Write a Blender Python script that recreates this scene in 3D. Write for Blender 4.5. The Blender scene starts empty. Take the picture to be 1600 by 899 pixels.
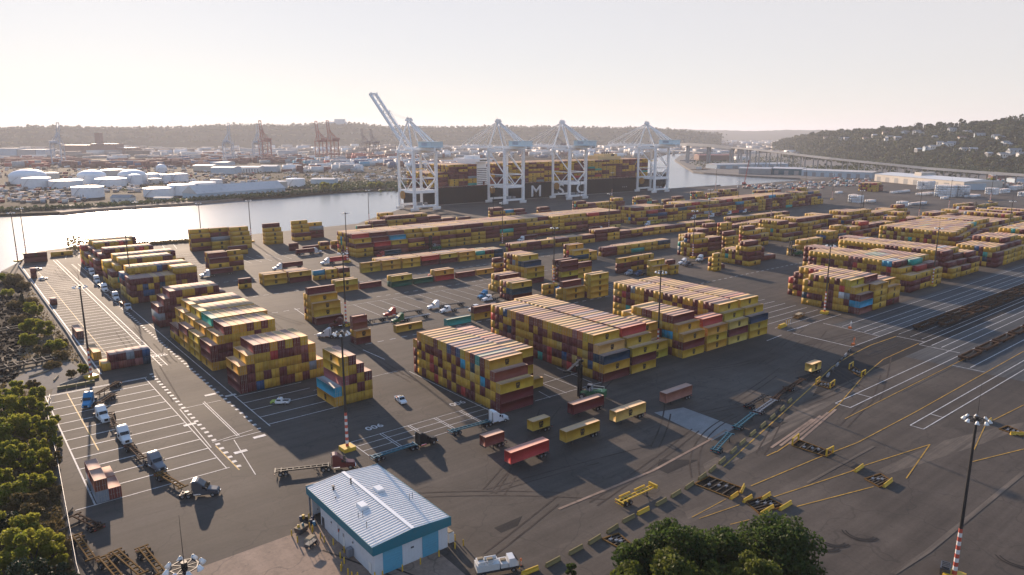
import bpy, bmesh, math, random
import numpy as np
from mathutils import Vector, Matrix, Quaternion

random.seed(7)
RNG = np.random.default_rng(7)
S = bpy.context.scene
C = S.collection
R = math.radians

# ---------------------------------------------------------------- camera, sky, sun, exposure
CAM_H, CAM_PITCH, CAM_YAW, FOC = 78.0, R(12.1018), R(38.8), 1117.0
cam = bpy.data.objects.new('camera', bpy.data.cameras.new('camera'))
C.objects.link(cam)
cam.location = (0, 0, CAM_H)
cam.rotation_euler = (R(90) - CAM_PITCH, 0, -CAM_YAW)
cam.data.sensor_width = 36
cam.data.lens = 36 * FOC / 1600
cam.data.clip_start = 0.5
cam.data.clip_end = 60000
S.camera = cam

SUN_AZ = math.atan2(0.163, 0.986)          # measured from +Y towards +X
SUN_EL = R(14.5)
W = bpy.data.worlds.new('World')
S.world = W
W.use_nodes = True
nt = W.node_tree
nt.nodes.clear()
wo = nt.nodes.new('ShaderNodeOutputWorld')
bg = nt.nodes.new('ShaderNodeBackground')
sky = nt.nodes.new('ShaderNodeTexSky')
sky.sky_type = 'NISHITA'
sky.sun_disc = False
sky.sun_elevation = SUN_EL
sky.sun_rotation = SUN_AZ
sky.air_density = 1.0
sky.dust_density = 0.1
sky.ozone_density = 3.2
sky.altitude = 50
bg.inputs['Strength'].default_value = 0.14
wtc = nt.nodes.new('ShaderNodeTexCoord')
wsx = nt.nodes.new('ShaderNodeSeparateXYZ')
nt.links.new(wtc.outputs['Generated'], wsx.inputs[0])
wmr = nt.nodes.new('ShaderNodeMapRange')       # thin high overcast, thickest along the horizon
wmr.interpolation_type = 'SMOOTHSTEP'
wmr.inputs['From Min'].default_value = 0.16
wmr.inputs['From Max'].default_value = 0.34
wmr.inputs['To Min'].default_value = 0.90
wmr.inputs['To Max'].default_value = 0.10
nt.links.new(wsx.outputs[2], wmr.inputs[0])
veil = nt.nodes.new('ShaderNodeMix')
veil.data_type = 'RGBA'
veil.inputs[7].default_value = (2.86, 2.66, 2.60, 1)
nt.links.new(wmr.outputs[0], veil.inputs[0])
nt.links.new(sky.outputs[0], veil.inputs[6])
nt.links.new(veil.outputs[2], bg.inputs[0])
nt.links.new(bg.outputs[0], wo.inputs[0])

sl = bpy.data.lights.new('sun', 'SUN')
sl.energy = 4.5
sl.angle = R(0.6)
sl.color = (1.0, 0.77, 0.57)
sun = bpy.data.objects.new('sun', sl)
C.objects.link(sun)
to_sun = Vector((math.sin(SUN_AZ) * math.cos(SUN_EL), math.cos(SUN_AZ) * math.cos(SUN_EL), math.sin(SUN_EL)))
sun.rotation_euler = (-to_sun).to_track_quat('-Z', 'Y').to_euler()
sun.location = (0, 0, 400)

S.view_settings.view_transform = 'Standard'
S.view_settings.look = 'None'
S.view_settings.gamma = 1
S.view_settings.exposure = 0.95
S.view_settings.use_curve_mapping = False
S.render.engine = 'CYCLES'
S.cycles.use_denoising = True
S.cycles.max_bounces = 6
S.cycles.diffuse_bounces = 3
S.cycles.glossy_bounces = 3
S.cycles.transmission_bounces = 3
S.cycles.volume_bounces = 1
S.cycles.sample_clamp_indirect = 4
S.cycles.caustics_reflective = False
S.cycles.caustics_refractive = False

# ---------------------------------------------------------------- survey: a pixel of the photograph to a point on level z
SA, CA = math.sin(CAM_YAW), math.cos(CAM_YAW)
SP, CP = math.sin(CAM_PITCH), math.cos(CAM_PITCH)


def ray(x, y):
    a, b = (x - 800) / FOC, (y - 449.5) / FOC
    r, f, z = a, CP - b * SP, -(SP + b * CP)
    return (r * CA + f * SA, -r * SA + f * CA, z)


def P(x, y, z=0.0):
    d = ray(x, y)
    t = (z - CAM_H) / d[2]
    return Vector((d[0] * t, d[1] * t, z))


def at_dist(x, y, dist):
    """the point of a pixel's sight line at a level distance"""
    d = ray(x, y)
    t = dist / math.hypot(d[0], d[1])
    return Vector((d[0] * t, d[1] * t, CAM_H + d[2] * t))


def mpp(p):
    """metres per photograph pixel at a point"""
    fw = (p[0] * SA + p[1] * CA) * CP - (p[2] - CAM_H) * SP
    return fw / FOC


# ---------------------------------------------------------------- mesh helpers
class MB:
    def __init__(s):
        s.v, s.f, s.m = [], [], []

    def add(s, vs, fs, m=0):
        o = len(s.v)
        s.v += [tuple(v) for v in vs]
        s.f += [tuple(o + i for i in f) for f in fs]
        s.m += [m] * len(fs)
        return s

    def box(s, x0, x1, y0, y1, z0, z1, m=0):
        return s.add([(x0, y0, z0), (x1, y0, z0), (x1, y1, z0), (x0, y1, z0), (x0, y0, z1), (x1, y0, z1), (x1, y1, z1), (x0, y1, z1)],
                     [(3, 2, 1, 0), (4, 5, 6, 7), (0, 1, 5, 4), (1, 2, 6, 5), (2, 3, 7, 6), (3, 0, 4, 7)], m)

    def beam(s, p, q, w, h=None, m=0):
        p, q = Vector(p), Vector(q)
        h = h or w
        d = (q - p)
        if d.length < 1e-6:
            return s
        d.normalize()
        up = Vector((0, 0, 1)) if abs(d.z) < 0.95 else Vector((0, 1, 0))
        sx = d.cross(up).normalized() * (w / 2)
        sy = sx.cross(d).normalized() * (h / 2)
        vs = [p - sx - sy, p + sx - sy, p + sx + sy, p - sx + sy, q - sx - sy, q + sx - sy, q + sx + sy, q - sx + sy]
        return s.add(vs, [(0, 1, 2, 3), (7, 6, 5, 4), (0, 4, 5, 1), (1, 5, 6, 2), (2, 6, 7, 3), (3, 7, 4, 0)], m)

    def cyl(s, p, q, r0, r1=None, n=10, m=0, cap=True):
        p, q = Vector(p), Vector(q)
        r1 = r0 if r1 is None else r1
        d = (q - p).normalized()
        up = Vector((0, 0, 1)) if abs(d.z) < 0.95 else Vector((1, 0, 0))
        a = d.cross(up).normalized()
        b = d.cross(a)
        vs = []
        for c, r in ((p, r0), (q, r1)):
            for i in range(n):
                t = 2 * math.pi * i / n
                vs.append(c + a * (r * math.cos(t)) + b * (r * math.sin(t)))
        fs = [(i, i + n, (i + 1) % n + n, (i + 1) % n) for i in range(n)]
        if cap:
            fs += [tuple(range(n)), tuple(range(2 * n - 1, n - 1, -1))]
        return s.add(vs, fs, m)

    def lathe(s, cx, cy, prof, n=16, m=0):
        vs = []
        for r, z in prof:
            for i in range(n):
                t = 2 * math.pi * i / n
                vs.append((cx + r * math.cos(t), cy + r * math.sin(t), z))
        fs = []
        for k in range(len(prof) - 1):
            for i in range(n):
                j = (i + 1) % n
                fs.append((k * n + i, k * n + j, (k + 1) * n + j, (k + 1) * n + i))
        fs.append(tuple(range((len(prof) - 1) * n, len(prof) * n)))
        return s.add(vs, fs, m)

    def prism(s, pts, z0, z1, m=0):
        n = len(pts)
        a = sum(pts[i][0] * pts[(i + 1) % n][1] - pts[(i + 1) % n][0] * pts[i][1] for i in range(n))
        if a < 0:
            pts = pts[::-1]
        vs = [(p[0], p[1], z0) for p in pts] + [(p[0], p[1], z1) for p in pts]
        fs = [tuple(range(n - 1, -1, -1)), tuple(range(n, 2 * n))] + [(i, (i + 1) % n, (i + 1) % n + n, i + n) for i in range(n)]
        return s.add(vs, fs, m)

    def xprism(s, prof, y0, y1, m=0):
        """a side outline in x-z pushed out in y"""
        n = len(prof)
        a = sum(prof[i][0] * prof[(i + 1) % n][1] - prof[(i + 1) % n][0] * prof[i][1] for i in range(n))
        if a < 0:
            prof = prof[::-1]
        vs = [(p[0], y0, p[1]) for p in prof] + [(p[0], y1, p[1]) for p in prof]
        fs = [tuple(range(n)), tuple(range(2 * n - 1, n - 1, -1))] + [(i, i + n, (i + 1) % n + n, (i + 1) % n) for i in range(n)]
        return s.add(vs, fs, m)

    def loft(s, secs, m=0):
        """sections of equal length lists of points"""
        n = len(secs[0])
        vs = [p for q in secs for p in q]
        fs = []
        for k in range(len(secs) - 1):
            for i in range(n):
                j = (i + 1) % n
                fs.append((k * n + i, k * n + j, (k + 1) * n + j, (k + 1) * n + i))
        fs.append(tuple(range(n - 1, -1, -1)))
        fs.append(tuple(range((len(secs) - 1) * n, len(secs) * n)))
        return s.add(vs, fs, m)

    def mesh(s, name, mats, smooth=False):
        me = bpy.data.meshes.new(name)
        me.from_pydata(s.v, [], s.f)
        for k in (mats if isinstance(mats, (list, tuple)) else [mats]):
            me.materials.append(k)
        if s.m and max(s.m) > 0:
            me.polygons.foreach_set('material_index', s.m)
        if smooth:
            me.polygons.foreach_set('use_smooth', [True] * len(me.polygons))
        me.update()
        return me

    def build(s, name, mats, parent=None, smooth=False):
        o = bpy.data.objects.new(name, s.mesh(name, mats, smooth))
        C.objects.link(o)
        if parent:
            o.parent = parent
        return o


def recalc(o):
    bm = bmesh.new()
    bm.from_mesh(o.data)
    bmesh.ops.recalc_face_normals(bm, faces=bm.faces)
    bm.to_mesh(o.data)
    bm.free()
    return o


def mesh_np(name, V, F, mats):
    """numpy verts (n,3) and quads (m,4)"""
    me = bpy.data.meshes.new(name)
    V = np.asarray(V, dtype=np.float32)
    F = np.asarray(F, dtype=np.int32)
    me.vertices.add(len(V))
    me.vertices.foreach_set('co', V.ravel())
    k = F.shape[1]
    me.loops.add(F.size)
    me.loops.foreach_set('vertex_index', F.ravel())
    me.polygons.add(len(F))
    me.polygons.foreach_set('loop_start', np.arange(0, F.size, k, dtype=np.int32))
    me.polygons.foreach_set('loop_total', np.full(len(F), k, dtype=np.int32))
    for m in (mats if isinstance(mats, (list, tuple)) else [mats]):
        me.materials.append(m)
    me.update(calc_edges=True)
    me.validate()
    return me


def tag(o, label=None, cat=None, group=None, kind=None):
    if label:
        o['label'] = label
    if cat:
        o['category'] = cat
    if group:
        o['group'] = group
    if kind:
        o['kind'] = kind
    return o


def struct(o):
    o['kind'] = 'structure'
    return o


def empty(name, loc=(0, 0, 0), rz=0.0):
    o = bpy.data.objects.new(name, None)
    o.empty_display_size = 0.5
    C.objects.link(o)
    o.location = loc
    o.rotation_euler = (0, 0, rz)
    return o


KIDS = {}


def copy_tree(o, parent=None):
    c = o.copy()
    C.objects.link(c)
    if parent is not None:
        c.parent = parent
    for ch in list(o.children):
        copy_tree(ch, c)
    return c


# ---------------------------------------------------------------- materials
def nodes(name):
    m = bpy.data.materials.new(name)
    m.use_nodes = True
    t = m.node_tree
    b = t.nodes['Principled BSDF']
    return m, t, b


def N(t, kind, **kw):
    n = t.nodes.new(kind)
    for k, v in kw.items():
        if k in n.inputs:
            n.inputs[k].default_value = v
        else:
            setattr(n, k, v)
    return n


def L(t, a, b):
    t.links.new(a, b)


def mixc(t, fac, a, b, mode='MIX'):
    n = t.nodes.new('ShaderNodeMix')
    n.data_type = 'RGBA'
    n.blend_type = mode
    for sock, val in ((n.inputs[0], fac), (n.inputs[6], a), (n.inputs[7], b)):
        if hasattr(val, 'is_linked'):
            t.links.new(val, sock)
        elif isinstance(val, (int, float)):
            sock.default_value = val
        else:
            sock.default_value = tuple(val) + ((1,) if len(val) == 3 else ())
    return n.outputs[2]


def noise(t, scale, detail=4, rough=0.55, vec=None, dist=0.0):
    n = t.nodes.new('ShaderNodeTexNoise')
    n.inputs['Scale'].default_value = scale
    n.inputs['Detail'].default_value = detail
    n.inputs['Roughness'].default_value = rough
    n.inputs['Distortion'].default_value = dist
    if vec is not None:
        t.links.new(vec, n.inputs['Vector'])
    return n.outputs['Fac']


def ramp(t, fac, a, b, c0=(0, 0, 0), c1=(1, 1, 1)):
    r = t.nodes.new('ShaderNodeValToRGB')
    r.color_ramp.elements[0].position = a
    r.color_ramp.elements[1].position = b
    r.color_ramp.elements[0].color = tuple(c0) + (1,)
    r.color_ramp.elements[1].color = tuple(c1) + (1,)
    t.links.new(fac, r.inputs[0])
    return r.outputs[0]


def objco(t, scale=(1, 1, 1)):
    tc = t.nodes.new('ShaderNodeTexCoord')
    mp = t.nodes.new('ShaderNodeMapping')
    mp.inputs['Scale'].default_value = scale
    t.links.new(tc.outputs['Object'], mp.inputs[0])
    return mp.outputs[0]


def paint(name, col, rough=0.5, metal=0.0, var=0.25, scale=0.6, dirt=(0.10, 0.085, 0.07), dirt_amt=0.25, rnd=0.12, spec=0.5):
    """painted or bare surface with blotchy wear, a little different on every copy"""
    m, t, b = nodes(name)
    v = objco(t)
    oi = t.nodes.new('ShaderNodeObjectInfo')
    add = t.nodes.new('ShaderNodeVectorMath')
    L(t, v, add.inputs[0])
    sc = t.nodes.new('ShaderNodeMath')
    sc.operation = 'MULTIPLY'
    sc.inputs[1].default_value = 37.0
    L(t, oi.outputs['Random'], sc.inputs[0])
    L(t, sc.outputs[0], add.inputs[1])
    n1 = noise(t, scale, 5, 0.6, add.outputs[0])
    n2 = noise(t, scale * 6, 4, 0.6, add.outputs[0])
    dk = tuple(c * (1 - var) for c in col)
    lt = tuple(min(1, c * (1 + var * 0.7)) for c in col)
    c = mixc(t, n1, dk, lt)
    d = ramp(t, n2, 0.52, 0.72)
    ds = t.nodes.new('ShaderNodeMath')
    ds.operation = 'MULTIPLY'
    ds.inputs[1].default_value = dirt_amt
    L(t, d, ds.inputs[0])
    c = mixc(t, ds.outputs[0], c, dirt)
    br = t.nodes.new('ShaderNodeMapRange')
    br.inputs['To Min'].default_value = 1 - rnd
    br.inputs['To Max'].default_value = 1 + rnd
    L(t, oi.outputs['Random'], br.inputs[0])
    hs = t.nodes.new('ShaderNodeHueSaturation')
    L(t, br.outputs[0], hs.inputs['Value'])
    L(t, c, hs.inputs['Color'])
    L(t, hs.outputs[0], b.inputs['Base Color'])
    b.inputs['Roughness'].default_value = rough
    b.inputs['Metallic'].default_value = metal
    b.inputs['Specular IOR Level'].default_value = spec
    return m


def flat_ground(name, c0, c1, scale, rough=0.9, streak=None, grain=3.0, spec=0.3, patches=0.0):
    m, t, b = nodes(name)
    v = objco(t)
    n1 = noise(t, scale, 6, 0.62, v, 0.4)
    c = mixc(t, ramp(t, n1, 0.3, 0.7), c0, c1)
    n2 = noise(t, grain, 3, 0.7, v)
    c = mixc(t, 0.35, c, ramp(t, n2, 0.2, 0.8, (0.4, 0.4, 0.4), (1.25, 1.25, 1.25)), 'MULTIPLY')
    if streak:
        for st, amt, lo in streak:
            vs = objco(t, st)
            n3 = noise(t, 1.0, 5, 0.65, vs)
            r3 = ramp(t, n3, 0.38, 0.66, (lo, lo, lo), (1.18, 1.18, 1.18))
            c = mixc(t, amt, c, r3, 'MULTIPLY')
    if patches:
        n5 = noise(t, 0.5, 4, 0.75, v)
        c = mixc(t, ramp(t, n5, 0.62, 0.70, (0, 0, 0), (.5, .5, .5)), c, (0.028, 0.026, 0.026))
        ve = t.nodes.new('ShaderNodeTexVoronoi')
        ve.feature = 'DISTANCE_TO_EDGE'
        ve.inputs['Scale'].default_value = 0.055
        wp = t.nodes.new('ShaderNodeVectorMath')
        nv = t.nodes.new('ShaderNodeTexNoise')
        nv.inputs['Scale'].default_value = 0.15
        L(t, v, nv.inputs['Vector'])
        ws_ = t.nodes.new('ShaderNodeVectorMath')
        ws_.operation = 'SCALE'
        ws_.inputs['Scale'].default_value = 9.0
        L(t, nv.outputs['Color'], ws_.inputs[0])
        L(t, v, wp.inputs[0])
        L(t, ws_.outputs[0], wp.inputs[1])
        L(t, wp.outputs[0], ve.inputs['Vector'])
        c = mixc(t, ramp(t, ve.outputs['Distance'], 0.004, 0.011, (.32, .32, .32), (0, 0, 0)), c, (0.026, 0.024, 0.023))
        vo = t.nodes.new('ShaderNodeTexVoronoi')
        vo.inputs['Scale'].default_value = patches
        L(t, v, vo.inputs['Vector'])
        sp = t.nodes.new('ShaderNodeSeparateColor')
        L(t, vo.outputs['Color'], sp.inputs[0])
        c = mixc(t, 0.3, c, ramp(t, sp.outputs[0], 0.1, 0.9, (0.75, 0.75, 0.75), (1.2, 1.17, 1.13)), 'MULTIPLY')
    L(t, c, b.inputs['Base Color'])
    rr = t.nodes.new('ShaderNodeMapRange')
    rr.inputs['To Min'].default_value = rough - 0.12
    rr.inputs['To Max'].default_value = min(1, rough + 0.1)
    L(t, n1, rr.inputs[0])
    L(t, rr.outputs[0], b.inputs['Roughness'])
    b.inputs['Specular IOR Level'].default_value = spec
    bp = t.nodes.new('ShaderNodeBump')
    bp.inputs['Strength'].default_value = 0.25
    bp.inputs['Distance'].default_value = 0.03
    L(t, n2, bp.inputs['Height'])
    L(t, bp.outputs[0], b.inputs['Normal'])
    return m


def container_paint(name, use_object):
    """container steel: colour from the object or from the face, faded dusty roof with sun glare painted in, rust, corrugation"""
    m, t, b = nodes(name)
    oi = t.nodes.new('ShaderNodeObjectInfo')
    if use_object:
        col = oi.outputs['Color']
        v = objco(t)
        add = t.nodes.new('ShaderNodeVectorMath')
        mul = t.nodes.new('ShaderNodeMath')
        mul.operation = 'MULTIPLY'
        mul.inputs[1].default_value = 91.0
        L(t, oi.outputs['Random'], mul.inputs[0])
        L(t, v, add.inputs[0])
        L(t, mul.outputs[0], add.inputs[1])
        vec, lx = add.outputs[0], v
    else:
        at = t.nodes.new('ShaderNodeAttribute')
        at.attribute_name = 'col'
        col = at.outputs['Color']
        v = objco(t)
        vec, lx = v, v
    n1 = noise(t, 0.35, 5, 0.65, vec)
    c = mixc(t, 0.55, col, ramp(t, n1, 0.25, 0.75, (0.62, 0.60, 0.58), (1.25, 1.25, 1.25)), 'MULTIPLY')
    n2 = noise(t, 1.7, 6, 0.7, vec)
    rust = ramp(t, n2, 0.60, 0.74)
    rs = t.nodes.new('ShaderNodeMath')
    rs.operation = 'MULTIPLY'
    rs.inputs[1].default_value = 0.4
    L(t, rust, rs.inputs[0])
    c = mixc(t, rs.outputs[0], c, (0.11, 0.05, 0.028))
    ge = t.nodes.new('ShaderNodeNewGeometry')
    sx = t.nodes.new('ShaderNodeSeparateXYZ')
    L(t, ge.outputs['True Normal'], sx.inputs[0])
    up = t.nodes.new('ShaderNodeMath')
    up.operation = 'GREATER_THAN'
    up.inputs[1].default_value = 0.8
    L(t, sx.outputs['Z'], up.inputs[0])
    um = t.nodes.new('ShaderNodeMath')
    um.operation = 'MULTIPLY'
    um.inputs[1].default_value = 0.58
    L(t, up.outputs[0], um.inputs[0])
    c = mixc(t, um.outputs[0], c, (0.60, 0.44, 0.35))  # paler up-facing colour: faded dusty roof plus painted sun glare
    L(t, c, b.inputs['Base Color'])
    ro = t.nodes.new('ShaderNodeMapRange')
    ro.inputs['To Min'].default_value = 0.58
    ro.inputs['To Max'].default_value = 0.82
    L(t, up.outputs[0], ro.inputs[0])
    L(t, ro.outputs[0], b.inputs['Roughness'])
    b.inputs['Specular IOR Level'].default_value = 0.22
    if use_object:
        wv = t.nodes.new('ShaderNodeTexWave')
        wv.inputs['Scale'].default_value = 1.1
        wv.wave_profile = 'SIN'
        L(t, lx, wv.inputs['Vector'])
        bp = t.nodes.new('ShaderNodeBump')
        bp.inputs['Strength'].default_value = 0.5
        bp.inputs['Distance'].default_value = 0.03
        L(t, wv.outputs['Fac'], bp.inputs['Height'])
        L(t, bp.outputs[0], b.inputs['Normal'])
    return m


def leaf(name, c0, c1, scale, trans=0.35):
    m, t, b = nodes(name)
    v = objco(t)
    n1 = noise(t, scale, 3, 0.6, v)
    n2 = noise(t, scale * 9, 2, 0.6, v)
    c = mixc(t, ramp(t, n1, 0.35, 0.65), c0, c1)
    c = mixc(t, 0.5, c, ramp(t, n2, 0.25, 0.75, (0.6, 0.6, 0.6), (1.4, 1.4, 1.3)), 'MULTIPLY')
    L(t, c, b.inputs['Base Color'])
    b.inputs['Roughness'].default_value = 0.6
    b.inputs['Specular IOR Level'].default_value = 0.25
    tr = t.nodes.new('ShaderNodeBsdfTranslucent')
    L(t, c, tr.inputs[0])
    mx = t.nodes.new('ShaderNodeMixShader')
    mx.inputs[0].default_value = trans
    L(t, b.outputs[0], mx.inputs[1])
    L(t, tr.outputs[0], mx.inputs[2])
    L(t, mx.outputs[0], t.nodes['Material Output'].inputs[0])
    return m


M = {}
M['asphalt'] = flat_ground('asphalt', (0.068, 0.056, 0.046), (0.126, 0.104, 0.086), 0.018, 0.84,
                           [((0.006, 0.22, 1), 0.55, 0.62), ((0.05, 0.010, 1), 0.35, 0.7), ((0.12, 0.12, 1), 0.3, 0.7)], 1.6, 0.16, 0.02)
M['tyremark'] = flat_ground('tyre_marked_asphalt', (0.052, 0.041, 0.034), (0.098, 0.077, 0.064), 0.05, 0.9, [((0.3, 0.3, 1), 0.7, 0.6)], 2.0, 0.1)
M['apron'] = flat_ground('rail_apron_asphalt', (0.055, 0.057, 0.060), (0.115, 0.113, 0.111), 0.03, 0.75, [((0.0035, 0.55, 1), 0.85, 0.5), ((0.02, 1.6, 1), 0.5, 0.6)], 1.6, 0.2, 0.03)
M['worn'] = flat_ground('worn_concrete', (0.24, 0.165, 0.120), (0.38, 0.27, 0.20), 0.06, 0.85, [((0.25, 0.04, 1), 0.45, 0.62), ((0.3, 0.3, 1), .4, .7)], 1.2, 0.3, 0.03)
M['slab'] = flat_ground('concrete_slab', (0.20, 0.195, 0.19), (0.28, 0.27, 0.26), 0.1, 0.85, [((0.05, 0.4, 1), 0.4, 0.7)], 2.0)
M['dirtpatch'] = flat_ground('dusty_pavement', (0.10, 0.082, 0.067), (0.17, 0.135, 0.105), 0.12, 0.9, [((0.03, 0.9, 1), 0.8, 0.5)], 2.0)
M['darkpatch'] = flat_ground('dark_asphalt', (0.035, 0.033, 0.032), (0.058, 0.052, 0.048), 0.1, 0.9, [((0.02, 0.5, 1), 0.5, 0.7)], 2.0, 0.05)
M['white_line'] = flat_ground('white_line_paint', (0.45, 0.43, 0.41), (0.74, 0.72, 0.70), 0.5, 0.7, [((0.8, 0.8, 1), 0.5, 0.45)], 4.0)
M['yellow_line'] = flat_ground('yellow_line_paint', (0.40, 0.22, 0.03), (0.62, 0.36, 0.05), 0.5, 0.7, [((0.8, 0.8, 1), 0.7, 0.45)], 4.0)
M['scrub'] = flat_ground('dry_bank_soil', (0.075, 0.06, 0.035), (0.20, 0.14, 0.085), 0.09, 0.95, [((0.35, 0.35, 1), 0.6, 0.4)], 2.0)
M['gravel'] = flat_ground('gravel_soil', (0.11, 0.10, 0.09), (0.19, 0.17, 0.15), 0.15, 0.95, None, 3.0)
M['rubble'] = flat_ground('dark_rubble_shore', (0.012, 0.010, 0.008), (0.035, 0.028, 0.022), 0.3, 0.98, [((0.6, 0.6, 1), 0.8, 0.3)], 2.5, 0.05)
M['farland'] = flat_ground('far_shore_ground', (0.018, 0.018, 0.012), (0.060, 0.050, 0.042), 0.012, 0.95, [((0.02, 0.06, 1), 0.6, 0.4)], 0.4, 0.02)
M['sand'] = flat_ground('sand_bank', (0.22, 0.15, 0.11), (0.32, 0.24, 0.18), 0.05, 0.9, None, 1.0)
M['cbox'] = container_paint('container_steel', True)
M['cmass'] = container_paint('container_steel_far', False)
M['emblem'] = paint('emblem_paint', (0.012, 0.009, 0.006), 0.6, var=0.2, dirt_amt=0.0)
M['bar'] = paint('galvanised_bar', (0.42, 0.40, 0.38), 0.45, 0.6, var=0.2)
M['white'] = paint('white_paint', (0.74, 0.74, 0.73), 0.42, var=0.08, dirt_amt=0.10)
M['offwhite'] = paint('off_white_paint', (0.66, 0.65, 0.62), 0.5, var=0.10, dirt_amt=0.15)
M['cranewhite'] = paint('crane_white', (0.86, 0.84, 0.81), 0.5, var=0.10, scale=0.08, dirt=(0.22, 0.19, 0.17), dirt_amt=0.30)
M['cranehouse'] = paint('crane_house', (0.62, 0.74, 0.76), 0.5, var=0.10, scale=0.1, dirt_amt=0.15)
M['craneorange'] = paint('reel_orange', (0.42, 0.20, 0.035), 0.6)
M['steel'] = paint('dark_steel', (0.055, 0.055, 0.058), 0.55, 0.3)
M['black'] = paint('black_paint', (0.012, 0.012, 0.014), 0.55, spec=0.3, dirt_amt=0.3, dirt=(0.06, 0.05, 0.045))
M['rubber'] = paint('tyre_rubber', (0.018, 0.017, 0.017), 0.85, dirt=(0.09, 0.075, 0.06), dirt_amt=0.3)
M['rim'] = paint('wheel_rim', (0.45, 0.45, 0.45), 0.35, 0.7)
M['glass'] = paint('dark_glass', (0.010, 0.013, 0.017), 0.08, dirt_amt=0.05, spec=0.7)
M['chrome'] = paint('chrome', (0.6, 0.6, 0.6), 0.2, 1.0)
M['lamp'] = paint('lamp_shell', (0.75, 0.75, 0.73), 0.35, var=0.05, dirt_amt=0.05)
M['pole'] = paint('mast_pole', (0.035, 0.033, 0.032), 0.55, 0.4)
M['bandred'] = paint('mast_red', (0.52, 0.09, 0.055), 0.55, dirt_amt=0.25)
M['bandwhite'] = paint('mast_white', (0.72, 0.70, 0.67), 0.55, dirt_amt=0.2)
M['safety'] = paint('safety_yellow', (0.66, 0.41, 0.03), 0.55, dirt=(0.12, 0.08, 0.03), dirt_amt=0.45)
M['oldyellow'] = paint('faded_yellow_concrete', (0.24, 0.19, 0.07), 0.8, dirt=(0.16, 0.14, 0.10), dirt_amt=0.7)
M['concrete'] = paint('concrete', (0.28, 0.27, 0.25), 0.85, scale=0.1)
M['bridge'] = paint('bridge_concrete', (0.30, 0.30, 0.30), 0.85, scale=0.03)
M['rust'] = paint('rusty_steel', (0.085, 0.045, 0.026), 0.92, spec=0.1, var=0.5, dirt=(0.03, 0.02, 0.016), dirt_amt=0.7)
M['timber'] = paint('weathered_timber', (0.075, 0.058, 0.042), 0.9, var=0.4)
M['palet'] = paint('pale_timber', (0.34, 0.26, 0.16), 0.9, var=0.3)
M['bark'] = paint('bark', (0.07, 0.052, 0.038), 0.9, var=0.4)
M['tealpaint'] = paint('teal_paint', (0.015, 0.11, 0.15), 0.5, var=0.12, dirt_amt=0.15)
M['orange'] = paint('orange_paint', (0.62, 0.17, 0.04), 0.55)
M['tyrange'] = paint('ochre_paint', (0.17, 0.09, 0.025), 0.9, spec=0.1)
M['redpaint'] = paint('red_paint', (0.45, 0.045, 0.035), 0.45)
M['greenpaint'] = paint('green_paint', (0.02, 0.13, 0.055), 0.45)
M['bluepaint'] = paint('blue_paint', (0.03, 0.22, 0.42), 0.4)
M['navy'] = paint('navy_paint', (0.025, 0.05, 0.11), 0.45)
M['maroonpaint'] = paint('maroon_paint', (0.12, 0.022, 0.022), 0.4)
M['greypaint'] = paint('grey_paint', (0.20, 0.21, 0.23), 0.4)
M['darkgrey'] = paint('dark_grey_paint', (0.07, 0.073, 0.082), 0.35)
M['silver'] = paint('silver_paint', (0.42, 0.44, 0.47), 0.35, 0.3)
M['lime'] = paint('lime_paint', (0.42, 0.52, 0.10), 0.5)
M['hull'] = paint('hull_black', (0.010, 0.010, 0.013), 0.75, scale=0.05, dirt=(0.03, 0.022, 0.02), dirt_amt=0.4, spec=0.15)
M['hullred'] = paint('hull_boot_red', (0.16, 0.035, 0.03), 0.6, scale=0.05)
M['deckred'] = paint('deck_red', (0.22, 0.06, 0.045), 0.7, scale=0.05)
M['funnel'] = paint('funnel_cream', (0.66, 0.47, 0.22), 0.5, scale=0.05, dirt_amt=0.1)
M['roofrib_shade'] = paint('roof_rib_shade', (0.48, 0.48, 0.48), 0.6, 0.0)  # darker than the sheet: shadow gaps along the ribs painted as colour
M['roofmetal'] = paint('roof_sheet', (0.82, 0.78, 0.72), 0.5, 0.0, var=0.12, scale=0.15, dirt=(0.30, 0.29, 0.28), dirt_amt=0.35)
M['wallpanel'] = paint('wall_panel', (0.62, 0.64, 0.66), 0.55, var=0.08, scale=0.2, dirt_amt=0.12)
M['fascia'] = paint('fascia_teal', (0.015, 0.16, 0.21), 0.5, var=0.10, scale=0.2, dirt_amt=0.12)
M['rolldoor'] = paint('roll_door_blue', (0.09, 0.32, 0.44), 0.5, var=0.10, scale=0.3, dirt_amt=0.15)
M['tank'] = paint('tank_white', (0.74, 0.75, 0.76), 0.5, var=0.07, scale=0.04, dirt=(0.5, 0.46, 0.42), dirt_amt=0.3)
M['tanktan'] = paint('tank_tan', (0.55, 0.50, 0.44), 0.55, var=0.1, scale=0.04)
M['brick'] = paint('dark_brick', (0.17, 0.095, 0.075), 0.85, scale=0.02)
M['paleroof'] = paint('pale_roof', (0.60, 0.57, 0.54), 0.6, scale=0.03)
M['bluewall'] = paint('pale_blue_wall', (0.38, 0.47, 0.53), 0.6, scale=0.03)
M['greywall'] = paint('grey_wall', (0.28, 0.28, 0.28), 0.7, scale=0.03)
M['creamwall'] = paint('cream_wall', (0.56, 0.50, 0.42), 0.7, scale=0.03)
M['cranered'] = paint('crane_red', (0.33, 0.10, 0.075), 0.6, scale=0.05)
M['cranegrey'] = paint('crane_grey_blue', (0.42, 0.47, 0.52), 0.6, scale=0.05)
M['cranedark'] = paint('crane_dark', (0.16, 0.13, 0.13), 0.6, scale=0.05)
M['hill'] = flat_ground('wooded_hill', (0.012, 0.022, 0.010), (0.035, 0.044, 0.022), 0.02, 0.9, None, 0.05, 0.0)
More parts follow.
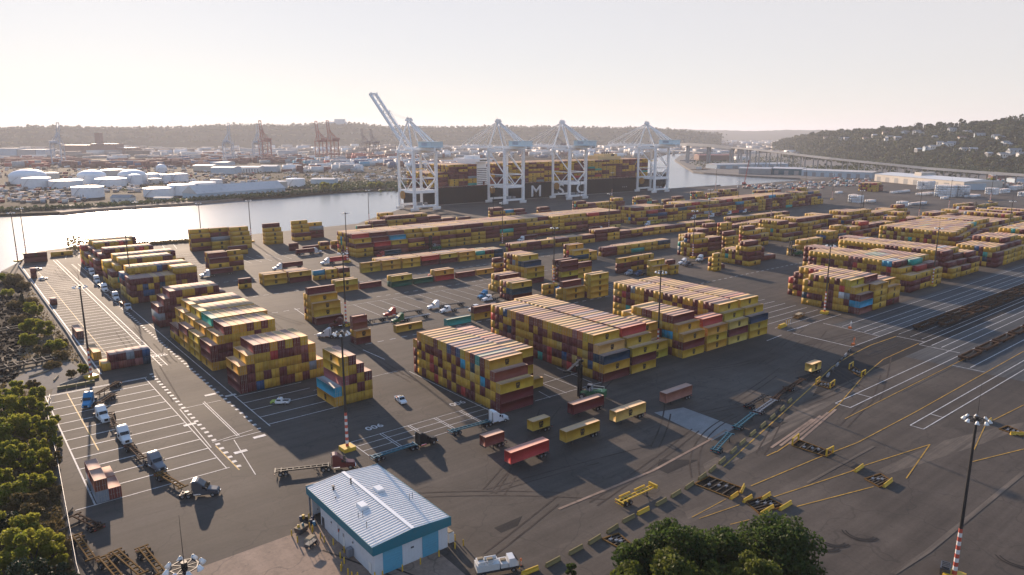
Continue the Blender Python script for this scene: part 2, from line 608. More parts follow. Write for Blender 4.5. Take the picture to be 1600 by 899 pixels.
M['leafdark'] = leaf('foliage_dark', (0.030, 0.060, 0.014), (0.075, 0.105, 0.024), 0.35, 0.55)
M['leaflight'] = leaf('foliage_light', (0.06, 0.085, 0.012), (0.14, 0.15, 0.028), 0.4, 0.5)
M['leafbush'] = leaf('foliage_scrub', (0.13, 0.17, 0.018), (0.33, 0.30, 0.05), 0.14, 0.74)
M['leafdry'] = leaf('foliage_dry', (0.09, 0.075, 0.025), (0.20, 0.14, 0.06), 0.3, 0.4)
M['leaffar'] = leaf('foliage_far', (0.013, 0.032, 0.015), (0.085, 0.100, 0.036), 0.02, 0.3)
M['leafconifer'] = leaf('foliage_conifer', (0.012, 0.028, 0.012), (0.03, 0.05, 0.018), 0.3, 0.2)

# ================================================================ LAND, WATER, AIR
def xy(p):
    return (p[0], p[1])


def sheet(name, pts, z, m, z0=None):
    mb = MB()
    if z0 is None:
        n = len(pts)
        a = sum(pts[i][0] * pts[(i + 1) % n][1] - pts[(i + 1) % n][0] * pts[i][1] for i in range(n))
        if a < 0:
            pts = pts[::-1]
        mb.add([(p[0], p[1], z) for p in pts], [tuple(range(n))], 0)
    else:
        mb.prism(pts, z0, z, 0)
    return struct(mb.build(name, m))


# water, one sheet to the horizon
mw, t, b = nodes('harbour_water')
b.inputs['Base Color'].default_value = (0.17, 0.185, 0.19, 1)
b.inputs['Roughness'].default_value = 0.22
b.inputs['IOR'].default_value = 1.6
v1 = objco(t, (0.05, 0.09, 0.05))
v2 = objco(t, (0.4, 0.55, 0.4))
na = noise(t, 1.0, 4, 0.6, v1)
nb = noise(t, 1.0, 3, 0.6, v2)
b1 = t.nodes.new('ShaderNodeBump')
b1.inputs['Strength'].default_value = 0.10
b1.inputs['Distance'].default_value = 1.2
L(t, na, b1.inputs['Height'])
b2 = t.nodes.new('ShaderNodeBump')
b2.inputs['Strength'].default_value = 0.14
b2.inputs['Distance'].default_value = 0.25
L(t, nb, b2.inputs['Height'])
L(t, b1.outputs[0], b2.inputs['Normal'])
L(t, b2.outputs[0], b.inputs['Normal'])
M['water'] = mw
mb = MB()
mb.add([(-25000, -3000, -3), (25000, -3000, -3), (25000, 26000, -3), (-25000, 26000, -3)], [(0, 1, 2, 3)])
struct(mb.build('water', mw))

# near land: terminal, western bank of the river and everything under the wooded hill
near = [(-150, -250), (-150, 60), xy(P(-420, 800)), xy(P(-160, 640)), xy(P(-50, 560)), xy(P(-34, 480)), xy(P(2, 424)), xy(P(25, 412)),
        (36, 540), (50, 577), (74, 589), (151, 568), (200, 572), (291, 582), (330, 620), (394, 677), (965, 677),
        xy(P(1048, 297)), xy(P(1100, 294)), xy(P(1146, 290.7)), xy(P(1210, 286.5)), xy(P(1262, 282.5)), xy(P(1266, 280)), xy(P(1250, 278.5)), xy(P(1166, 274.5)),
        xy(P(1100, 270)), xy(P(1083, 268)), xy(P(1066, 258)), xy(P(1054, 250)), xy(P(1062, 243.5)), xy(P(1085, 240.5)), xy(P(1150, 235)), xy(P(1190, 231)), xy(P(1230, 231)),
        xy(P(1900, 231)), (9000, -250)]
sheet('ground', near, 0.0, M['gravel'], -5)
# far shore: harbour island and the city plain
far = [xy(P(x, y)) for x, y in [(-900, 352), (-300, 340), (0, 334), (90, 331), (140, 326), (200, 322), (300, 315.5), (380, 309), (440, 306), (520, 299.5), (580, 296.5), (622, 295),
                                (660, 287), (760, 277), (900, 266), (985, 257), (1020, 247), (1040, 241), (1075, 237.5), (1150, 231.5), (1200, 229), (1240, 229), (1900, 229)]]
far += [(24500, 9000), (24500, 25500), (-16000, 25500), (-16000, 900)]
sheet('far_ground', far, -0.5, M['farland'], -5)
sheet('sand_beach', [xy(P(x, y)) for x, y in [(95, 331.5), (140, 327), (200, 322.8), (300, 316.4), (380, 309.8), (380, 307.5), (300, 312), (200, 318), (120, 319), (60, 322)]], -0.35, M['sand'], -4)

# terminal pavement
term = [(8, -200), (11.5, 139), (17, 231), (22, 254), (33.5, 262), (34.5, 521), (38, 545), (52, 576), (74, 588), (151, 567), (200, 571), (291, 581), (330, 619), (394, 676.5), (964, 676.5),
        xy(P(1060, 295.5)), xy(P(1150, 289.5)), xy(P(1262, 281)), xy(P(1340, 274)), xy(P(1560, 282)), xy(P(1750, 300)), (900, -200)]
sheet('terminal_pavement', term, 0.02, M['asphalt'])
# soil bank between the fence and the shore
sheet('dry_bank', [(-150, -60), xy(P(-420, 800)), xy(P(-100, 640)), xy(P(-20, 575)), xy(P(60, 520)), xy(P(45, 450)), xy(P(10, 424)), xy(P(25, 412)), (33.2, 521), (33.2, 262), (21, 256), (16.6, 231), (11, 139), (7.8, -60)], 0.012, M['scrub'])
sheet('shore_rubble', [xy(P(x, y)) for x, y in [(-420, 800), (-160, 640), (-50, 560), (-34, 480), (2, 424), (12, 425), (46, 450), (62, 520), (40, 560), (-20, 580), (-100, 645)]], 0.008, M['rubble'])
sheet('gravel_lot', [xy(P(x, y)) for x, y in [(10, 600), (60, 572), (110, 566), (128, 580), (122, 598), (66, 612), (56, 604)]], 0.03, M['gravel'])
sheet('worn_apron', [(8.5, -100), (11.3, 119), (12.5, 127.6), (56, 128.2), (57, 146), (66, 147), (66, 100), (60, -100)], 0.04, M['worn'])
sheet('concrete_pad', [xy(P(x, y)) for x, y in [(1022, 645), (1068, 637), (1152, 668), (1112, 689)]], 0.04, M['slab'])
for q in ([(1098, 726), (1250, 640), (1262, 634), (1310, 625), (1180, 705), (1105, 742)],
          [(1420, 712), (1470, 690), (1560, 668), (1600, 660), (1600, 668), (1540, 692), (1450, 722), (1385, 742), (1372, 735)],
          [(1070, 800), (1110, 786), (1130, 790), (1075, 812)]):
    sheet('worn_switch_pavement', [xy(P(x, y)) for x, y in q], 0.036, M['dirtpatch'])
sheet('rail_apron', [(266, 66), (900, 66), (900, 141.5), (286, 141.5), (283, 121), (262, 121)], 0.030, M['apron'])
sheet('dark_lane', [(200, 103), (330, 103), (700, 103), (700, 121), (284, 121), (262, 121), (225, 112)], 0.034, M['darkpatch'])
for k in range(9):
    u0 = 62 + k * 21 + random.uniform(-4, 4)
    v0 = 90 + random.uniform(-8, 32)
    sheet('pavement_patch', [(u0, v0), (u0 + random.uniform(4, 12), v0), (u0 + random.uniform(4, 12), v0 + random.uniform(2, 7)), (u0, v0 + random.uniform(2, 6))], 0.038, M['darkpatch' if k % 2 else 'asphalt'])

# haze: one closed box of even thin air
hz = bpy.data.materials.new('haze_air')
hz.use_nodes = True
t = hz.node_tree
t.nodes.clear()
vo = t.nodes.new('ShaderNodeVolumePrincipled')
vo.inputs['Color'].default_value = (0.90, 0.91, 0.97, 1)
vo.inputs['Density'].default_value = HAZE_DENSITY = 0.00007
vo.inputs['Anisotropy'].default_value = 0.2
out = t.nodes.new('ShaderNodeOutputMaterial')
L(t, vo.outputs[0], out.inputs['Volume'])
mb = MB()
mb.box(-26000, 26000, -4000, 27000, -6, 330)
hzo = mb.build('haze', hz)
hzo['kind'] = 'stuff'

# ================================================================ PAINTED LINES
LINES = {'white_line': MB(), 'yellow_line': MB(), 'worn': MB(), 'tyremark': MB(), 'darkpatch': MB(), 'dirtpatch': MB()}
ZL = [0.062]


def pline(p, q, w=0.22, m='white_line', z=None):
    p, q = Vector((p[0], p[1], 0)), Vector((q[0], q[1], 0))
    d = q - p
    if d.length < 0.01:
        return
    d.normalize()
    s = Vector((-d.y, d.x, 0)) * (w / 2)
    ZL[0] += 0.00002
    z = z or ZL[0]
    LINES[m].add([(p.x - s.x, p.y - s.y, z), (q.x - s.x, q.y - s.y, z), (q.x + s.x, q.y + s.y, z), (p.x + s.x, p.y + s.y, z)], [(0, 1, 2, 3)])


def pxline(pts, w=0.22, m='white_line'):
    q = [P(*a) for a in pts]
    for a, c in zip(q, q[1:]):
        pline(a, c, w, m)


def dashes(p, q, on, off, w, m='white_line'):
    p, q = Vector((p[0], p[1], 0)), Vector((q[0], q[1], 0))
    ln = (q - p).length
    d = (q - p) / ln
    k = 0.0
    while k < ln:
        pline(p + d * k, p + d * min(k + on, ln), w, m)
        k += on + off


# left stalls
for vv in [248.5, 241.5, 235, 228.3, 221.6, 215, 208, 201, 194, 187, 180, 173]:
    pline((18.3, vv), (45.6, vv), 0.42)
pline((18.2, 249), (18.2, 165.5), 0.34)
pline((45.8, 249), (45.8, 165.5), 0.22)
pline((14.5, 165.7), (46.5, 165.7), 0.3)
pline((18.2, 249.2), (46.5, 249.2), 0.3)
dashes((48.4, 252), (48.4, 164), 1.2, 2.0, 1.1)
pline((23.8, 248), (23.8, 196), 0.3, 'yellow_line')
# far left stalls
v = 513.0
while v > 266:
    pline((35.6, v), (52.5, v), 0.36)
    v -= 5.6
for uu in (53.2, 55.0):
    pline((uu, 530), (uu, 258), 0.3)
dashes((54.1, 530), (54.1, 258), 0.3, 2.6, 1.5)
pline((35.4, 515), (35.4, 262), 0.5)
pline((41.0, 505), (41.0, 268), 0.2, 'yellow_line')
# lane edge along the left blocks
dashes((60.2, 505), (60.2, 184), 1.2, 2.4, 1.0)
pline((63.2, 505), (63.2, 184), 0.28)
for vv in (212.6, 205.8, 198.9, 192.0, 185.5):
    pline((63.2, vv), (84, vv), 0.32)
pline((45, 274), (58, 274), 0.25)
pline((50, 182), (60, 182), 0.25)
pline((50, 158), (52.5, 181), 0.2)
for q in ([(281, 640), (330, 700)], [(317, 630), (371, 682)], [(319, 628), (374, 681)], [(281, 640), (345, 626)], [(332, 692), (395, 672)]):
    pxline(q, 0.22)
pxline([(337, 697), (374, 735)], 0.3, 'yellow_line')
for a in ((320, 619), (287, 666), (366, 709), (396, 685), (352, 620)):
    q = P(*a)
    pline((q[0], q[1]), (q[0] + 3.2, q[1]), 1.4)
# centre apron: double lines between the driving tractors
for vv in (160.6, 157.3, 153.8, 150.3):
    pline((75.5, vv), (118, vv), 0.22)
for uu in (75.5, 84, 84.7, 92.5, 93.2, 101, 101.7, 109.5, 110.2):
    pline((uu, 160.6), (uu, 150.3), 0.22)
for q in ([(846, 600), (930, 575)], [(842, 612), (860, 622)], [(850, 585), (905, 607)], [(870, 575), (925, 598)], [(836, 627), (985, 585)]):
    pxline(q, 0.22)
pline((116.6, 200), (116.6, 151), 0.26)
pline((114, 203), (84, 203), 0.2)
pline((143.8, 212), (143.8, 152), 0.2)
# slanted stalls in the middle yard
u = 146.0
while u < 232:
    pline((u, 300), (u, 274), 0.24)
    u += 7.0
pline((143, 300), (236, 300), 0.24)
for vv, ua, ub in ((263, 100, 240), (308, 100, 300), (346, 110, 420), (391, 110, 420), (238, 120, 300), (213, 250, 305), (228, 245, 420), (436, 210, 330)):
    dashes((ua, vv), (ub, vv), 2.6, 2.6, 0.45)
u = 258.0
while u < 310:
    pline((u, 246), (u, 262), 0.22)
    u += 3.7
for k in range(13):
    vv = 148 + k * 5.4
    pline((262, vv), (306, vv), 0.26)
for k in range(9):
    vv = 432 + k * 9
    pline((100 + k, vv), (128, vv), 0.24)
for k in range(10):
    pline((60 + 7.4 * k, 530), (64 + 7.4 * k, 556), 0.24)
for k in range(14):
    pline((128 + 6.4 * k, 440), (128 + 6.4 * k, 468), 0.24)
pxline([(567, 547), (601, 562)], 0.35)
pxline([(460, 482), (480, 496)], 0.3)
pxline([(1198, 533), (1221, 524)], 0.35)
pxline([(1245, 514), (1263, 508)], 0.3)
# rail apron
FARU = 900
pxline([(1239, 521), (1331, 542.5)], 0.42)
pxline([(1286, 505.5), (1375, 526)], 0.35)
pxline([(1401, 526), (1445, 535)], 0.35)
pxline([(1436, 539), (1500, 552)], 0.35)
pxline([(1487, 571), (1539, 582)], 0.35)
for vv, ua in ((120.7, 260.6), (127.7, 285), (124.2, 284.6), (131.5, 284), (102.8, 286), (99.4, 286), (95.8, 200), (91.3, 200), (74.7, 200), (71.3, 200), (137.5, 286), (106.3, 284), (83.5, 268)):
    pline((ua, vv), (FARU, vv), 0.30)
for vv in (108.8, 113, 117.5):
    pline((292, vv), (FARU, vv), 0.18)
for ua, va, vb in ((200, 95.8, 91.3), (200, 74.7, 71.3), (213, 95.8, 91.3), (213, 74.7, 71.3)):
    pline((ua, va), (ua, vb), 0.3)
for q, w in (([(1130, 730), (1266, 607), (1300, 574), (1330, 555), (1360, 540), (1400, 526)], .35),
             ([(1213, 707), (1251, 681), (1311, 632), (1350, 587), (1380, 562), (1435, 537)], .3),
             ([(1173, 760), (1281, 714.6), (1340, 692), (1429, 645), (1509, 600), (1600, 549)], .28),
             ([(1209, 777), (1330, 737), (1353, 727), (1453, 695), (1416, 748)], .28),
             ([(1245, 792), (1365, 761)], .28),
             ([(1320, 655), (1429, 600), (1487, 571), (1600, 516)], .25),
             ([(1519, 722), (1600, 702)], .28), ([(1552, 657), (1600, 633)], .28), ([(1539, 666), (1522, 703)], .25),
             ([(1081, 809), (1134, 780.5)], .2), ([(1092, 811), (1156, 789)], .2), ([(1141, 820), (1171, 812.6)], .22), ([(1198, 713), (1213, 706)], .3)):
    pxline(q, w, 'yellow_line')
pxline([(873, 796), (1020, 736), (1105, 690), (1135, 672)], 0.7, 'worn')
for k in range(4):
    pxline([(1205 + 14 * k, 700 - 3 * k), (1270 + 12 * k, 655 - 5 * k)], 0.7, 'worn')
pxline([(1395, 897), (1450, 862), (1600, 738)], 1.0, 'dirtpatch')
pxline([(1262, 755), (1365, 698)], 0.7, 'dirtpatch')
# tyre marks
for k in range(46):
    if k < 26:
        u_, v_ = random.uniform(60, 250), random.uniform(85, 146)
        h_ = random.gauss(.1, .35) + (math.pi / 2 if u_ < 64 else 0)
    elif k < 36:
        u_, v_ = random.uniform(48, 60), random.uniform(150, 480)
        h_ = math.pi / 2 + random.gauss(0, .05)
    else:
        u_, v_ = random.uniform(90, 115), random.uniform(165, 330)
        h_ = math.pi / 2 + random.gauss(0, .12)
    cur = random.gauss(0, .007) if k % 4 else random.gauss(0, .02)
    for off in (-1.0, 1.0):
        x_, y_, a_ = u_ - math.sin(h_) * off, v_ + math.cos(h_) * off, h_
        for s_ in range(random.randint(8, 18)):
            x2, y2 = x_ + 3 * math.cos(a_), y_ + 3 * math.sin(a_)
            pline((x_, y_), (x2, y2), 0.4, 'tyremark', 0.05 + k * .0002)
            x_, y_, a_ = x2, y2, a_ + cur
for (px_, py_, r_) in ((1343, 832, 2.6), (1287, 850, 2.2), (1590, 872, 3), (1300, 842, 2.4)):
    c_ = P(px_, py_)
    for rr_ in (r_, r_ + .7):
        for k in range(9):
            a0, a1 = 2.2 + k * .3, 2.2 + (k + 1) * .3
            pline((c_[0] + rr_ * math.cos(a0), c_[1] + rr_ * math.sin(a0)), (c_[0] + rr_ * math.cos(a1), c_[1] + rr_ * math.sin(a1)), .3, 'darkpatch')
for i, k in enumerate(LINES):
    tag(LINES[k].build('pavement_markings', M[k]), kind='structure')


FONTC = {}


def text_mb(s, size, bold=0.0, mat=0):
    key = (s, size, bold)
    cu = bpy.data.curves.new('lettering', 'FONT')
    cu.body = s
    cu.size = size
    cu.offset = bold
    cu.align_x = 'CENTER'
    cu.align_y = 'CENTER'
    cu.resolution_u = 3
    o = bpy.data.objects.new('lettering', cu)
    C.objects.link(o)
    bpy.context.view_layer.update()
    me = bpy.data.meshes.new_from_object(o)
    vs = [tuple(v.co) for v in me.vertices]
    fs = [tuple(p.vertices) for p in me.polygons]
    bpy.data.objects.remove(o)
    bpy.data.meshes.remove(me)
    return vs, fs


# bay numbers painted on the ground
num = MB()
vs, fs = text_mb('006', 3.4, 0.06)
for (x, y) in ((585, 668), (715, 631), (250, 556)):
    q = P(x, y)
    num.add([(q[0] + a, q[1] + c, 0.075) for a, c, _ in vs], fs)
tag(num.build('pavement_numbers', M['white_line']), kind='structure')

# ================================================================ FAR HILLS
def hill_strip(name, prof, dist, foot_y, depth, m, jit=0.0, zf=0.0):
    xs = np.arange(prof[0][0], prof[-1][0] + 0.1, 6.0)
    tops = np.interp(xs, [p[0] for p in prof], [p[1] for p in prof])
    rows = 7
    V, F = [], []
    for i, x in enumerate(xs):
        crest = at_dist(x, tops[i], dist)
        foot = Vector((crest[0], crest[1], 0)) * ((dist - depth) / dist)
        for r in range(rows):
            s = r / (rows - 1)
            p = foot.lerp(crest, s)
            p.z = zf + (crest.z - zf) * (s * s * (3 - 2 * s)) + (random.uniform(-jit, jit) if 0 < r else 0)
            V.append(tuple(p))
        bk = Vector((crest[0], crest[1], 0)) * ((dist + depth) / dist)
        V.append((bk[0], bk[1], zf - 2))
    k = rows + 1
    for i in range(len(xs) - 1):
        for r in range(k - 1):
            F.append((i * k + r, (i + 1) * k + r, (i + 1) * k + r + 1, i * k + r + 1))
    o = bpy.data.objects.new(name, mesh_np(name, V, F, m))
    C.objects.link(o)
    return struct(o), V, k


ridge_prof = [(-300, 203), (0, 201), (60, 199), (100, 198.5), (150, 201), (200, 200), (260, 201), (300, 199), (350, 196), (400, 195.5), (450, 197), (500, 194), (530, 192.5), (560, 194), (600, 199),
              (650, 199), (700, 200), (760, 198.5), (850, 199), (900, 200.5), (1000, 201), (1060, 204), (1100, 208), (1130, 211)]
r1, rv, rk = hill_strip('hills', ridge_prof, 5400, 228, 950, M['hill'], 4)
r2, _, _ = hill_strip('hills', [(900, 206), (980, 203), (1060, 202), (1120, 203.5), (1180, 205), (1240, 203), (1320, 204), (1420, 202), (1700, 203)], 11500, 222, 2500, M['hill'], 6)


def quads(centres, sizes, flat=0.0, rng=RNG):
    """randomly turned square leaves; flat > 0 leans them towards level"""
    n = len(centres)
    a = rng.normal(size=(n, 3))
    a[:, 2] *= (1 - flat)
    a /= np.linalg.norm(a, axis=1)[:, None] + 1e-9
    b_ = rng.normal(size=(n, 3))
    b_ = np.cross(a, b_)
    b_ /= np.linalg.norm(b_, axis=1)[:, None] + 1e-9
    s = np.asarray(sizes).reshape(-1, 1) / 2
    a, b_ = a * s, b_ * s * 0.8
    V = np.stack([centres - a - b_, centres + a - b_, centres + a + b_, centres - a + b_], 1).reshape(-1, 3)
    F = np.arange(4 * n).reshape(-1, 4)
    return V, F


def forest(name, spots, m, label):
    """spots: (x, y, z, height, conifer)"""
    cs, ss = [], []
    for (x, y, z, h, con) in spots:
        n = 34
        if con:
            t_ = RNG.random(n) ** 0.8
            rr = (1 - t_) * h * 0.20 + 0.3
            an = RNG.random(n) * 6.283
            cs.append(np.stack([x + rr * np.cos(an), y + rr * np.sin(an), z + h * (0.08 + 0.92 * t_)], 1))
            ss.append(h * 0.22 * (1.15 - 0.8 * t_))
        else:
            d = RNG.normal(size=(n, 3))
            d /= np.linalg.norm(d, axis=1)[:, None]
            d *= (RNG.random(n) ** 0.4)[:, None]
            w = h * RNG.uniform(0.36, 0.52)
            cs.append(np.stack([x + d[:, 0] * w, y + d[:, 1] * w, z + h * 0.55 + d[:, 2] * h * 0.42], 1))
            ss.append(np.full(n, h * 0.30) * RNG.uniform(0.7, 1.2, n))
    V, F = quads(np.concatenate(cs), np.concatenate(ss))
    o = bpy.data.objects.new(name, mesh_np(name, V, F, m))
    C.objects.link(o)
    tag(o, label, 'woodland', kind='stuff')
    return o


sp = []
for i in range(0, len(rv) - rk, rk):
    for r in range(2, 7):
        for _ in range(6 if r == 6 else 4):
            p = Vector(rv[i + r]).lerp(Vector(rv[min(i + r + rk, len(rv) - 1)]), random.random())
            hgt = random.uniform(8, 15) * (1.5 if r == 6 and random.random() < .12 else 1)
            sp.append((p[0] + random.uniform(-40, 40), p[1] + random.uniform(-60, 60) * (r < 6), p[2] - 2.5, hgt, random.random() < 0.35))
forest('ridge_woodland', sp, M['leaffar'], 'hazy woodland covering the long ridge across the harbour')

# wooded hill on the right
foot_px = [(1190, 236), (1215, 237), (1300, 246), (1380, 253), (1450, 260), (1600, 270), (1750, 283)]
crest_px = [(1206, 226), (1215, 222), (1240, 216), (1280, 209), (1320, 206.5), (1400, 203), (1450, 200.5), (1520, 196), (1600, 191), (1800, 184)]
RH = []
xs = np.arange(1206, 1760, 6.0)
HV, HF = [], []
for x in xs:
    fy = np.interp(x, [p[0] for p in foot_px], [p[1] for p in foot_px])
    cyy = np.interp(x, [p[0] for p in crest_px], [p[1] for p in crest_px])
    fp = P(x, fy)
    fd = math.hypot(fp[0], fp[1])
    cp = at_dist(x, cyy, fd + 480)
    row = []
    for r in range(9):
        s = r / 8
        p = Vector((fp[0], fp[1], 0)).lerp(Vector((cp[0], cp[1], 0)), s)
        p.z = 1 + (cp.z - 1) * (s ** 0.85)
        row.append(p)
    bk = Vector((cp[0], cp[1], 0)) * ((fd + 1500) / (fd + 480))
    row.append(Vector((bk.x, bk.y, cp.z * 0.8)))
    RH.append(row)
    HV += [tuple(p) for p in row]
for i in range(len(xs) - 1):
    for r in range(9):
        HF.append((i * 10 + r, (i + 1) * 10 + r, (i + 1) * 10 + r + 1, i * 10 + r + 1))
o = bpy.data.objects.new('hills', mesh_np('hills', HV, HF, M['hill']))
C.objects.link(o)
struct(o)


def rh(x, s):
    i = (x - 1206) / 6.0
    i0 = max(0, min(len(RH) - 2, int(i)))
    k = s * 8
    k0 = min(7, int(k))
    a = RH[i0][k0].lerp(RH[i0][k0 + 1], k - k0)
    c = RH[i0 + 1][k0].lerp(RH[i0 + 1][k0 + 1], k - k0)
    return a.lerp(c, i - i0)


HOUSES = []
for (x, s, col) in [(1313, .62, 'w'), (1322, .60, 'g'), (1345, .58, 'w'), (1352, .62, 't'), (1388, .56, 'w'), (1390, .66, 'w'), (1384, .83, 't'), (1414, .80, 'b'), (1432, .80, 'w'), (1438, .74, 'b'),
                    (1449, .30, 'b'), (1456, .33, 'w'), (1468, .42, 'w'), (1480, .40, 'w'), (1486, .44, 'b'), (1434, .26, 'g'), (1505, .30, 'b'), (1512, .74, 'w'), (1530, .64, 'b'), (1487, .82, 'w'),
                    (1556, .58, 'b'), (1562, .55, 'w'), (1570, .42, 'b'), (1574, .40, 'g'), (1578, .24, 'w'), (1584, .26, 'b'), (1596, .22, 'w'), (1544, .20, 'g'), (1565, .18, 'w'), (1520, .30, 'g'),
                    (1290, .70, 't'), (1366, .7, 'g'), (1402, .6, 'g'), (1460, .62, 'g'), (1502, .56, 't')]:
    HOUSES.append((rh(x, s), col))
sp = []
for i in range(5200):
    x = random.uniform(1207, 1700)
    s = random.random() ** 0.9 * 1.02
    p = rh(x, min(1, s))
    if any((p - h[0]).length < 12 or 0 < ((h[0] - p).x * SA + (h[0] - p).y * CA) < 45 and abs((h[0] - p).x * CA - (h[0] - p).y * SA) < 13 for h in HOUSES):
        continue
    big = random.random()
    sp.append((p.x, p.y, p.z - 1, random.uniform(6, 15) * (1.45 if big < .10 else 1), random.random() < .22))
# trees along the foot and along the western bank
for i in range(1100):
    x = random.uniform(1225, 1640)
    q = P(x, np.interp(x, [p[0] for p in foot_px], [p[1] for p in foot_px]) + random.uniform(-1, 9))
    sp.append((q[0], q[1], 0, random.uniform(5, 11), False))
for i in range(260):
    q = P(random.uniform(1270, 1640), random.uniform(262, 279) if random.random() < .5 else random.uniform(250, 268))
    sp.append((q[0], q[1], 0, random.uniform(4, 9), False))
forest('hillside_woodland', sp, M['leaffar'], 'dense mixed woodland on the hill at the right, dotted with houses')
HROOF = {'w': ('offwhite', 'greywall'), 'g': ('greywall', 'paleroof'), 'b': ('bluewall', 'greywall'), 't': ('creamwall', 'brick')}
HNAME = {'w': 'white', 'g': 'grey', 'b': 'pale blue', 't': 'tan'}
DOWN = Vector((-SA, -CA, 0))
ORD = ['first', 'second', 'third', 'fourth', 'fifth', 'sixth', 'seventh', 'eighth', 'ninth', 'tenth', 'eleventh', 'twelfth', 'thirteenth', 'fourteenth', 'fifteenth', 'sixteenth', 'seventeenth', 'eighteenth',
       'nineteenth', 'twentieth', 'twenty-first', 'twenty-second', 'twenty-third', 'twenty-fourth', 'twenty-fifth', 'twenty-sixth', 'twenty-seventh', 'twenty-eighth', 'twenty-ninth', 'thirtieth']
cnt = {}
for p, col in sorted(HOUSES, key=lambda h: h[0].x * CA - h[0].y * SA):
    k = cnt[col] = cnt.get(col, 0) + 1
    w, d, hh = random.uniform(14, 26), random.uniform(9, 13), random.uniform(7, 11)
    h = empty('hillside_house', (p.x, p.y, p.z - 1), -CAM_YAW + random.uniform(-.5, .5))
    tag(h, '%s house on the wooded hill, %s %s one from the bridge end' % (HNAME[col], ORD[k - 1], HNAME[col]), 'house', 'houses on the wooded hillside')
    MB().box(-w / 2, w / 2, -d / 2, d / 2, 0, hh).build('wall', M[HROOF[col][0]], h)
    r = MB()
    e = 0.7
    r.add([(-w / 2 - e, -d / 2 - e, hh + .05), (w / 2 + e, -d / 2 - e, hh + .05), (w / 2 + e, d / 2 + e, hh + .05), (-w / 2 - e, d / 2 + e, hh + .05), (-w / 2 - e, 0, hh + 3), (w / 2 + e, 0, hh + 3)],
          [(0, 1, 5, 4), (2, 3, 4, 5), (1, 2, 5), (3, 0, 4), (3, 2, 1, 0)])
    r.build('roof', M[HROOF[col][1]], h)
    for i in range(3):
        x = -w / 2 + w * (i + .5) / 3
        MB().box(x - 1, x + 1, -d / 2 - .04, -d / 2 - .005, hh * .45, hh * .85).build('window', M['glass'], h)

# ================================================================ SHIPPING CONTAINERS
PAL = {'Y': (0.50, 0.295, 0.032), 'y': (0.52, 0.36, 0.10), 'M': (0.120, 0.022, 0.024), 'm': (0.20, 0.062, 0.045), 'R': (0.40, 0.040, 0.035), 'T': (0.03, 0.30, 0.24), 'B': (0.02, 0.075, 0.17),
       'C': (0.025, 0.27, 0.42), 'N': (0.010, 0.042, 0.075), 'G': (0.26, 0.29, 0.31), 'E': (0.014, 0.085, 0.055), 'W': (0.68, 0.69, 0.69), 'O': (0.42, 0.13, 0.04), 'K': (0.30, 0.115, 0.10)}
CNAME = {'Y': 'yellow', 'y': 'pale yellow', 'M': 'maroon', 'm': 'brown', 'R': 'red', 'T': 'teal', 'B': 'blue', 'C': 'bright blue', 'N': 'dark blue', 'G': 'grey', 'E': 'green', 'W': 'white', 'O': 'orange', 'K': 'pinkish'}
RC = random.Random(11)


def rcol():
    return RC.choices('YyMmRTBCGON', [46, 4, 41, 5, 2.2, .9, 1.0, .5, .6, .3, .8])[0]


BOXES = []     # (x0, x1, y0, y1, z0, z1, colour key, axis, label or None, bay, col, tier, ntier, end)


BAYN = {}


def bay(name, axis, u0, v0, heights, spec=None, L=12.19, pitch=2.49, z=0.03, default=None, gap_left=False):
    """a bay of stacks: axis 'u' boxes lie along u and stacks follow on along v; axis 'v' the other way round.
    spec: {(column, tier): colour}; a string for a column lists its tiers from the ground"""
    spec = spec or {}
    BAYN[name] = BAYN.get(name, 0) + 1
    bn_ = BAYN[name]
    for k, h in enumerate(heights):
        zz = z
        for t_ in range(h):
            c = None
            if k in spec and t_ < len(spec[k]) and spec[k][t_] != '.':
                c = spec[k][t_]
            if ('top' in spec) and t_ == h - 1 and k < len(spec['top']) and spec['top'][k] != '.':
                c = spec['top'][k]
            c = c or (default() if default else rcol())
            hc = 2.9 if L > 7 else 2.59
            if axis == 'u':
                bx = (u0, u0 + L, v0 + k * pitch, v0 + k * pitch + 2.438)
            else:
                bx = (u0 + k * pitch, u0 + k * pitch + 2.438, v0, v0 + L)
            j = RC.uniform(-.06, .06)
            if axis == 'u':
                bx = (bx[0] + j, bx[1] + j, bx[2], bx[3])
            else:
                bx = (bx[0], bx[1], bx[2] + j, bx[3] + j)
            BOXES.append(dict(b=bx + (zz, zz + hc), c=c, ax=axis, name=name, bn=bn_, k=k, t=t_, n=h, L=L, h=hc))
            zz += hc + 0.02


def hs(near, n, h, farend=()):
    near, farend = list(near), list(farend)
    return near + [h] * max(0, n - len(near) - len(farend)) + farend


# the three big centre blocks
bay('front bay of the centre block', 'u', 117.6, 151.4, hs([3, 4], 19, 5, [4]), {0: 'MMY', 1: 'MYYm', 2: 'YYMYY', 'top': '..YMTMYYBMBYYMYYYYY'})
bay('rear bay of the centre block', 'u', 130.3, 161.4, hs([1, 0], 17, 4, [3]), {0: 'Y', 2: 'MYMY', 3: 'MYMY', 'top': 'Y.YMYYMMMRYMMKKK'})
bay('front bay of the long block', 'u', 159.5, 151.5, hs([3, 4], 24, 5), {0: 'MYN', 1: 'MYNy', 2: 'YBMMY', 'top': '..YYOKYYYYYYmmMYMmYYBYmYYY'})
bay('rear bay of the long block', 'u', 172.9, 151.5, hs([3, 4], 25, 5), {0: 'YMY', 1: 'YMYY', 2: 'YMYYR', 'top': '..RMYMYOOGYBOYMMMYYYYY'})
bay('short bay beside the four-bay block', 'u', 186.4, 157.4, [2, 2, 4, 4, 4, 4, 4, 3, 3, 3, 3, 3, 3, 3, 3, 3, 3, 2], {0: 'YY', 1: 'YY', 2: 'YMYY', 'top': '..YYMYYYYTTMMYMMMM'})
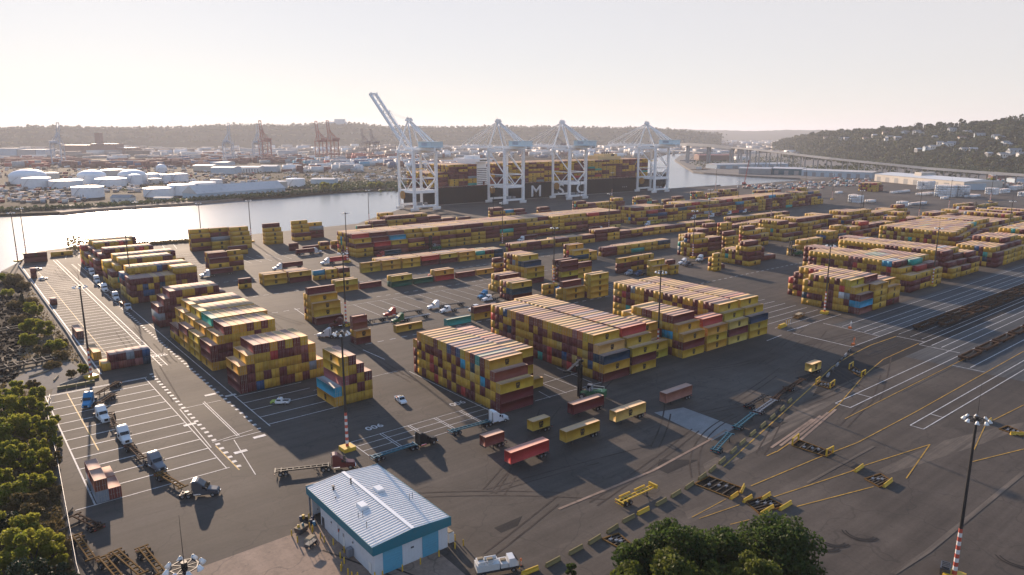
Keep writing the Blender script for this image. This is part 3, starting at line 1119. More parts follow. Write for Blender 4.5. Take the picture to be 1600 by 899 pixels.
bay('first bay of the four-bay block', 'u', 199.7, 151.5, hs([3, 4], 12, 5, [4, 4]), {0: 'YMY', 1: 'YMYY', 2: 'MYCYM', 3: 'YYCYM', 'top': '..MMYYMMYYYY'})
bay('second bay of the four-bay block', 'u', 213.4, 151.4, [3, 4, 4, 3, 2, 2, 2, 1], {0: 'YYY', 1: 'YYYR', 'top': 'YRRYYYYY'})
bay('third bay of the four-bay block', 'u', 226.9, 151.4, hs([3, 4], 24, 5), {0: 'yMy', 1: 'YMYY', 2: 'YMYYY', 'top': '..YMMYMYYMYMMYYMMYYGMYY'})
bay('fourth bay of the four-bay block', 'u', 240.3, 151.2, hs([3, 4, 5, 5, 5, 5], 23, 5), {0: 'YYN', 1: 'YYNY', 2: 'YYYYY', 'top': '..YYRMYYYMMYYMMYYYYMMYY'})
# blocks on the left whose boxes lie along the lane
bay('stair-shaped stack beside the striped mast', 'v', 83.0, 185.8, [2, 5, 5, 4, 3], {0: 'YC', 1: 'YYKYY', 2: 'YYMYM', 3: 'YMYM', 4: 'YYM'})
bay('block behind the lime-fronted pickup', 'v', 65.3, 214.1, hs([3, 4], 11, 5, [4, 2]), {0: 'MMY', 1: 'MMMY', 2: 'BYYYM', 3: 'YMYYM', 4: 'YYYRY', 5: 'MMYMM', 6: 'MYYMY', 7: 'YYYmM', 8: 'MYMKY', 9: 'YGYY', 10: 'YY'})
bay('first bay behind the pickup block', 'v', 65.2, 242.0, hs([3, 4], 11, 5, [3, 2]), {0: 'YMM', 1: 'YMMY', 2: 'YMMYM', 3: 'MMYYY', 'top': '...YYMYMYMY'})
bay('second bay behind the pickup block', 'v', 65.2, 256.0, hs([3, 4], 10, 5), {0: 'YYY', 1: 'YYYY', 2: 'YYYYT', 'top': '..TYYYMYYY'})
bay('third bay behind the pickup block', 'v', 65.2, 269.6, hs([3, 4], 10, 5), {0: 'YYM', 1: 'YYMY', 2: 'YYYYY', 'top': '..YYYKYYYY'})
bay('fourth bay behind the pickup block', 'v', 65.2, 283.2, hs([2, 4], 10, 5), {0: 'YM', 1: 'YYYY', 2: 'YYYYY', 'top': '..YYMMYYYM'})
bay('bay above the grey container', 'v', 65.3, 312.9, hs([3, 4], 11, 5, [4]), {0: 'MGM', 1: 'MMMM', 2: 'YMMMM', 3: 'MMMYM', 4: 'MYMMY', 5: 'YYYMY', 6: 'YMMMM', 'top': '..MMYYMMY'})
bay('low rows beyond the grey container', 'v', 82.0, 338.0, [2, 2, 2, 2, 2], {'top': 'YYYMM'})
bay('block by the last waiting tractor', 'v', 66.0, 366.4, hs([4, 4], 12, 4, [5, 5, 5, 5]), {0: 'YMMM', 1: 'MMYM', 2: 'MBBM', 3: 'YBYM', 4: 'YMMY'})
bay('far row by the waiting tractors', 'v', 66.0, 380.6, hs([4, 5], 12, 5))
bay('far row by the waiting tractors', 'v', 65.6, 409.4, hs([3, 4], 12, 5))
bay('far row by the waiting tractors', 'v', 65.6, 424.0, hs([4, 4, 5], 14, 5))
bay('far row by the waiting tractors', 'v', 65.6, 452.0, hs([3, 4], 12, 5))
bay('far row by the waiting tractors', 'v', 65.6, 466.0, hs([3, 4], 13, 4))
bay('far row by the waiting tractors', 'v', 65.6, 482.0, hs([3, 4], 10, 5))
bay('far row by the waiting tractors', 'v', 65.6, 496.0, hs([4, 4], 12, 5))
# loose boxes along the left fence
bay('lone box against the left wall', 'v', 36.0, 468.0, [2], {0: 'mm'}, L=6.06)
bay('end boxes at the waterside corner', 'u', 38.0, 528.0, [2], {0: 'mM'})
bay('end boxes at the waterside corner', 'u', 54.0, 545.0, [1], {0: 'Y'})
bay('long wall box in the left stalls', 'v', 35.8, 387.0, [1], {0: 'm'}, L=6.06)
bay('wall box in the left stalls', 'v', 36.0, 315.0, [1], {0: 'm'}, L=12.19)
bay('box by the left striped mast', 'v', 36.2, 280.0, [1], {0: 'Y'}, L=12.19)
bay('row by the left striped mast', 'v', 36.4, 264.5, [1, 2, 2, 2, 2, 2], {0: 'Y', 1: 'MM', 2: 'mM', 3: 'MG', 4: 'KM', 5: 'NB'}, L=6.06)
bay('pair in the corner stall', 'v', 18.6, 166.2, [2, 1], {0: 'Gm', 1: 'm'}, L=6.06)
bay('pair in the corner stall', 'v', 18.6, 172.6, [2, 1], {0: 'Gm', 1: 'O'}, L=6.06)
# middle yard
bay('tall stack behind the red bobtail', 'u', 117.2, 275.6, [1, 3, 4, 5, 4], {0: 'M', 1: 'MYY', 2: 'YYYY', 3: 'YYYYM', 4: 'YMYY'})
bay('stack of short boxes by the white bobtail', 'u', 117.2, 239.6, [2, 4], {0: 'MY', 1: 'MYmm'}, L=6.06)
bay('lone box near the green tractor', 'u', 137.2, 244.6, [1], {0: 'Y'})
bay('pair beside the green box row', 'u', 151.2, 329.3, [2, 2], {0: 'YY', 1: 'YY'})
bay('low box beside the green row', 'u', 164.6, 329.0, [1], {0: 'M'})
bay('green based pair in the middle yard', 'u', 179.2, 322.4, [2, 2], {0: 'EY', 1: 'EY'})
bay('low green box in the middle yard', 'u', 192.4, 322.6, [1], {0: 'E'})
bay('red based pair in the middle yard', 'u', 205.4, 321.6, [2, 2, 1], {0: 'RY', 1: 'MY', 2: 'R'})
bay('low row in the middle yard', 'u', 219.5, 321.5, [1], {0: 'M'})
bay('low row in the middle yard', 'u', 233.0, 321.5, [1], {0: 'Y'})
bay('low row in the middle yard', 'u', 247.0, 321.0, [2, 3], {0: 'MY', 1: 'MYM'}, L=6.06)
bay('low row in the middle yard', 'u', 254.0, 312.0, [3, 3, 4], {0: 'YMY'}, L=6.06)
bay('tall stack left of the middle mast', 'u', 239.0, 284.6, [3, 4, 5, 5, 5, 5, 5, 5], {0: 'MYY', 1: 'MYYN', 2: 'YMYNY', 'top': '...YYMMY'})
bay('maroon topped stack behind the blue tractor', 'u', 215.2, 277.0, [3, 3, 3, 1], {0: 'MYM', 1: 'YYM', 'top': 'MMYY'})
bay('blue banded stack behind the long block', 'u', 208.4, 258.8, [3, 3, 3, 3], {0: 'MNY', 1: 'MNY', 'top': 'YYKY'})
bay('pair behind the teal box', 'u', 173.0, 241.0, [2], {0: 'YM'})
bay('teal box behind the centre block', 'u', 158.5, 240.0, [1], {0: 'T'})
bay('short boxes by the middle mast', 'u', 229.0, 259.0, [2], {0: 'YY'}, L=6.06)
bay('short boxes by the middle mast', 'u', 227.6, 247.0, [2], {0: 'YY'}, L=6.06)
bay('stack right of the middle mast', 'u', 229.2, 243.6, [2, 3], {0: 'YY', 1: 'YYM'})
bay('four-high pair by the middle mast', 'u', 241.4, 239.4, [4, 4], {0: 'YYYY', 1: 'MYYY'})
bay('dark topped stack behind the middle mast', 'u', 256.0, 276.0, [4, 3, 4], {0: 'MYMM', 1: 'MMM', 2: 'MYYM'})
bay('dark topped stack behind the middle mast', 'u', 269.4, 279.0, [3], {0: 'YYM'})
bay('four-high stack with blue box', 'u', 298.0, 310.0, [3, 3, 4, 4], {0: 'YNY', 1: 'YNY'})
bay('row behind the tall stacks', 'u', 311.4, 316.0, [2, 2, 2], {0: 'YY'})
# two-high strip, second road
U = 129.0
for n, L_, sp in ((3, 12.19, 'YY'), (4, 12.19, 'MY'), (1, 6.06, 'YC'), (3, 6.06, 'YY'), (3, 6.06, 'YM')):
    bay('low strip along the second road', 'u', U, 368 - (U - 129) * .12, [2] * n, {0: sp}, L=L_)
    U += L_ + 1.0
U = 185.2
for n, L_, sp in ((1, 12.19, 'YY'), (5, 12.19, 'YY'), (5, 12.19, 'YY'), (5, 12.19, 'MR'), (5, 12.19, 'MY'), (5, 12.19, 'YY'), (5, 6.06, 'YT'), (5, 6.06, 'YM'), (4, 6.06, 'NN')):
    bay('low strip along the second road', 'u', U, 368 - (U - 185) * .06, [2] * n, {0: sp}, L=L_)
    U += L_ + 0.9
U = 298.0
for i in range(26):
    if i in (17, 18):
        U += 13
        continue
    h = 3 if i in (6, 7) else 2
    bay('low strip along the second road', 'u', U, 370 - i * .1, [h] * RC.choice([2, 3, 3, 4]), {0: RC.choice(['MY', 'MM', 'YM', 'YY', 'MY']) + 'M'})
    U += 13.1
# first low strip, to the right
for i, (n, sp) in enumerate([(2, 'MM'), (3, 'YY'), (3, 'TY'), (3, 'YY'), (3, 'YN'), (0, ''), (2, 'YY'), (3, 'YM')]):
    if n:
        bay('low strip behind the tall stacks', 'u', 334 + i * 13.2, 320 - i * .4, [2] * n, {0: sp})
for i in range(12):
    bay('low strip behind the tall stacks', 'u', 425 + i * 13.2, 322 + (i % 3) * 2, [RC.choice([2, 3, 3, 4])] * RC.choice([2, 4]))
# five-high quay side block
U = 207.0
i = 0
while U < 452:
    nearh = RC.choice([[3, 4, 5], [4, 5, 5], [5, 5, 5], [4, 5]])
    if i < 4:
        nearh = [3, 4, 5]
    f0 = {0: {0: 'YYM', 1: 'YYMY', 2: 'YYMYR'}, 1: {0: 'MMR', 1: 'MMRM', 2: 'MMRMM'}, 2: {0: 'mmY', 1: 'mmYC', 2: 'mmYCm'}, 3: {0: 'MYm', 1: 'MYmY', 2: 'MYmYY'}, 4: {0: 'MMM', 1: 'MMMY', 2: 'MMMYY'}, 5: {0: 'YYM', 1: 'YYMM', 2: 'YYMMM'}, 6: {0: 'YYM', 1: 'YYMM', 2: 'YYMMY'}, 7: {0: 'YYY', 1: 'YYYY'}}.get(i, {})
    bay('five-high block before the quay', 'u', U, 417.5, hs(nearh, 11, 5), f0)
    U += 13.1
    i += 1
U = 479.0
for i in range(24):
    if 516 < U < 522:
        U += 2
    bay('five-high block further along the quay', 'u', U, 418.0, hs(RC.choice([[3, 4, 5], [4, 5], [2, 4, 5], [4, 4, 5]]), 10, RC.choice([4, 5, 5])))
    U += 13.1
# stacks near the water
for (u0, v0, hh, f0) in [(131.6, 509, [4, 5, 5], {0: 'MYMY', 1: 'YMYMY'}), (144.4, 508, [3, 5, 5], {0: 'YYG', 1: 'YYGMY'}), (157, 502, [3, 4, 5, 5], {0: 'YYY', 1: 'YYYY', 2: 'YYYYY'}), (182, 508, [3, 4, 5], {0: 'YYY', 1: 'YYYY', 2: 'YYYYM'}),
                         (205, 512, [2, 4, 5], {0: 'YM', 1: 'YMYY', 2: 'YMYYY'}), (219, 520, [3, 4], {0: 'MMG', 1: 'MMGY'}), (104, 470, [1], {0: 'Y'}), (146, 478, [2], {0: 'YM'}), (133, 470, [1], {0: 'M'}), (184, 470, [2], {0: 'MM'}), (192, 466, [1], {0: 'M'}),
                         (203, 462, [2, 2], {0: 'YM'}), (211, 462, [2], {0: 'MY'}), (218, 458, [2], {0: 'YY'}), (226, 470, [2], {0: 'MM'}), (242, 452, [2], {0: 'YY'})]:
    bay('waterside stacks beyond the second road', 'u', u0, v0, hh, f0, L=12.19 if u0 not in (184, 203, 211, 218, 226) else 6.06)
bay('stack beside the white container tractor', 'u', 117.0, 419.0, [3, 4, 4, 4], {0: 'MYM', 1: 'YMYM', 2: 'YMMY'}, L=10.5)
bay('stack beside the white container tractor', 'u', 128.4, 421.0, [3, 4], {0: 'YMY', 1: 'YMYY'}, L=8.0)
bay('short stack by the lane', 'u', 116.2, 367.6, [2], {0: 'YM'}, L=6.06)
for (u0, v0, n, h) in [(282, 540, 4, 2), (296, 545, 4, 4), (262, 520, 3, 2), (275, 520, 4, 3), (289, 520, 4, 4), (302, 520, 4, 4), (316, 522, 5, 4), (330, 522, 5, 3), (345, 522, 4, 2), (360, 520, 3, 2), (398, 520, 4, 4), (412, 522, 3, 3), (424, 520, 3, 3),
                       (455, 520, 3, 3), (505, 520, 4, 4), (519, 520, 5, 3), (533, 520, 4, 3), (547, 520, 4, 3), (560, 520, 4, 4), (590, 515, 4, 4), (604, 520, 5, 4), (618, 520, 3, 2), (642, 520, 3, 2), (656, 515, 4, 3), (700, 520, 5, 4),
                       (726, 520, 4, 3), (740, 522, 5, 3), (754, 520, 5, 4), (768, 520, 5, 4), (790, 500, 3, 2), (806, 505, 5, 3), (820, 500, 5, 3), (835, 500, 5, 3), (860, 480, 4, 4)]:
    bay('quayside stacks before the ship', 'u', u0, v0, hs([h - 1], n, h))
# right-hand middle yard
bay('three-high row by the parked bobtails', 'u', 298.8, 274.6, [3], {0: 'MMY'}, L=10.6)
bay('three-high row by the parked bobtails', 'u', 309.6, 274.4, [3], {0: 'YMY'}, L=10.6)
bay('three-high row by the parked bobtails', 'u', 321.0, 274.4, [3], {0: 'MYY'}, L=8)
bay('two-high row by the parked bobtails', 'u', 307.0, 255.8, [2, 3], {0: 'YY', 1: 'YYY'})
bay('two-high row by the parked bobtails', 'u', 320.0, 253.6, [2, 3], {0: 'YY', 1: 'YYM'}, L=6.06)
bay('end-on short tower by the dashed road', 'u', 347.2, 244.0, [4, 3], {0: 'YYYY', 1: 'YMY'}, L=6.06)
bay('end-on short tower by the dashed road', 'u', 355.0, 247.0, [1], {0: 'M'}, L=6.06)
bay('five-high stack by the dashed road', 'u', 377.4, 241.2, [4, 5, 5, 4, 3, 3, 3, 3], {0: 'YMMY', 1: 'YMMYM', 2: 'MYMYM', 3: 'MYYY', 'top': '.MMY'})
bay('five-high stack by the dashed road', 'u', 390.2, 247.0, [3, 3], {0: 'MmM', 1: 'MmM'})
bay('five-high stack by the dashed road', 'u', 403.4, 247.0, [1, 1], {0: 'm'})
bay('front stack by the striped mast', 'u', 378.4, 281.0, [4, 5, 5, 5, 3, 3], {0: 'MYMY', 1: 'MYMYY'})
bay('front stack by the striped mast', 'u', 391.8, 279.8, [4, 4, 4], {0: 'YmmM'})
bay('front stack by the striped mast', 'u', 405.4, 276.0, [4, 5], {0: 'YYYY'})
bay('three-high pair by the green handler', 'u', 433.0, 247.0, [2], {0: 'yY'})
bay('three-high pair by the green handler', 'u', 446.0, 246.5, [3, 3], {0: 'YYY', 1: 'MYY'})
bay('three-high pair by the green handler', 'u', 459.6, 246.0, [3, 3, 2], {0: 'MYY', 1: 'YYY'})
bay('back stack behind the dashed road', 'u', 440.0, 281.0, [3, 4, 5, 5], {0: 'YYM', 1: 'YYMY'})
bay('back stack behind the dashed road', 'u', 453.0, 283.0, [3, 4, 4])
for i in range(16):
    if i in (6,):
        continue
    bay('back rows across the right yard', 'u', 487 + i * 13.2, 283.0, hs(RC.choice([[3, 4], [4, 4], [2, 3]]), RC.choice([5, 8, 9]), RC.choice([4, 5, 5, 4])), default=lambda: RC.choices('YyMmTBN', [58, 3, 30, 4, 2, 1, 1])[0])
for i in range(12):
    if i == 2:
        continue
    bay('middle rows across the right yard', 'u', 502 + i * 13.2, 257.0, hs([RC.choice([2, 3])], RC.choice([3, 4, 5]), RC.choice([3, 3, 4, 5 if i > 7 else 3])))
# right-hand blocks by the rails
bay('first bay of the block by the rails', 'u', 311.4, 142.7, hs([3, 4], 11, 5, [5, 4]), {0: 'mCM', 1: 'MCMY', 2: 'YMGYY', 3: 'YYWRY', 'top': '..YYMYMYMYY'})
bay('second bay of the block by the rails', 'u', 324.7, 142.6, hs([4, 4], 17, 5, [4, 3]), {0: 'YYYY', 1: 'YYYM', 'top': '..MMYYMYMYYKRYYMR'})
bay('third bay of the block by the rails', 'u', 338.0, 142.5, hs([3, 4], 16, 4), {0: 'MYY', 1: 'MYYY'})
bay('first bay of the second rail block', 'u', 375.2, 148.2, hs([3, 3, 4], 22, 5), {0: 'MMY', 1: 'YMY', 2: 'YYYY', 3: 'YMYYM', 'top': '...MCCYYYYMKKYYYYYYYYY'})
bay('second bay of the second rail block', 'u', 388.5, 148.6, hs([3, 4], 26, 5), {0: 'YMY', 1: 'YMYR', 'top': '..TEYMYYBTTTYYYMMMYYMMMMMM'})
bay('third bay of the second rail block', 'u', 402.0, 148.4, hs([3, 4, 4], 14, 5), {0: 'YYY', 1: 'YYYM'})
bay('first bay of the third rail block', 'u', 430.0, 149.0, hs([2, 3], 26, 5), {0: 'YY', 1: 'YMM', 2: 'YYMMM', 3: 'YYMMM', 'top': '..MMYYYMMYYYMMMYYYYYYYYYYY'})
bay('second bay of the third rail block', 'u', 443.4, 148.6, hs([2, 3, 4], 29, 5), {0: 'YM', 1: 'YYM'})
bay('third bay of the third rail block', 'u', 457.0, 149.0, hs([3], 12, 4), {0: 'YYM'})
for i in range(4):
    bay('end-on block by the distant rails', 'u', 488 + i * 13.3, 146.5 + (i > 1) * .5, hs([3, 4], 9, RC.choice([4, 5])), {0: 'MMM' if i == 0 else 'YYY'})
for i in range(6):
    bay('distant blocks by the right edge', 'u', 520 + i * 13.3, 178 + i * 2.5, hs([3, 4], 21 - i, 5), default=lambda: RC.choices('YyMmTBR', [52, 4, 34, 4, 2, 2, 2])[0])
for i in range(10):
    bay('distant blocks by the right edge', 'u', 606 + i * 13.3, 193, hs([3, 4], 15, RC.choice([4, 5, 5])))
for i in range(6):
    bay('distant blocks by the right edge', 'u', 560 + i * 13.3, 146, hs([3, 4], 11, RC.choice([4, 5])))
for i in range(9):
    bay('distant blocks by the right edge', 'u', 655 + i * 13.3, 246, hs([2, 3], 6, RC.choice([3, 4])))
for i in range(7):
    bay('distant row behind the yard', 'u', 838 + i * 13.5, 293 - i * 1.2, [2, 2] if i < 3 else [1])
bay('stack before the white shed', 'u', *P(1366, 300)[:2], hs([3, 4], 9, 4), None)
bay('stack before the white shed', 'u', P(1366, 300)[0] + 13.3, P(1366, 300)[1], hs([3, 4], 9, 4), None)
# white refrigerated boxes at the right
WB = lambda: RC.choices('WG', [14, 1])[0]
for (x, y, nu, n, h) in [(1341, 318, 1, 5, 3), (1361, 317, 1, 3, 1), (1411, 324, 1, 3, 2), (1426, 322, 3, 2, 1), (1440, 306, 3, 3, 1), (1396, 303, 4, 2, 1), (1449, 297, 2, 6, 4), (1489, 309, 2, 9, 5), (1509, 309, 1, 4, 5), (1520, 309, 2, 4, 1),
                         (1555, 305, 1, 5, 3), (1568, 303, 2, 3, 2), (1585, 298, 3, 4, 2), (1476, 312, 1, 2, 1), (1545, 301, 2, 2, 1), (1600, 308, 2, 3, 2), (1470, 300, 2, 3, 3), (1310, 303, 1, 2, 1), (1332, 308, 1, 2, 1)]:
    q = P(x, y)
    for i in range(nu):
        bay('white boxes at the far right', 'u', q[0] + i * 12.8, q[1], [h] * n, None, default=WB)

# ---- which faces are open, how large each box shows
NB = len(BOXES)
BA = np.array([b_['b'] for b_ in BOXES])
FACES = [('-u', (-.8, 0, 0)), ('-v', (0, -.8, 0)), ('+u', (.8, 0, 0)), ('+v', (0, .8, 0)), ('top', (0, 0, .5))]
order = np.argsort(BA[:, 0])
score = np.zeros(NB)
openf = np.zeros((NB, 5), bool)
for i in range(NB):
    x0, x1, y0, y1, z0, z1 = BA[i]
    near_ = np.where((BA[:, 0] < x1 + 1.5) & (BA[:, 1] > x0 - 1.5) & (BA[:, 2] < y1 + 1.5) & (BA[:, 3] > y0 - 1.5))[0]
    Bn = BA[near_]
    ctr = np.array([(x0 + x1) / 2, (y0 + y1) / 2, (z0 + z1) / 2])
    half = np.array([(x1 - x0) / 2, (y1 - y0) / 2, (z1 - z0) / 2])
    for f, (nm, off) in enumerate(FACES):
        off = np.array(off)
        fc = ctr + np.sign(off) * half + off
        tan = [np.eye(3)[a] * half[a] * 0.6 for a in range(3) if off[a] == 0]
        cov = 0
        for s1 in (-1, 1):
            for s2 in (-1, 1):
                q = fc + tan[0] * s1 + tan[1] * s2
                cov += bool(np.any((Bn[:, 0] < q[0]) & (Bn[:, 1] > q[0]) & (Bn[:, 2] < q[1]) & (Bn[:, 3] > q[1]) & (Bn[:, 4] < q[2]) & (Bn[:, 5] > q[2])))
        if cov < 4:
            openf[i, f] = True
            nrm = np.sign(off)
            fpt = ctr + nrm * half
            tc_ = np.array([0, 0, CAM_H]) - fpt
            d = np.linalg.norm(tc_)
            cs_ = nrm @ tc_ / d
            if cs_ > 0:
                ar = 4 * np.prod([half[a] for a in range(3) if off[a] == 0])
                score[i] += ar * cs_ / d ** 2 * (4 - cov) / 4


def inset(V, F, a, b_, c, d, m, dep, nrm):
    """a frame ring round a sunk panel"""
    o = len(V)
    a, b_, c, d = map(np.array, (a, b_, c, d))
    e1 = (b_ - a) / np.linalg.norm(b_ - a)
    e2 = (d - a) / np.linalg.norm(d - a)
    q = [a + e1 * m + e2 * m, b_ - e1 * m + e2 * m, c - e1 * m - e2 * m, d + e1 * m - e2 * m]
    n = np.array(nrm) * dep
    V += [a, b_, c, d] + q + [p - n for p in q]
    for i in range(4):
        j = (i + 1) % 4
        F.append((o + i, o + j, o + 4 + j, o + 4 + i))
        F.append((o + 4 + i, o + 4 + j, o + 8 + j, o + 8 + i))
    F.append((o + 8, o + 9, o + 10, o + 11))


def box_shell(Lx, h, w=2.438):
    V, F = [], []
    A = lambda x, y, z: (x, y, z)
    inset(V, F, A(0, 0, 0), A(Lx, 0, 0), A(Lx, 0, h), A(0, 0, h), .13, .045, (0, -1, 0))
    inset(V, F, A(Lx, w, 0), A(0, w, 0), A(0, w, h), A(Lx, w, h), .13, .045, (0, 1, 0))
    inset(V, F, A(0, w, 0), A(0, 0, 0), A(0, 0, h), A(0, w, h), .11, .05, (-1, 0, 0))
    inset(V, F, A(Lx, 0, 0), A(Lx, w, 0), A(Lx, w, h), A(Lx, 0, h), .11, .04, (1, 0, 0))
    inset(V, F, A(0, 0, h), A(Lx, 0, h), A(Lx, w, h), A(0, w, h), .10, .02, (0, 0, 1))
    o = len(V)
    V += [np.array(p) for p in ((0, 0, 0), (Lx, 0, 0), (Lx, w, 0), (0, w, 0))]
    F.append((o + 3, o + 2, o + 1, o))
    return np.array(V, float), np.array(F)


SHELL = {}


def shell_mesh(Lx, h):
    k = (round(Lx, 2), h)
    if k not in SHELL:
        V, F = box_shell(Lx, h)
        SHELL[k] = mesh_np('container', V, F, M['cbox'])
    return SHELL[k]


DOOR = {}


def door_mesh(h, side):
    k = (h, side)
    if k not in DOOR:
        mb = MB()
        y0, y1 = (0.13, 1.205) if side == 0 else (1.233, 2.308)
        mb.box(-0.012, 0.045, y0, y1, 0.13, h - 0.13, 0)
        for f in (0.25, 0.68):
            yy = y0 + (y1 - y0) * f
            mb.box(-0.06, -0.014, yy - .03, yy + .03, 0.10, h - 0.10, 1)
            mb.box(-0.08, -0.014, yy - .06, yy + .22, 1.15, 1.23, 1)
        mb.box(-0.03, -0.013, y0 + .05, y1 - .05, h * .5, h * .5 + .06, 0)
        DOOR[k] = mb.mesh('door', [M['cbox'], M['bar']])
    return DOOR[k]


EMB = {}


def emblem_mesh(Lx, h):
    """the square mark of three letters, m over s c, on both long sides"""
    k = (round(Lx, 2), h)
    if k not in EMB:
        mb = MB()
        s = 0.62
        for side in (0, 1):
            for txt, size, dz, sx in (('m', 1.75, 0.42, 0.98), ('sc', 1.25, -0.42, 1.0)):
                vs, fs = text_mb(txt, size * 1.12, 0.11)
                cx_ = Lx * 0.52
                out = []
                for a, c, _ in vs:
                    if side == 0:
                        out.append((cx_ + a * sx, 0.018, h * .5 + dz + c))
                    else:
                        out.append((cx_ - a * sx, 2.42, h * .5 + dz + c))
                mb.add(out, fs)
        EMB[k] = mb.mesh('emblem', M['emblem'])
    return EMB[k]


TIER = ['bottom', 'second', 'third', 'fourth', 'fifth']
NCOL = 0


def make_container(x, y, z, ax, Lx, h, c, label, emblem=None, group='shipping containers in the yard', rz=None, name='shipping_container'):
    o = bpy.data.objects.new(name, shell_mesh(Lx, h))
    C.objects.link(o)
    if ax == 'u':
        o.location = (x, y, z)
    elif ax == 'v':
        o.location = (x + 2.438, y, z)
        o.rotation_euler = (0, 0, math.pi / 2)
    else:
        o.location = (x, y, z)
        o.rotation_euler = (0, 0, rz)
    col = tuple(v * RC.uniform(.85, 1.15) for v in PAL[c]) + (1,)
    o.color = col
    tag(o, label, 'container', group)
    for sd in (0, 1):
        d = bpy.data.objects.new('door', door_mesh(h, sd))
        C.objects.link(d)
        d.parent = o
        d.color = col
    if emblem if emblem is not None else c in 'Yy':
        e = bpy.data.objects.new('emblem', emblem_mesh(Lx, h))
        C.objects.link(e)
        e.parent = o
    return o


N_TRAILER = 22
rank = np.argsort(-score)
single = set(int(i) for i in rank[:300 - N_TRAILER])
for i in single:
    b_ = BOXES[i]
    q = b_['b']
    tier = 'top' if b_['t'] == b_['n'] - 1 else TIER[b_['t']]
    colw = ORD[b_['k']] + (' column across' if b_['ax'] == 'v' else ' column back')
    nm_ = b_['name']
    if BAYN[nm_] > 1:
        colw = ORD[b_['k']] + ' column'
        nm_ = '%s bay of %s' % (ORD[b_['bn'] - 1], nm_)
    lab = '%s container, %s tier, %s, %s' % (CNAME[b_['c']], tier, colw, nm_)
    make_container(q[0], q[2], q[4], b_['ax'], b_['L'], b_['h'], b_['c'], lab)

# ---- every other visible box: one mass
MASS_B, MASS_C = [], []


def ship_bays():
    """deck cargo of the ship, boxes along u, rows across v"""
    Z = 19.0
    for (ua, ub, tiers, va) in ((436, 463, 6, 691), (464, 501, 9, 691), (531, 714, 9, 691), (771, 809, 9, 693)):
        u_ = ua
        while u_ + 12.19 < ub + 2:
            for r in range(19 if va == 691 else 17):
                for t_ in range(tiers):
                    if 0 < r < 18 and t_ < tiers - 1 and not (u_ == ua or u_ + 26 > ub):
                        continue
                    tt = tiers - (RC.random() < .10)
                    if t_ >= tt:
                        continue
                    yield (u_, u_ + 12.19, va + r * 2.56, va + r * 2.56 + 2.438, Z + t_ * 2.75, Z + t_ * 2.75 + 2.7, RC.choices('YMmTBGR', [40, 52, 4, 1.5, 1.5, 1, 2])[0])
            u_ += 13.0
    u_ = 715
    while u_ < 770:
        for r in range(5):
            for t_ in range(9):
                if r and t_ < 8:
                    continue
                yield (u_, u_ + 12.19, 691 + r * 2.56, 691 + r * 2.56 + 2.438, Z + t_ * 2.75, Z + t_ * 2.75 + 2.7, RC.choices('YMmB', [46, 44, 4, 2])[0])
        u_ += 13.0


for i in range(NB):
    if i in single or not openf[i].any():
        continue
    MASS_B.append(BOXES[i]['b'] + (BOXES[i]['c'], BOXES[i]['ax']))
for q in ship_bays():
    MASS_B.append(q + ('u',))


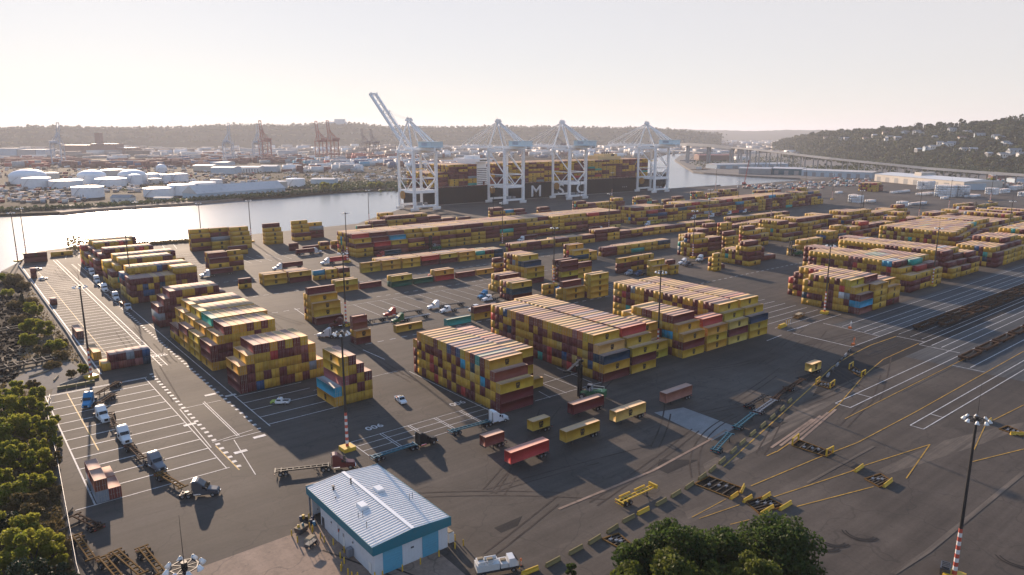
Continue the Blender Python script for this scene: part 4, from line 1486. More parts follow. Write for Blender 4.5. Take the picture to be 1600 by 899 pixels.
def box_mass(name, items, emb=True, matl=None):
    base = np.array([(0, 0, 0), (1, 0, 0), (1, 1, 0), (0, 1, 0), (0, 0, 1), (1, 0, 1), (1, 1, 1), (0, 1, 1)], float)
    bf = np.array([(3, 2, 1, 0), (4, 5, 6, 7), (0, 1, 5, 4), (1, 2, 6, 5), (2, 3, 7, 6), (3, 0, 4, 7)])
    V, F, CO = [], [], []
    for q in items:
        lo, hi = np.array([q[0], q[2], q[4]]), np.array([q[1], q[3], q[5]])
        o = len(V) * 1
        V.append(lo + base * (hi - lo))
        col = np.array(PAL[q[6]] if isinstance(q[6], str) else q[6]) * RC.uniform(.8, 1.2)
        CO.append(np.repeat(np.append(col, 1)[None], 6, 0))
    n = len(V)
    V = np.concatenate(V)
    F = (np.arange(n)[:, None, None] * 8 + bf[None]).reshape(-1, 4)
    CO = np.concatenate(CO)
    if emb:
        EV = []
        for q in items:
            if q[6] in ('Y', 'y') or (q[6] == 'M' and RC.random() < .25):
                z0, z1 = q[4] + .55, q[5] - .5
                if q[7] == 'u':
                    cx_ = q[0] + (q[1] - q[0]) * .52
                    yy = q[2] - .006
                    EV += [(cx_ - .75, yy, z0), (cx_ + .75, yy, z0), (cx_ + .75, yy, z1), (cx_ - .75, yy, z1)]
                else:
                    cy_ = q[2] + (q[3] - q[2]) * .52
                    xx = q[0] - .006
                    EV += [(xx, cy_ + .75, z0), (xx, cy_ - .75, z0), (xx, cy_ - .75, z1), (xx, cy_ + .75, z1)]
        ECOL = [(0.05, 0.033, 0.014, 1)] * (len(EV) // 4)
        for q in items:
            if math.hypot(q[0], q[2]) > 420 or q[5] - q[4] < 1:
                continue
            pc_ = np.array(PAL[q[6]])
            for (f0, f1, mul) in ((.09, .12, 'b'), (.30, .33, 'b'), (.48, .52, 'd'), (.67, .70, 'b'), (.88, .91, 'b'), (-1, 0, 'd')):
                z0, z1 = q[4] + .12, q[5] - .12
                if f0 < 0:
                    f0, f1, z0, z1 = .02, .98, q[4] + .0, q[4] + .10
                w_ = (q[3] - q[2]) if q[7] == 'u' else (q[1] - q[0])
                if q[7] == 'u':
                    xx = q[0] - (.02 if mul == 'b' else .008)
                    y0, y1 = q[2] + w_ * f0, q[2] + w_ * f1
                    EV += [(xx, y1, z0), (xx, y0, z0), (xx, y0, z1), (xx, y1, z1)]
                else:
                    yy = q[2] - (.02 if mul == 'b' else .008)
                    x0, x1 = q[0] + w_ * f0, q[0] + w_ * f1
                    EV += [(x0, yy, z0), (x1, yy, z0), (x1, yy, z1), (x0, yy, z1)]
                ECOL.append(tuple(pc_ * .5 + .10) + (1,) if mul == 'b' else tuple(pc_ * .35) + (1,))
        if EV:
            EV = np.array(EV)
            F = np.concatenate([F, np.arange(len(EV)).reshape(-1, 4) + len(V)])
            V = np.concatenate([V, EV])
            CO = np.concatenate([CO, np.array(ECOL)])
    me = mesh_np(name, V, F, matl or M['cmass'])
    at = me.attributes.new('col', 'FLOAT_COLOR', 'FACE')
    at.data.foreach_set('color', CO.astype(np.float32).ravel())
    o = bpy.data.objects.new(name, me)
    C.objects.link(o)
    return o


o = box_mass('distant_shipping_containers', MASS_B)
tag(o, 'the many smaller stacked containers across the yard, the quay and the ship deck', 'containers', kind='stuff')
print('BOXES', NB, 'single', len(single), 'mass', len(MASS_B), 'min score', score[rank[277]])

# ================================================================ SHIP
FL = 690.0
ship = empty('container_ship', (428, FL, 0))
tag(ship, 'huge black container ship with white hull lettering moored behind the white cranes', 'ship')
hull_st = [(0, 20, 22, 17.6), (8, 23.5, 24.3, 17.8), (45, 25, 25, 18), (200, 25, 25, 18), (350, 25, 25, 18), (384, 19, 24, 18), (408, 12, 21, 18.5), (428, 6, 15.5, 20), (442, 1.8, 9, 21), (456, .3, 1.2, 21.8)]
for nm, za, zb, mt in (('hull', -1.0, None, 'hull'), ('boot_band', -3.6, -1.0, 'hullred')):
    secs = []
    for x, wl, dk, zd in hull_st:
        xs_ = x - (10 if zb is not None and x > 440 else 0)
        if zb is None:
            secs.append([(x - (8 * (x > 430)), 25 - wl, za), (x - 3 * (x > 430), 25 - (wl * .55 + dk * .45), zd * .55), (x, 25 - dk, zd), (x, 25 + dk, zd), (x - 3 * (x > 430), 25 + (wl * .55 + dk * .45), zd * .55), (x - (8 * (x > 430)), 25 + wl, za)])
        else:
            secs.append([(xs_, 25 - wl, za), (xs_, 25 - wl, zb + .02), (xs_, 25 + wl, zb + .02), (xs_, 25 + wl, za)])
    recalc(MB().loft(secs).build(nm, M[mt], ship))
dk = MB()
dk.box(4, 384, 1.4, 48.8, 18.02, 18.7)
for k in range(24):
    dk.box(8 + k * 15.5, 8.5 + k * 15.5, 1.45, 48.5, 18.75, 23)
dk.build('deck', M['deckred'], ship)
rl = MB()
for k in range(52):
    rl.box(6 + k * 6.6, 6.15 + k * 6.6, .25, .4, 18.0, 19.2)
rl.box(6, 350, .15, .4, 19.1, 19.25)
rl.build('rail', M['offwhite'], ship)
bw = MB()
bw.box(75, 93, 4, 46, 18.75, 40)
bw.box(76, 92, 6, 44, 40.05, 46)
bw.box(76, 91, -1.5, 51.5, 46.05, 49.5)
bw.box(79, 90, 16, 34, 49.55, 53)
brg = bw.build('bridge_tower', M['white'], ship)
for k in range(9):
    MB().box(77, 91, 3.92, 3.97, 20.3 + k * 2.15, 21.0 + k * 2.15).build('window_row', M['glass'], brg)
MB().box(77, 90, -1.56, -1.51, 47.2, 48.6).build('window_row', M['glass'], brg)
ms = MB()
ms.cyl((85, 25, 53), (85, 25, 64), .5, .25)
ms.box(83, 87, 20, 30, 58, 58.4)
ms.build('radar_mast', M['offwhite'], ship)
fb = MB()
fb.box(292, 338, 16, 42, 18.75, 47.5)
fb.box(306, 332, 18, 38, 47.55, 51.2)
fb.box(294, 299, 18, 38, 47.6, 49)
fo = fb.build('funnel_casing', M['funnel'], ship)
for k in range(4):
    MB().cyl((308 + k * 4, 24, 51), (308 + k * 4, 24, 53.5), 1.0).build('exhaust_pipe', M['steel'], fo)
MB().box(320, 326, 17.9, 17.96, 48, 51).build('funnel_mark', M['steel'], fo)
# letters on the flank
for ch, x in (('M', 166), ('S', 208.5), ('C', 245)):
    vs, fs = text_mb(ch, 21.5, .28)
    mb = MB()
    sx = 1.12 if ch == 'M' else 1.25
    mb.add([(x + a * sx, -.10, 7.2 + c * .92) for a, c, _ in vs], fs)
    mb.build('hull_letter', M['white'], ship)
mb = MB()
vs, fs = text_mb('- - -', 4, .1)
mb.add([(330 + a * 1.6, -.08, 6 + c) for a, c, _ in vs], fs)
mb.build('hull_mark', M['white'], ship)

# quay apron furniture
MB().box(394, 964, 675.6, 676.6, .02, .5).build('quay_edge_beam', M['concrete'])
tag(bpy.data.objects['quay_edge_beam'], 'low concrete beam along the quay edge below the ship', 'kerb')


# ================================================================ QUAY CRANES
def crane(mats, boom_deg, name, label, loc, rz=0.0, sc=1.0, boom_len=70.0, group=None, fine=True):
    Wm, Hm, Rm = mats
    o = empty(name, loc, rz)
    o.scale = (sc, sc, sc)
    tag(o, label, 'crane', group)
    G = 62.0
    Wd, D = 27.0, 30.0
    for x in (0, Wd):
        for y in (0, D):
            lg = MB()
            w = 2.7 if y == 0 else 2.2
            lg.beam((x, y, 3.2), (x, y, G), w, w)
            lg.build('leg', Wm, o)
            bg_ = MB()
            bg_.box(x - 4.5, x + 4.5, y - 1, y + 1, 1.5, 3.1)
            for k in range(6):
                bg_.cyl((x - 4 + k * 1.6, y - .6, .75), (x - 4 + k * 1.6, y + .6, .75), .7, n=8)
            bg_.build('bogie', Wm, o)
    pb = MB()
    for y in (0, D):
        pb.beam((1.3, y, 4.6), (Wd - 1.3, y, 4.6), 1.7, 2.2)
        pb.beam((1.3, y, 19.5), (Wd - 1.3, y, 19.5), 1.9, 3.0)
    for x in (0, Wd):
        pb.beam((x, 1.3, 19.5), (x, D - 1.3, 19.5), 1.7, 2.6)
        pb.beam((x, 1.3, G - 2), (x, D - 1.3, G - 2), 1.7, 2.4)
    pb.beam((1.2, 0, G - 1.5), (Wd - 1.2, 0, G - 1.5), 1.9, 2.6)
    pb.beam((1.2, D, G - 1.5), (Wd - 1.2, D, G - 1.5), 1.9, 2.6)
    pb.build('portal_beam', Wm, o)
    br = MB()
    for x in (0, Wd):
        br.beam((x, D - 1, G - 3), (x, 1.2, 34.5), .95)
        br.beam((x, 1, 33), (x, D - 1, 33), .8)
        br.beam((x, D - 1.2, 32.5), (x, D * .5, 20.8), .8)
        br.beam((x, 1.2, 32.5), (x, D * .5, 20.8), .8)
    br.beam((1, 0, 33), (Wd - 1, 0, 33), .8)
    br.beam((1, 0, 32.5), (Wd / 2, 0, 21), .8)
    br.beam((Wd - 1, 0, 32.5), (Wd / 2, 0, 21), .8)
    br.beam((1.2, 0, G - 3), (Wd - 1.2, 0, 34.5), .9)
    br.build('brace', Wm, o)
    gx = (Wd / 2 - 3.6, Wd / 2 + 3.6)
    gd = MB()
    for x in gx:
        gd.beam((x, -26, G + 1.2), (x, D + 2, G + 1.2), 1.5, 2.8)
    for k in range(8):
        yy = -25 + k * 8
        gd.beam((gx[0], yy, G + 1.8), (gx[1], yy, G + 1.8), .6)
    gd.beam((gx[0] - 2.2, -26, G + .3), (gx[0] - 2.2, D + 2, G + .3), 1.0, .2)
    gd.build('main_girder', Wm, o)
    # boom, hinged over the waterside legs
    c, s_ = math.cos(R(boom_deg)), math.sin(R(boom_deg))
    hy_, hz_ = D + 2.2, G + 1.2
    pt = lambda x, d, up=0: (x, hy_ + d * c - up * s_, hz_ + d * s_ + up * c)
    bm_ = MB()
    for x in gx:
        bm_.beam(pt(x, 0), pt(x, boom_len), 1.6, 2.4)
        bm_.beam(pt(x, 2, 2.6), pt(x, boom_len - 2, 2.6), .35)
    k = 3.0
    i = 0
    while k < boom_len:
        bm_.beam(pt(gx[0], k, .5), pt(gx[1], k, .5), .6)
        for x in gx:
            bm_.beam(pt(x, k, 0), pt(x, min(k + 4, boom_len), 2.6), .28)
        k += 8
    bm_.beam(pt(gx[0], boom_len), pt(gx[1], boom_len), 1.6, 2.2)
    for x in gx:
        bm_.beam(pt(x, boom_len * .62, 1), pt(x, boom_len * .62, 5), .8)
        bm_.beam(pt(x, boom_len * .97, 1), pt(x, boom_len * .97, 4), .7)
    bm_.build('boom', Wm, o)
    A = 92.0
    ax_ = (Wd / 2 - 1.6, Wd / 2 + 1.6)
    ay = D - 1.0
    af = MB()
    for i, x in enumerate((0.0, Wd)):
        af.beam((x, D, G), (ax_[i], ay, A), 1.3)
        af.beam((x, 2, G), (ax_[i], ay, A), 1.0)
    af.box(ax_[0] - 2.2, ax_[1] + 2.2, ay - 1.6, ay + 1.6, A - .5, A + 1.4)
    af.box(ax_[0] - 1, ax_[0] + 1, ay - 1.4, ay + 1.4, A + 1.4, A + 3.2)
    af.box(ax_[1] - 1, ax_[1] + 1, ay - 1.4, ay + 1.4, A + 1.4, A + 3.0)
    af.beam((ax_[0], ay, A + 3), (ax_[0], ay, A + 5.5), .2)
    af.build('apex_frame', Wm, o)
    st = MB()
    for i, x in enumerate(gx):
        st.beam((ax_[i], ay, A), (x, -25, G + 2.4), .7)
        st.beam((ax_[i], ay, A), (x, -6, G + 9.8), .7)
        if boom_deg < 20:
            st.beam((ax_[i], ay, A), pt(x, boom_len * .62, 4.6), .7)
            st.beam((ax_[i], ay, A), pt(x, boom_len * .97, 3.6), .6)
            st.beam((ax_[i], ay, A), pt(x, boom_len * .30, 2.0), .5)
        else:
            st.beam((ax_[i], ay, A), pt(x, boom_len * .62, 4.6), .16)
            st.beam(pt(x, 6, 3), pt(x, boom_len * .6, 4.6), .3)
    st.build('stay', Wm, o)
    mh = MB()
    mh.box(Wd / 2 - 7, Wd / 2 + 7, -24, 0.5, G + 3.2, G + 8.2)
    mh.box(Wd / 2 - 7.4, Wd / 2 + 7.4, -24.4, .9, G + 8.25, G + 8.7)
    mh.box(Wd / 2 - 8.4, Wd / 2 + 8.4, -25, 1.6, G + 2.7, G + 3.1)
    mh.build('machinery_house', Hm, o)
    if fine:
        MB().box(Wd / 2 - 7.08, Wd / 2 - 7.02, -16, -6, G + 4.5, G + 7.6).build('house_mark', M['cranegrey'], o)
        cb = MB()
        cb.box(Wd / 2 + 1.2, Wd / 2 + 4.6, 12, 16.5, G - 4.2, G - .8)
        cb.build('operator_cab', M['offwhite'], o)
        tr = MB()
        tr.box(gx[0] - .4, gx[1] + .4, 9, 18, G - .9, G - .1)
        tr.build('trolley', M['steel'], o)
        sp_ = MB()
        sp_.box(Wd / 2 - 6, Wd / 2 + 6, 12.2, 14.8, 42, 42.8)
        for x in (-5, 5):
            for y in (12.6, 14.4):
                sp_.beam((Wd / 2 + x * .5, y, G - .5), (Wd / 2 + x, y, 42.6), .14)
        sp_.build('spreader', M['safety'], o)
        rl_ = MB()
        rl_.cyl((-2.2, D * .5 + 6, 15.5), (-1.0, D * .5 + 6, 15.5), 4.3, n=24)
        rl_.cyl((-2.5, D * .5 + 6, 15.5), (-.8, D * .5 + 6, 15.5), 1.2, n=12)
        rl_.beam((-1.6, D * .5 + 6, 15.5), (-1.6, D * .5 + 6, 19), .8)
        rl_.build('cable_reel', Rm, o)
        sr = MB()
        for k in range(10):
            z = 20 + k * 4
            sr.beam((Wd + 1.6, 1.5 if k % 2 else 6, z), (Wd + 1.6, 6 if k % 2 else 1.5, z + 4), .9, .15)
            sr.box(Wd + 1.1, Wd + 2.1, 1, 6.6, z - .1, z)
        sr.build('stair_tower', Wm, o)
        eb = MB()
        eb.box(3, 9, -1.0, 1.0, 5.8, 9)
        eb.box(12, 15, -1.1, 1.1, 5.8, 8.2)
        eb.build('electrical_cabinet', M['greywall'], o)
    return o


CW = (M['cranewhite'], M['cranehouse'], M['craneorange'])
d_ = ray(582, 147)
t_ = 399.0 / d_[0]
tip = (d_[1] * t_, CAM_H + d_[2] * t_)
bl = math.hypot(tip[0] - 672.2, tip[1] - 63.2)
ba = math.degrees(math.atan2(tip[1] - 63.2, tip[0] - 672.2))
print('boom', bl, ba, tip)
crane(CW, ba, 'quay_crane', 'white quay crane with its boom raised at the stern of the ship', (385.5, 640, 0), boom_len=bl, group='white quay cranes beside the ship')
crane(CW, 0, 'quay_crane', 'white quay crane with lowered boom, standing before the letter M', (504, 640, 0), boom_len=66, group='white quay cranes beside the ship')
crane(CW, 0, 'quay_crane', 'white quay crane with lowered boom, standing before the letters S and C', (600.5, 636, 0), boom_len=66, group='white quay cranes beside the ship')
crane(CW, 0, 'quay_crane', 'white quay crane with lowered boom, standing at the bow of the ship', (762, 640, 0), boom_len=66, group='white quay cranes beside the ship')

# cranes of the far terminals
for (x, yb, yt, mk, rzd, lab) in [(82, 257, 190, 'cranegrey', 12, 'pale raised crane above the dome tanks, standing alone at the left'), (350, 254, 191, 'cranegrey', 8, 'pale raised crane, first of the pair beyond the long white shed'),
                                  (396, 252, 194, 'cranegrey', 8, 'pale raised crane, second of the pair beyond the long white shed'), (412, 252, 187, 'cranered', 40, 'red raised crane just behind the pale pair'),
                                  (500, 251, 188, 'cranered', 40, 'red raised crane, first of two beyond the tank farm'), (518, 251, 187, 'cranered', 40, 'red raised crane, second of two beyond the tank farm'),
                                  (570, 245, 201, 'cranedark', 40, 'dark raised crane, first of two far down the harbour'), (584, 245, 201, 'cranedark', 40, 'dark raised crane, second of two far down the harbour'),
                                  (873, 250, 203, 'cranedark', 30, 'dark raised crane seen between the white quay cranes')]:
    q = P(x, yb)
    d = math.hypot(q[0], q[1])
    top = at_dist(x, yt, d)[2]
    sc = top / 127.0
    mm = M[mk]
    crane((mm, mm, mm), 80, 'harbour_crane', lab, (q[0], q[1], 0), R(-CAM_YAW / math.pi * 180 * 0 - 38 + rzd), sc, 62, 'cranes of the terminals across the water', fine=False)

# ================================================================ FAR SHORE: tanks, sheds, city
TN = {}


def tank(x, yb, w, ytop, dome, label, mk='tank'):
    q = P(x, yb)
    s = mpp(q)
    r = w * s / 2
    h = (yb - ytop) * s * 1.0
    o = empty('storage_tank', (q[0] + SA * r, q[1] + CA * r, -.5))
    tag(o, label, 'storage tank', 'white storage tanks across the water')
    wall = MB()
    wall.lathe(0, 0, [(r, 0), (r, h), (r * .99, h + .1)], 28)
    wall.build('wall', M[mk], o)
    if dome:
        pf = [(r * 1.005 * math.cos(a), h + .12 + r * dome * math.sin(a)) for a in [k * .17 for k in range(9)]]
    else:
        pf = [(r * 1.01, h + .12), (r * .6, h + .12 + r * .05), (.3, h + .12 + r * .09)]
    MB().lathe(0, 0, pf, 28).build('roof', M['paleroof'] if mk == 'tanktan' else M['tank'], o, smooth=bool(dome))
    st = MB()
    for k in range(10):
        a = math.pi * 1.1 + k * .07
        st.box(math.cos(a) * (r + .6) - .5, math.cos(a) * (r + .6) + .5, math.sin(a) * (r + .6) - .5, math.sin(a) * (r + .6) + .5, h * k / 10 + .3, h * k / 10 + .8)
    st.build('stair', M['greywall'], o)


for a in [(27.6, 287.7, 52, 276.5, .42, 'white dome tank at the left end of the tank farm', 'tank'), (45, 294.8, 40, 279, 0, 'low flat white tank before the left dome tank', 'tank'),
          (89, 294.8, 48, 283, 0, 'wide flat white tank with streaked wall beside the dome tank', 'tank'), (125, 309.5, 46, 293, 0, 'white riverside tank with a dark rim', 'tank'),
          (133, 290, 41, 275, .40, 'white dome tank in the middle of the tank farm', 'tank'), (161, 292, 46, 280, 0, 'flat white tank before the middle dome tank', 'tank'),
          (197, 288, 41, 274.5, .40, 'white dome tank at the right of the tank farm', 'tank'), (207, 289, 20, 275, .25, 'narrow white dome tank before the right dome tank', 'tank'),
          (68, 281, 29, 271.5, .12, 'tan topped tank behind the wide flat tank', 'tanktan'), (168, 277, 36, 266, 0, 'tan flat tank behind the dome tanks', 'tanktan'),
          (234, 285, 25, 272, 0, 'white tank left of the white globe roof', 'tank'), (238, 287, 20, 279.5, 0, 'small tan tank before the white globe roof', 'tanktan'),
          (256, 285, 18, 273, 0, 'white tank below the white globe roof', 'tank'), (275, 284.5, 26, 272, 0, 'white tank right of the white globe roof', 'tank'),
          (249, 270, 16, 263, .75, 'tank with a white globe roof', 'tank'), (238, 308, 45, 295, 0, 'big flat white tank, first along the river bank', 'tank'),
          (276, 305.5, 41, 289.5, 0, 'big flat white tank, second along the river bank', 'tank'), (310, 303, 39, 286, 0, 'big flat white tank, third along the river bank', 'tank'),
          (458, 292, 29, 280, 0, 'white tank beyond the end of the long white shed', 'tank'), (432, 295, 26, 284, 0, 'tan topped tank at the end of the long white shed', 'tanktan'),
          (295, 304, 21, 296, 0, 'small white tank between the big riverbank tanks', 'tank'), (335, 291, 18, 281, 0, 'small white tank behind the long white shed', 'tank')]:
    tank(*a)


def far_building(x0, x1, yb, yt, depth, wall, roof, label, gable=0.0, name='warehouse', cat='warehouse', group=None, pent=None, px2=None, doors=0):
    """front from pixel x0 to x1 at base line yb, wall top at yt, depth in metres away from the viewer"""
    a, b_ = P(x0, yb), P(x1, yb if px2 is None else px2)
    h = max(3.0, (yb - yt) * mpp(a))
    w = (b_ - a).length
    an = math.atan2(b_[1] - a[1], b_[0] - a[0])
    o = empty(name, (a[0], a[1], -.5), an)
    tag(o, label, cat, group)
    MB().box(0, w, 0, depth, 0, h).build('wall', M[wall], o)
    rf = MB()
    g = gable
    rf.add([(-.6, -.6, h + .05), (w + .6, -.6, h + .05), (w + .6, depth + .6, h + .05), (-.6, depth + .6, h + .05), (-.6, depth / 2, h + .4 + g), (w + .6, depth / 2, h + .4 + g)],
           [(0, 1, 5, 4), (2, 3, 4, 5), (1, 2, 5), (3, 0, 4), (3, 2, 1, 0)])
    rf.build('roof', M[roof], o)
    if pent:
        MB().box(w * pent[0], w * pent[1], depth * .3, depth * .7, h + .5, h + pent[2]).build('roof_house', M[wall], o)
    for k in range(doors):
        xx = w * (k + .5) / doors
        MB().box(xx - w / doors * .22, xx + w / doors * .22, -.08, -.01, .2, h * .7).build('door', M['greywall'], o)
    return o


far_building(309, 446, 311.5, 303, 34, 'bluewall', 'paleroof', 'long pale shed with a row of dark openings on the far river bank', 9, px2=301, doors=16)
far_building(173, 203, 317, 309, 14, 'offwhite', 'greywall', 'small white river house with three dark windows below the tanks', 3, 'river_house', 'house', doors=3)
far_building(240, 268, 313, 309, 10, 'bluewall', 'creamwall', 'small pale hut on the bank before the big tanks', 1, 'hut', 'hut')
far_building(486, 522, 289, 280, 26, 'bluewall', 'paleroof', 'pale blue boxy shed right of the last tank', 1)
far_building(330, 366, 272, 262, 40, 'bluewall', 'paleroof', 'pale warehouse left of the striped warehouse', 2)
far_building(366, 405, 270, 261.5, 40, 'offwhite', 'paleroof', 'white warehouse with a dark striped wall', 2, doors=9)
far_building(302, 332, 268, 259, 40, 'creamwall', 'paleroof', 'cream warehouse left of the pale warehouse', 2)
far_building(406, 432, 269, 260, 30, 'bluewall', 'paleroof', 'pale blue warehouse right of the striped warehouse', 2)
far_building(314, 356, 259, 254, 50, 'bluewall', 'paleroof', 'long low roof before the first pale crane', 2)
far_building(98, 142, 243, 227, 60, 'brick', 'paleroof', 'left wing of the dark brick block beside the clock tower', 0, 'brick_block', 'building')
far_building(143, 182, 243, 225, 60, 'brick', 'paleroof', 'middle of the dark brick block with a square tower', 0, 'brick_block', 'building', pent=(.1, .3, 40))
far_building(183, 208, 243, 231, 60, 'brick', 'paleroof', 'right wing of the dark brick block', 0, 'brick_block', 'building')
far_building(0, 27, 246, 232, 50, 'bluewall', 'greywall', 'pale striped block at the left edge beyond the containers', 0, 'office_block', 'building')
far_building(28, 56, 246, 234, 50, 'greywall', 'greywall', 'grey block left of the pale crane', 0, 'office_block', 'building')
far_building(57, 72, 246, 234, 50, 'bluewall', 'greywall', 'narrow pale block behind the pale crane', 0, 'office_block', 'building')
far_building(180, 222, 254, 250, 40, 'creamwall', 'paleroof', 'long low white roof above the tank farm', 1)
far_building(251, 280, 230.5, 228, 60, 'creamwall', 'paleroof', 'long bright roof below the ridge, left of the pale crane pair', 0)
far_building(596, 650, 243, 238, 60, 'creamwall', 'paleroof', 'white roofed shed behind the raised quay crane', 1)
far_building(520, 537, 197, 192, 60, 'greywall', 'greywall', 'blocky hospital building on top of the ridge', 0, 'ridge_building', 'building') if False else None
q = at_dist(528, 195.5, 5300)
hb = MB()
hb.box(-60, 60, -20, 20, -30, 22)
hb.box(-20, 50, -18, 18, 22.1, 40)
o = hb.build('ridge_building', M['bluewall'])
o.location = q
o.rotation_euler = (0, 0, -CAM_YAW)
tag(o, 'blocky pale building rising above the long ridge', 'building')
# sheds along the western bank
far_building(1120, 1232, 264, 257.5, 45, 'bluewall', 'paleroof', 'long white roofed shed on the river bank, farther of two', 2, px2=262, doors=6)
far_building(1154, 1204, 272, 263, 40, 'greywall', 'paleroof', 'grey riverside shed, nearer, with pale doors', 2, px2=273, doors=4)
far_building(1205, 1252, 272.5, 263, 40, 'tealpaint', 'paleroof', 'dark teal riverside shed', 2, px2=274, doors=3)
far_building(1252, 1362, 275, 265.5, 40, 'bluewall', 'paleroof', 'very long pale blue shed right of the teal shed', 2, px2=280, doors=8)
far_building(1092, 1146, 252, 243, 60, 'brick', 'deckred', 'long red roofed shed under the bridge', 3)
far_building(1150, 1172, 250, 245, 30, 'offwhite', 'paleroof', 'small white shed under the bridge', 1)
o = far_building(1366, 1505, 283, 272, 62, 'creamwall', 'offwhite', 'big cream shed with white roof behind the white boxes', 3, px2=297, doors=9, pent=(.36, .44, 7))
far_building(1506, 1540, 297, 287, 40, 'bluewall', 'paleroof', 'pale annex at the end of the big cream shed', 2)
for (x0, x1, yb, yt, mk, lab) in [(1552, 1580, 281, 274, 'brick', 'low red brick shed right of the cream shed'), (1440, 1462, 275, 270, 'greywall', 'grey hut behind the cream shed roof'), (1545, 1562, 290, 285, 'bluewall', 'pale blue hut beyond the white boxes'),
                                  (1585, 1612, 286, 279, 'bluewall', 'pale shed at the right edge below the highway')]:
    far_building(x0, x1, yb, yt, 20, mk, 'greywall', lab, 1, 'hut', 'hut')

# container yards across the water and the city plain beyond: one mass each
items = []
for (xa, xb, ya, yb, cols, n) in [(0, 120, 250, 258, 'MmmRMK', 70), (90, 330, 255, 263, 'MMmMB', 120), (0, 60, 259, 262, 'mMRG', 18), (240, 460, 249, 256, 'MMBmG', 110), (300, 470, 243, 250, 'MmGB', 90), (460, 640, 252, 260, 'MBGCWRB', 120),
                                  (540, 650, 244, 251, 'MmRM', 60), (600, 760, 255, 263, 'WMBWG', 90), (440, 560, 262, 270, 'WGWM', 50), (660, 1000, 238, 247, 'WMBGW', 110)]:
    for i in range(n):
        q = P(RC.uniform(xa, xb), RC.uniform(ya, yb))
        h = RC.choice([2, 3, 4, 5]) * 2.8
        w = RC.choice([12.2, 24.6, 37])
        items.append((q[0], q[0] + w, q[1], q[1] + RC.uniform(5, 18), -.5, h, RC.choice(cols), 'u'))
tag(box_mass('far_container_field', items, emb=False), 'rows of red and mixed containers in the terminals across the water', 'containers', kind='stuff')
items = []
CITY = [(.45, .42, .39), (.6, .57, .53), (.28, .27, .27), (.2, .17, .15), (.35, .40, .45), (.7, .69, .67), (.13, .11, .10)]
for i in range(1500):
    x = RC.uniform(-40, 1260)
    y = 222 + 26 * RC.random() ** 1.3 if x < 700 else 221 + 22 * RC.random() ** 1.2
    q = P(x, y)
    w, d, h = RC.uniform(14, 80), RC.uniform(14, 50), RC.choice([5, 6, 8, 8, 10, 14, 20])
    if y > 241 and x > 660:
        continue
    items.append((q[0], q[0] + w, q[1], q[1] + d, -.5, h, RC.choice(CITY), 'u'))
for i in range(420):
    x = RC.uniform(440, 800)
    q = P(x, RC.uniform(262, 288 - (x - 440) * .03))
    items.append((q[0], q[0] + RC.uniform(2, 9), q[1], q[1] + RC.uniform(2, 5), -.5, RC.choice([1.5, 1.7, 3, 3]), RC.choice(CITY), 'u'))
for i in range(900):
    x = RC.uniform(-10, 420)
    q = P(x, RC.uniform(296, 318) if x < 130 and RC.random() < .5 else RC.uniform(260, 302))
    items.append((q[0], q[0] + RC.uniform(2, 9), q[1], q[1] + RC.uniform(2, 5), -.5, RC.choice([1.5, 1.7, 3, 4]), RC.choice(CITY + [(.1, .08, .07), (.12, .1, .09), (.3, .05, .04)]), 'u'))
tag(box_mass('far_city', items, emb=False), 'low roofs, yards and parked vehicles of the city plain in the haze', 'city', kind='stuff')
items = []
for i in range(620):
    x = RC.uniform(1150, 1600)
    y = RC.uniform(283 if x < 1300 else 279, 296 if x < 1300 else 292)
    q = P(x, y)
    if x < 1262 and y < 293 - (x - 1150) * .07:
        continue
    if 1366 < x < 1545 and y < 300:
        continue
    items.append((q[0], q[0] + RC.uniform(2, 8), q[1], q[1] + RC.uniform(2, 3), 0.02, RC.choice([1.2, 1.6, 2.6, 3]), RC.choice(CITY + [(.35, .04, .03), (.03, .2, .3)]), 'u'))
tag(box_mass('stored_trailers', items, emb=False), 'tiny parked trailers and machinery beyond the container yard', 'trailers', kind='stuff')
for (x, y, w, d, h, lab, mk) in [(1086, 266, 60, 14, 4, 'rust coloured barge moored at the bend of the river', 'rust'), (1068, 252, 70, 16, 5, 'dark barge moored beyond the bow of the ship', 'steel'), (1110, 262, 40, 12, 6, 'orange barge with a deck house beside the sheds', 'orange')]:
    q = P(x, y)
    o = empty('barge', (q[0], q[1], -3))
    tag(o, lab, 'barge')
    MB().loft([[(0, 2, 0.3), (0, 2, h), (0, d - 2, h), (0, d - 2, .3)], [(6, 0, -.6), (6, 0, h), (6, d, h), (6, d, -.6)], [(w - 6, 0, -.6), (w - 6, 0, h), (w - 6, d, h), (w - 6, d, -.6)], [(w, 2, .3), (w, 2, h), (w, d - 2, h), (w, d - 2, .3)]]).build('hull', M[mk], o)
    MB().box(w * .3, w * .45, d * .2, d * .8, h + .05, h + 5).build('deck_house', M['offwhite'], o)
    MB().beam((w * .6, d / 2, h), (w * .8, d / 2, h + 9), .8).build('derrick', M['rust'], o)

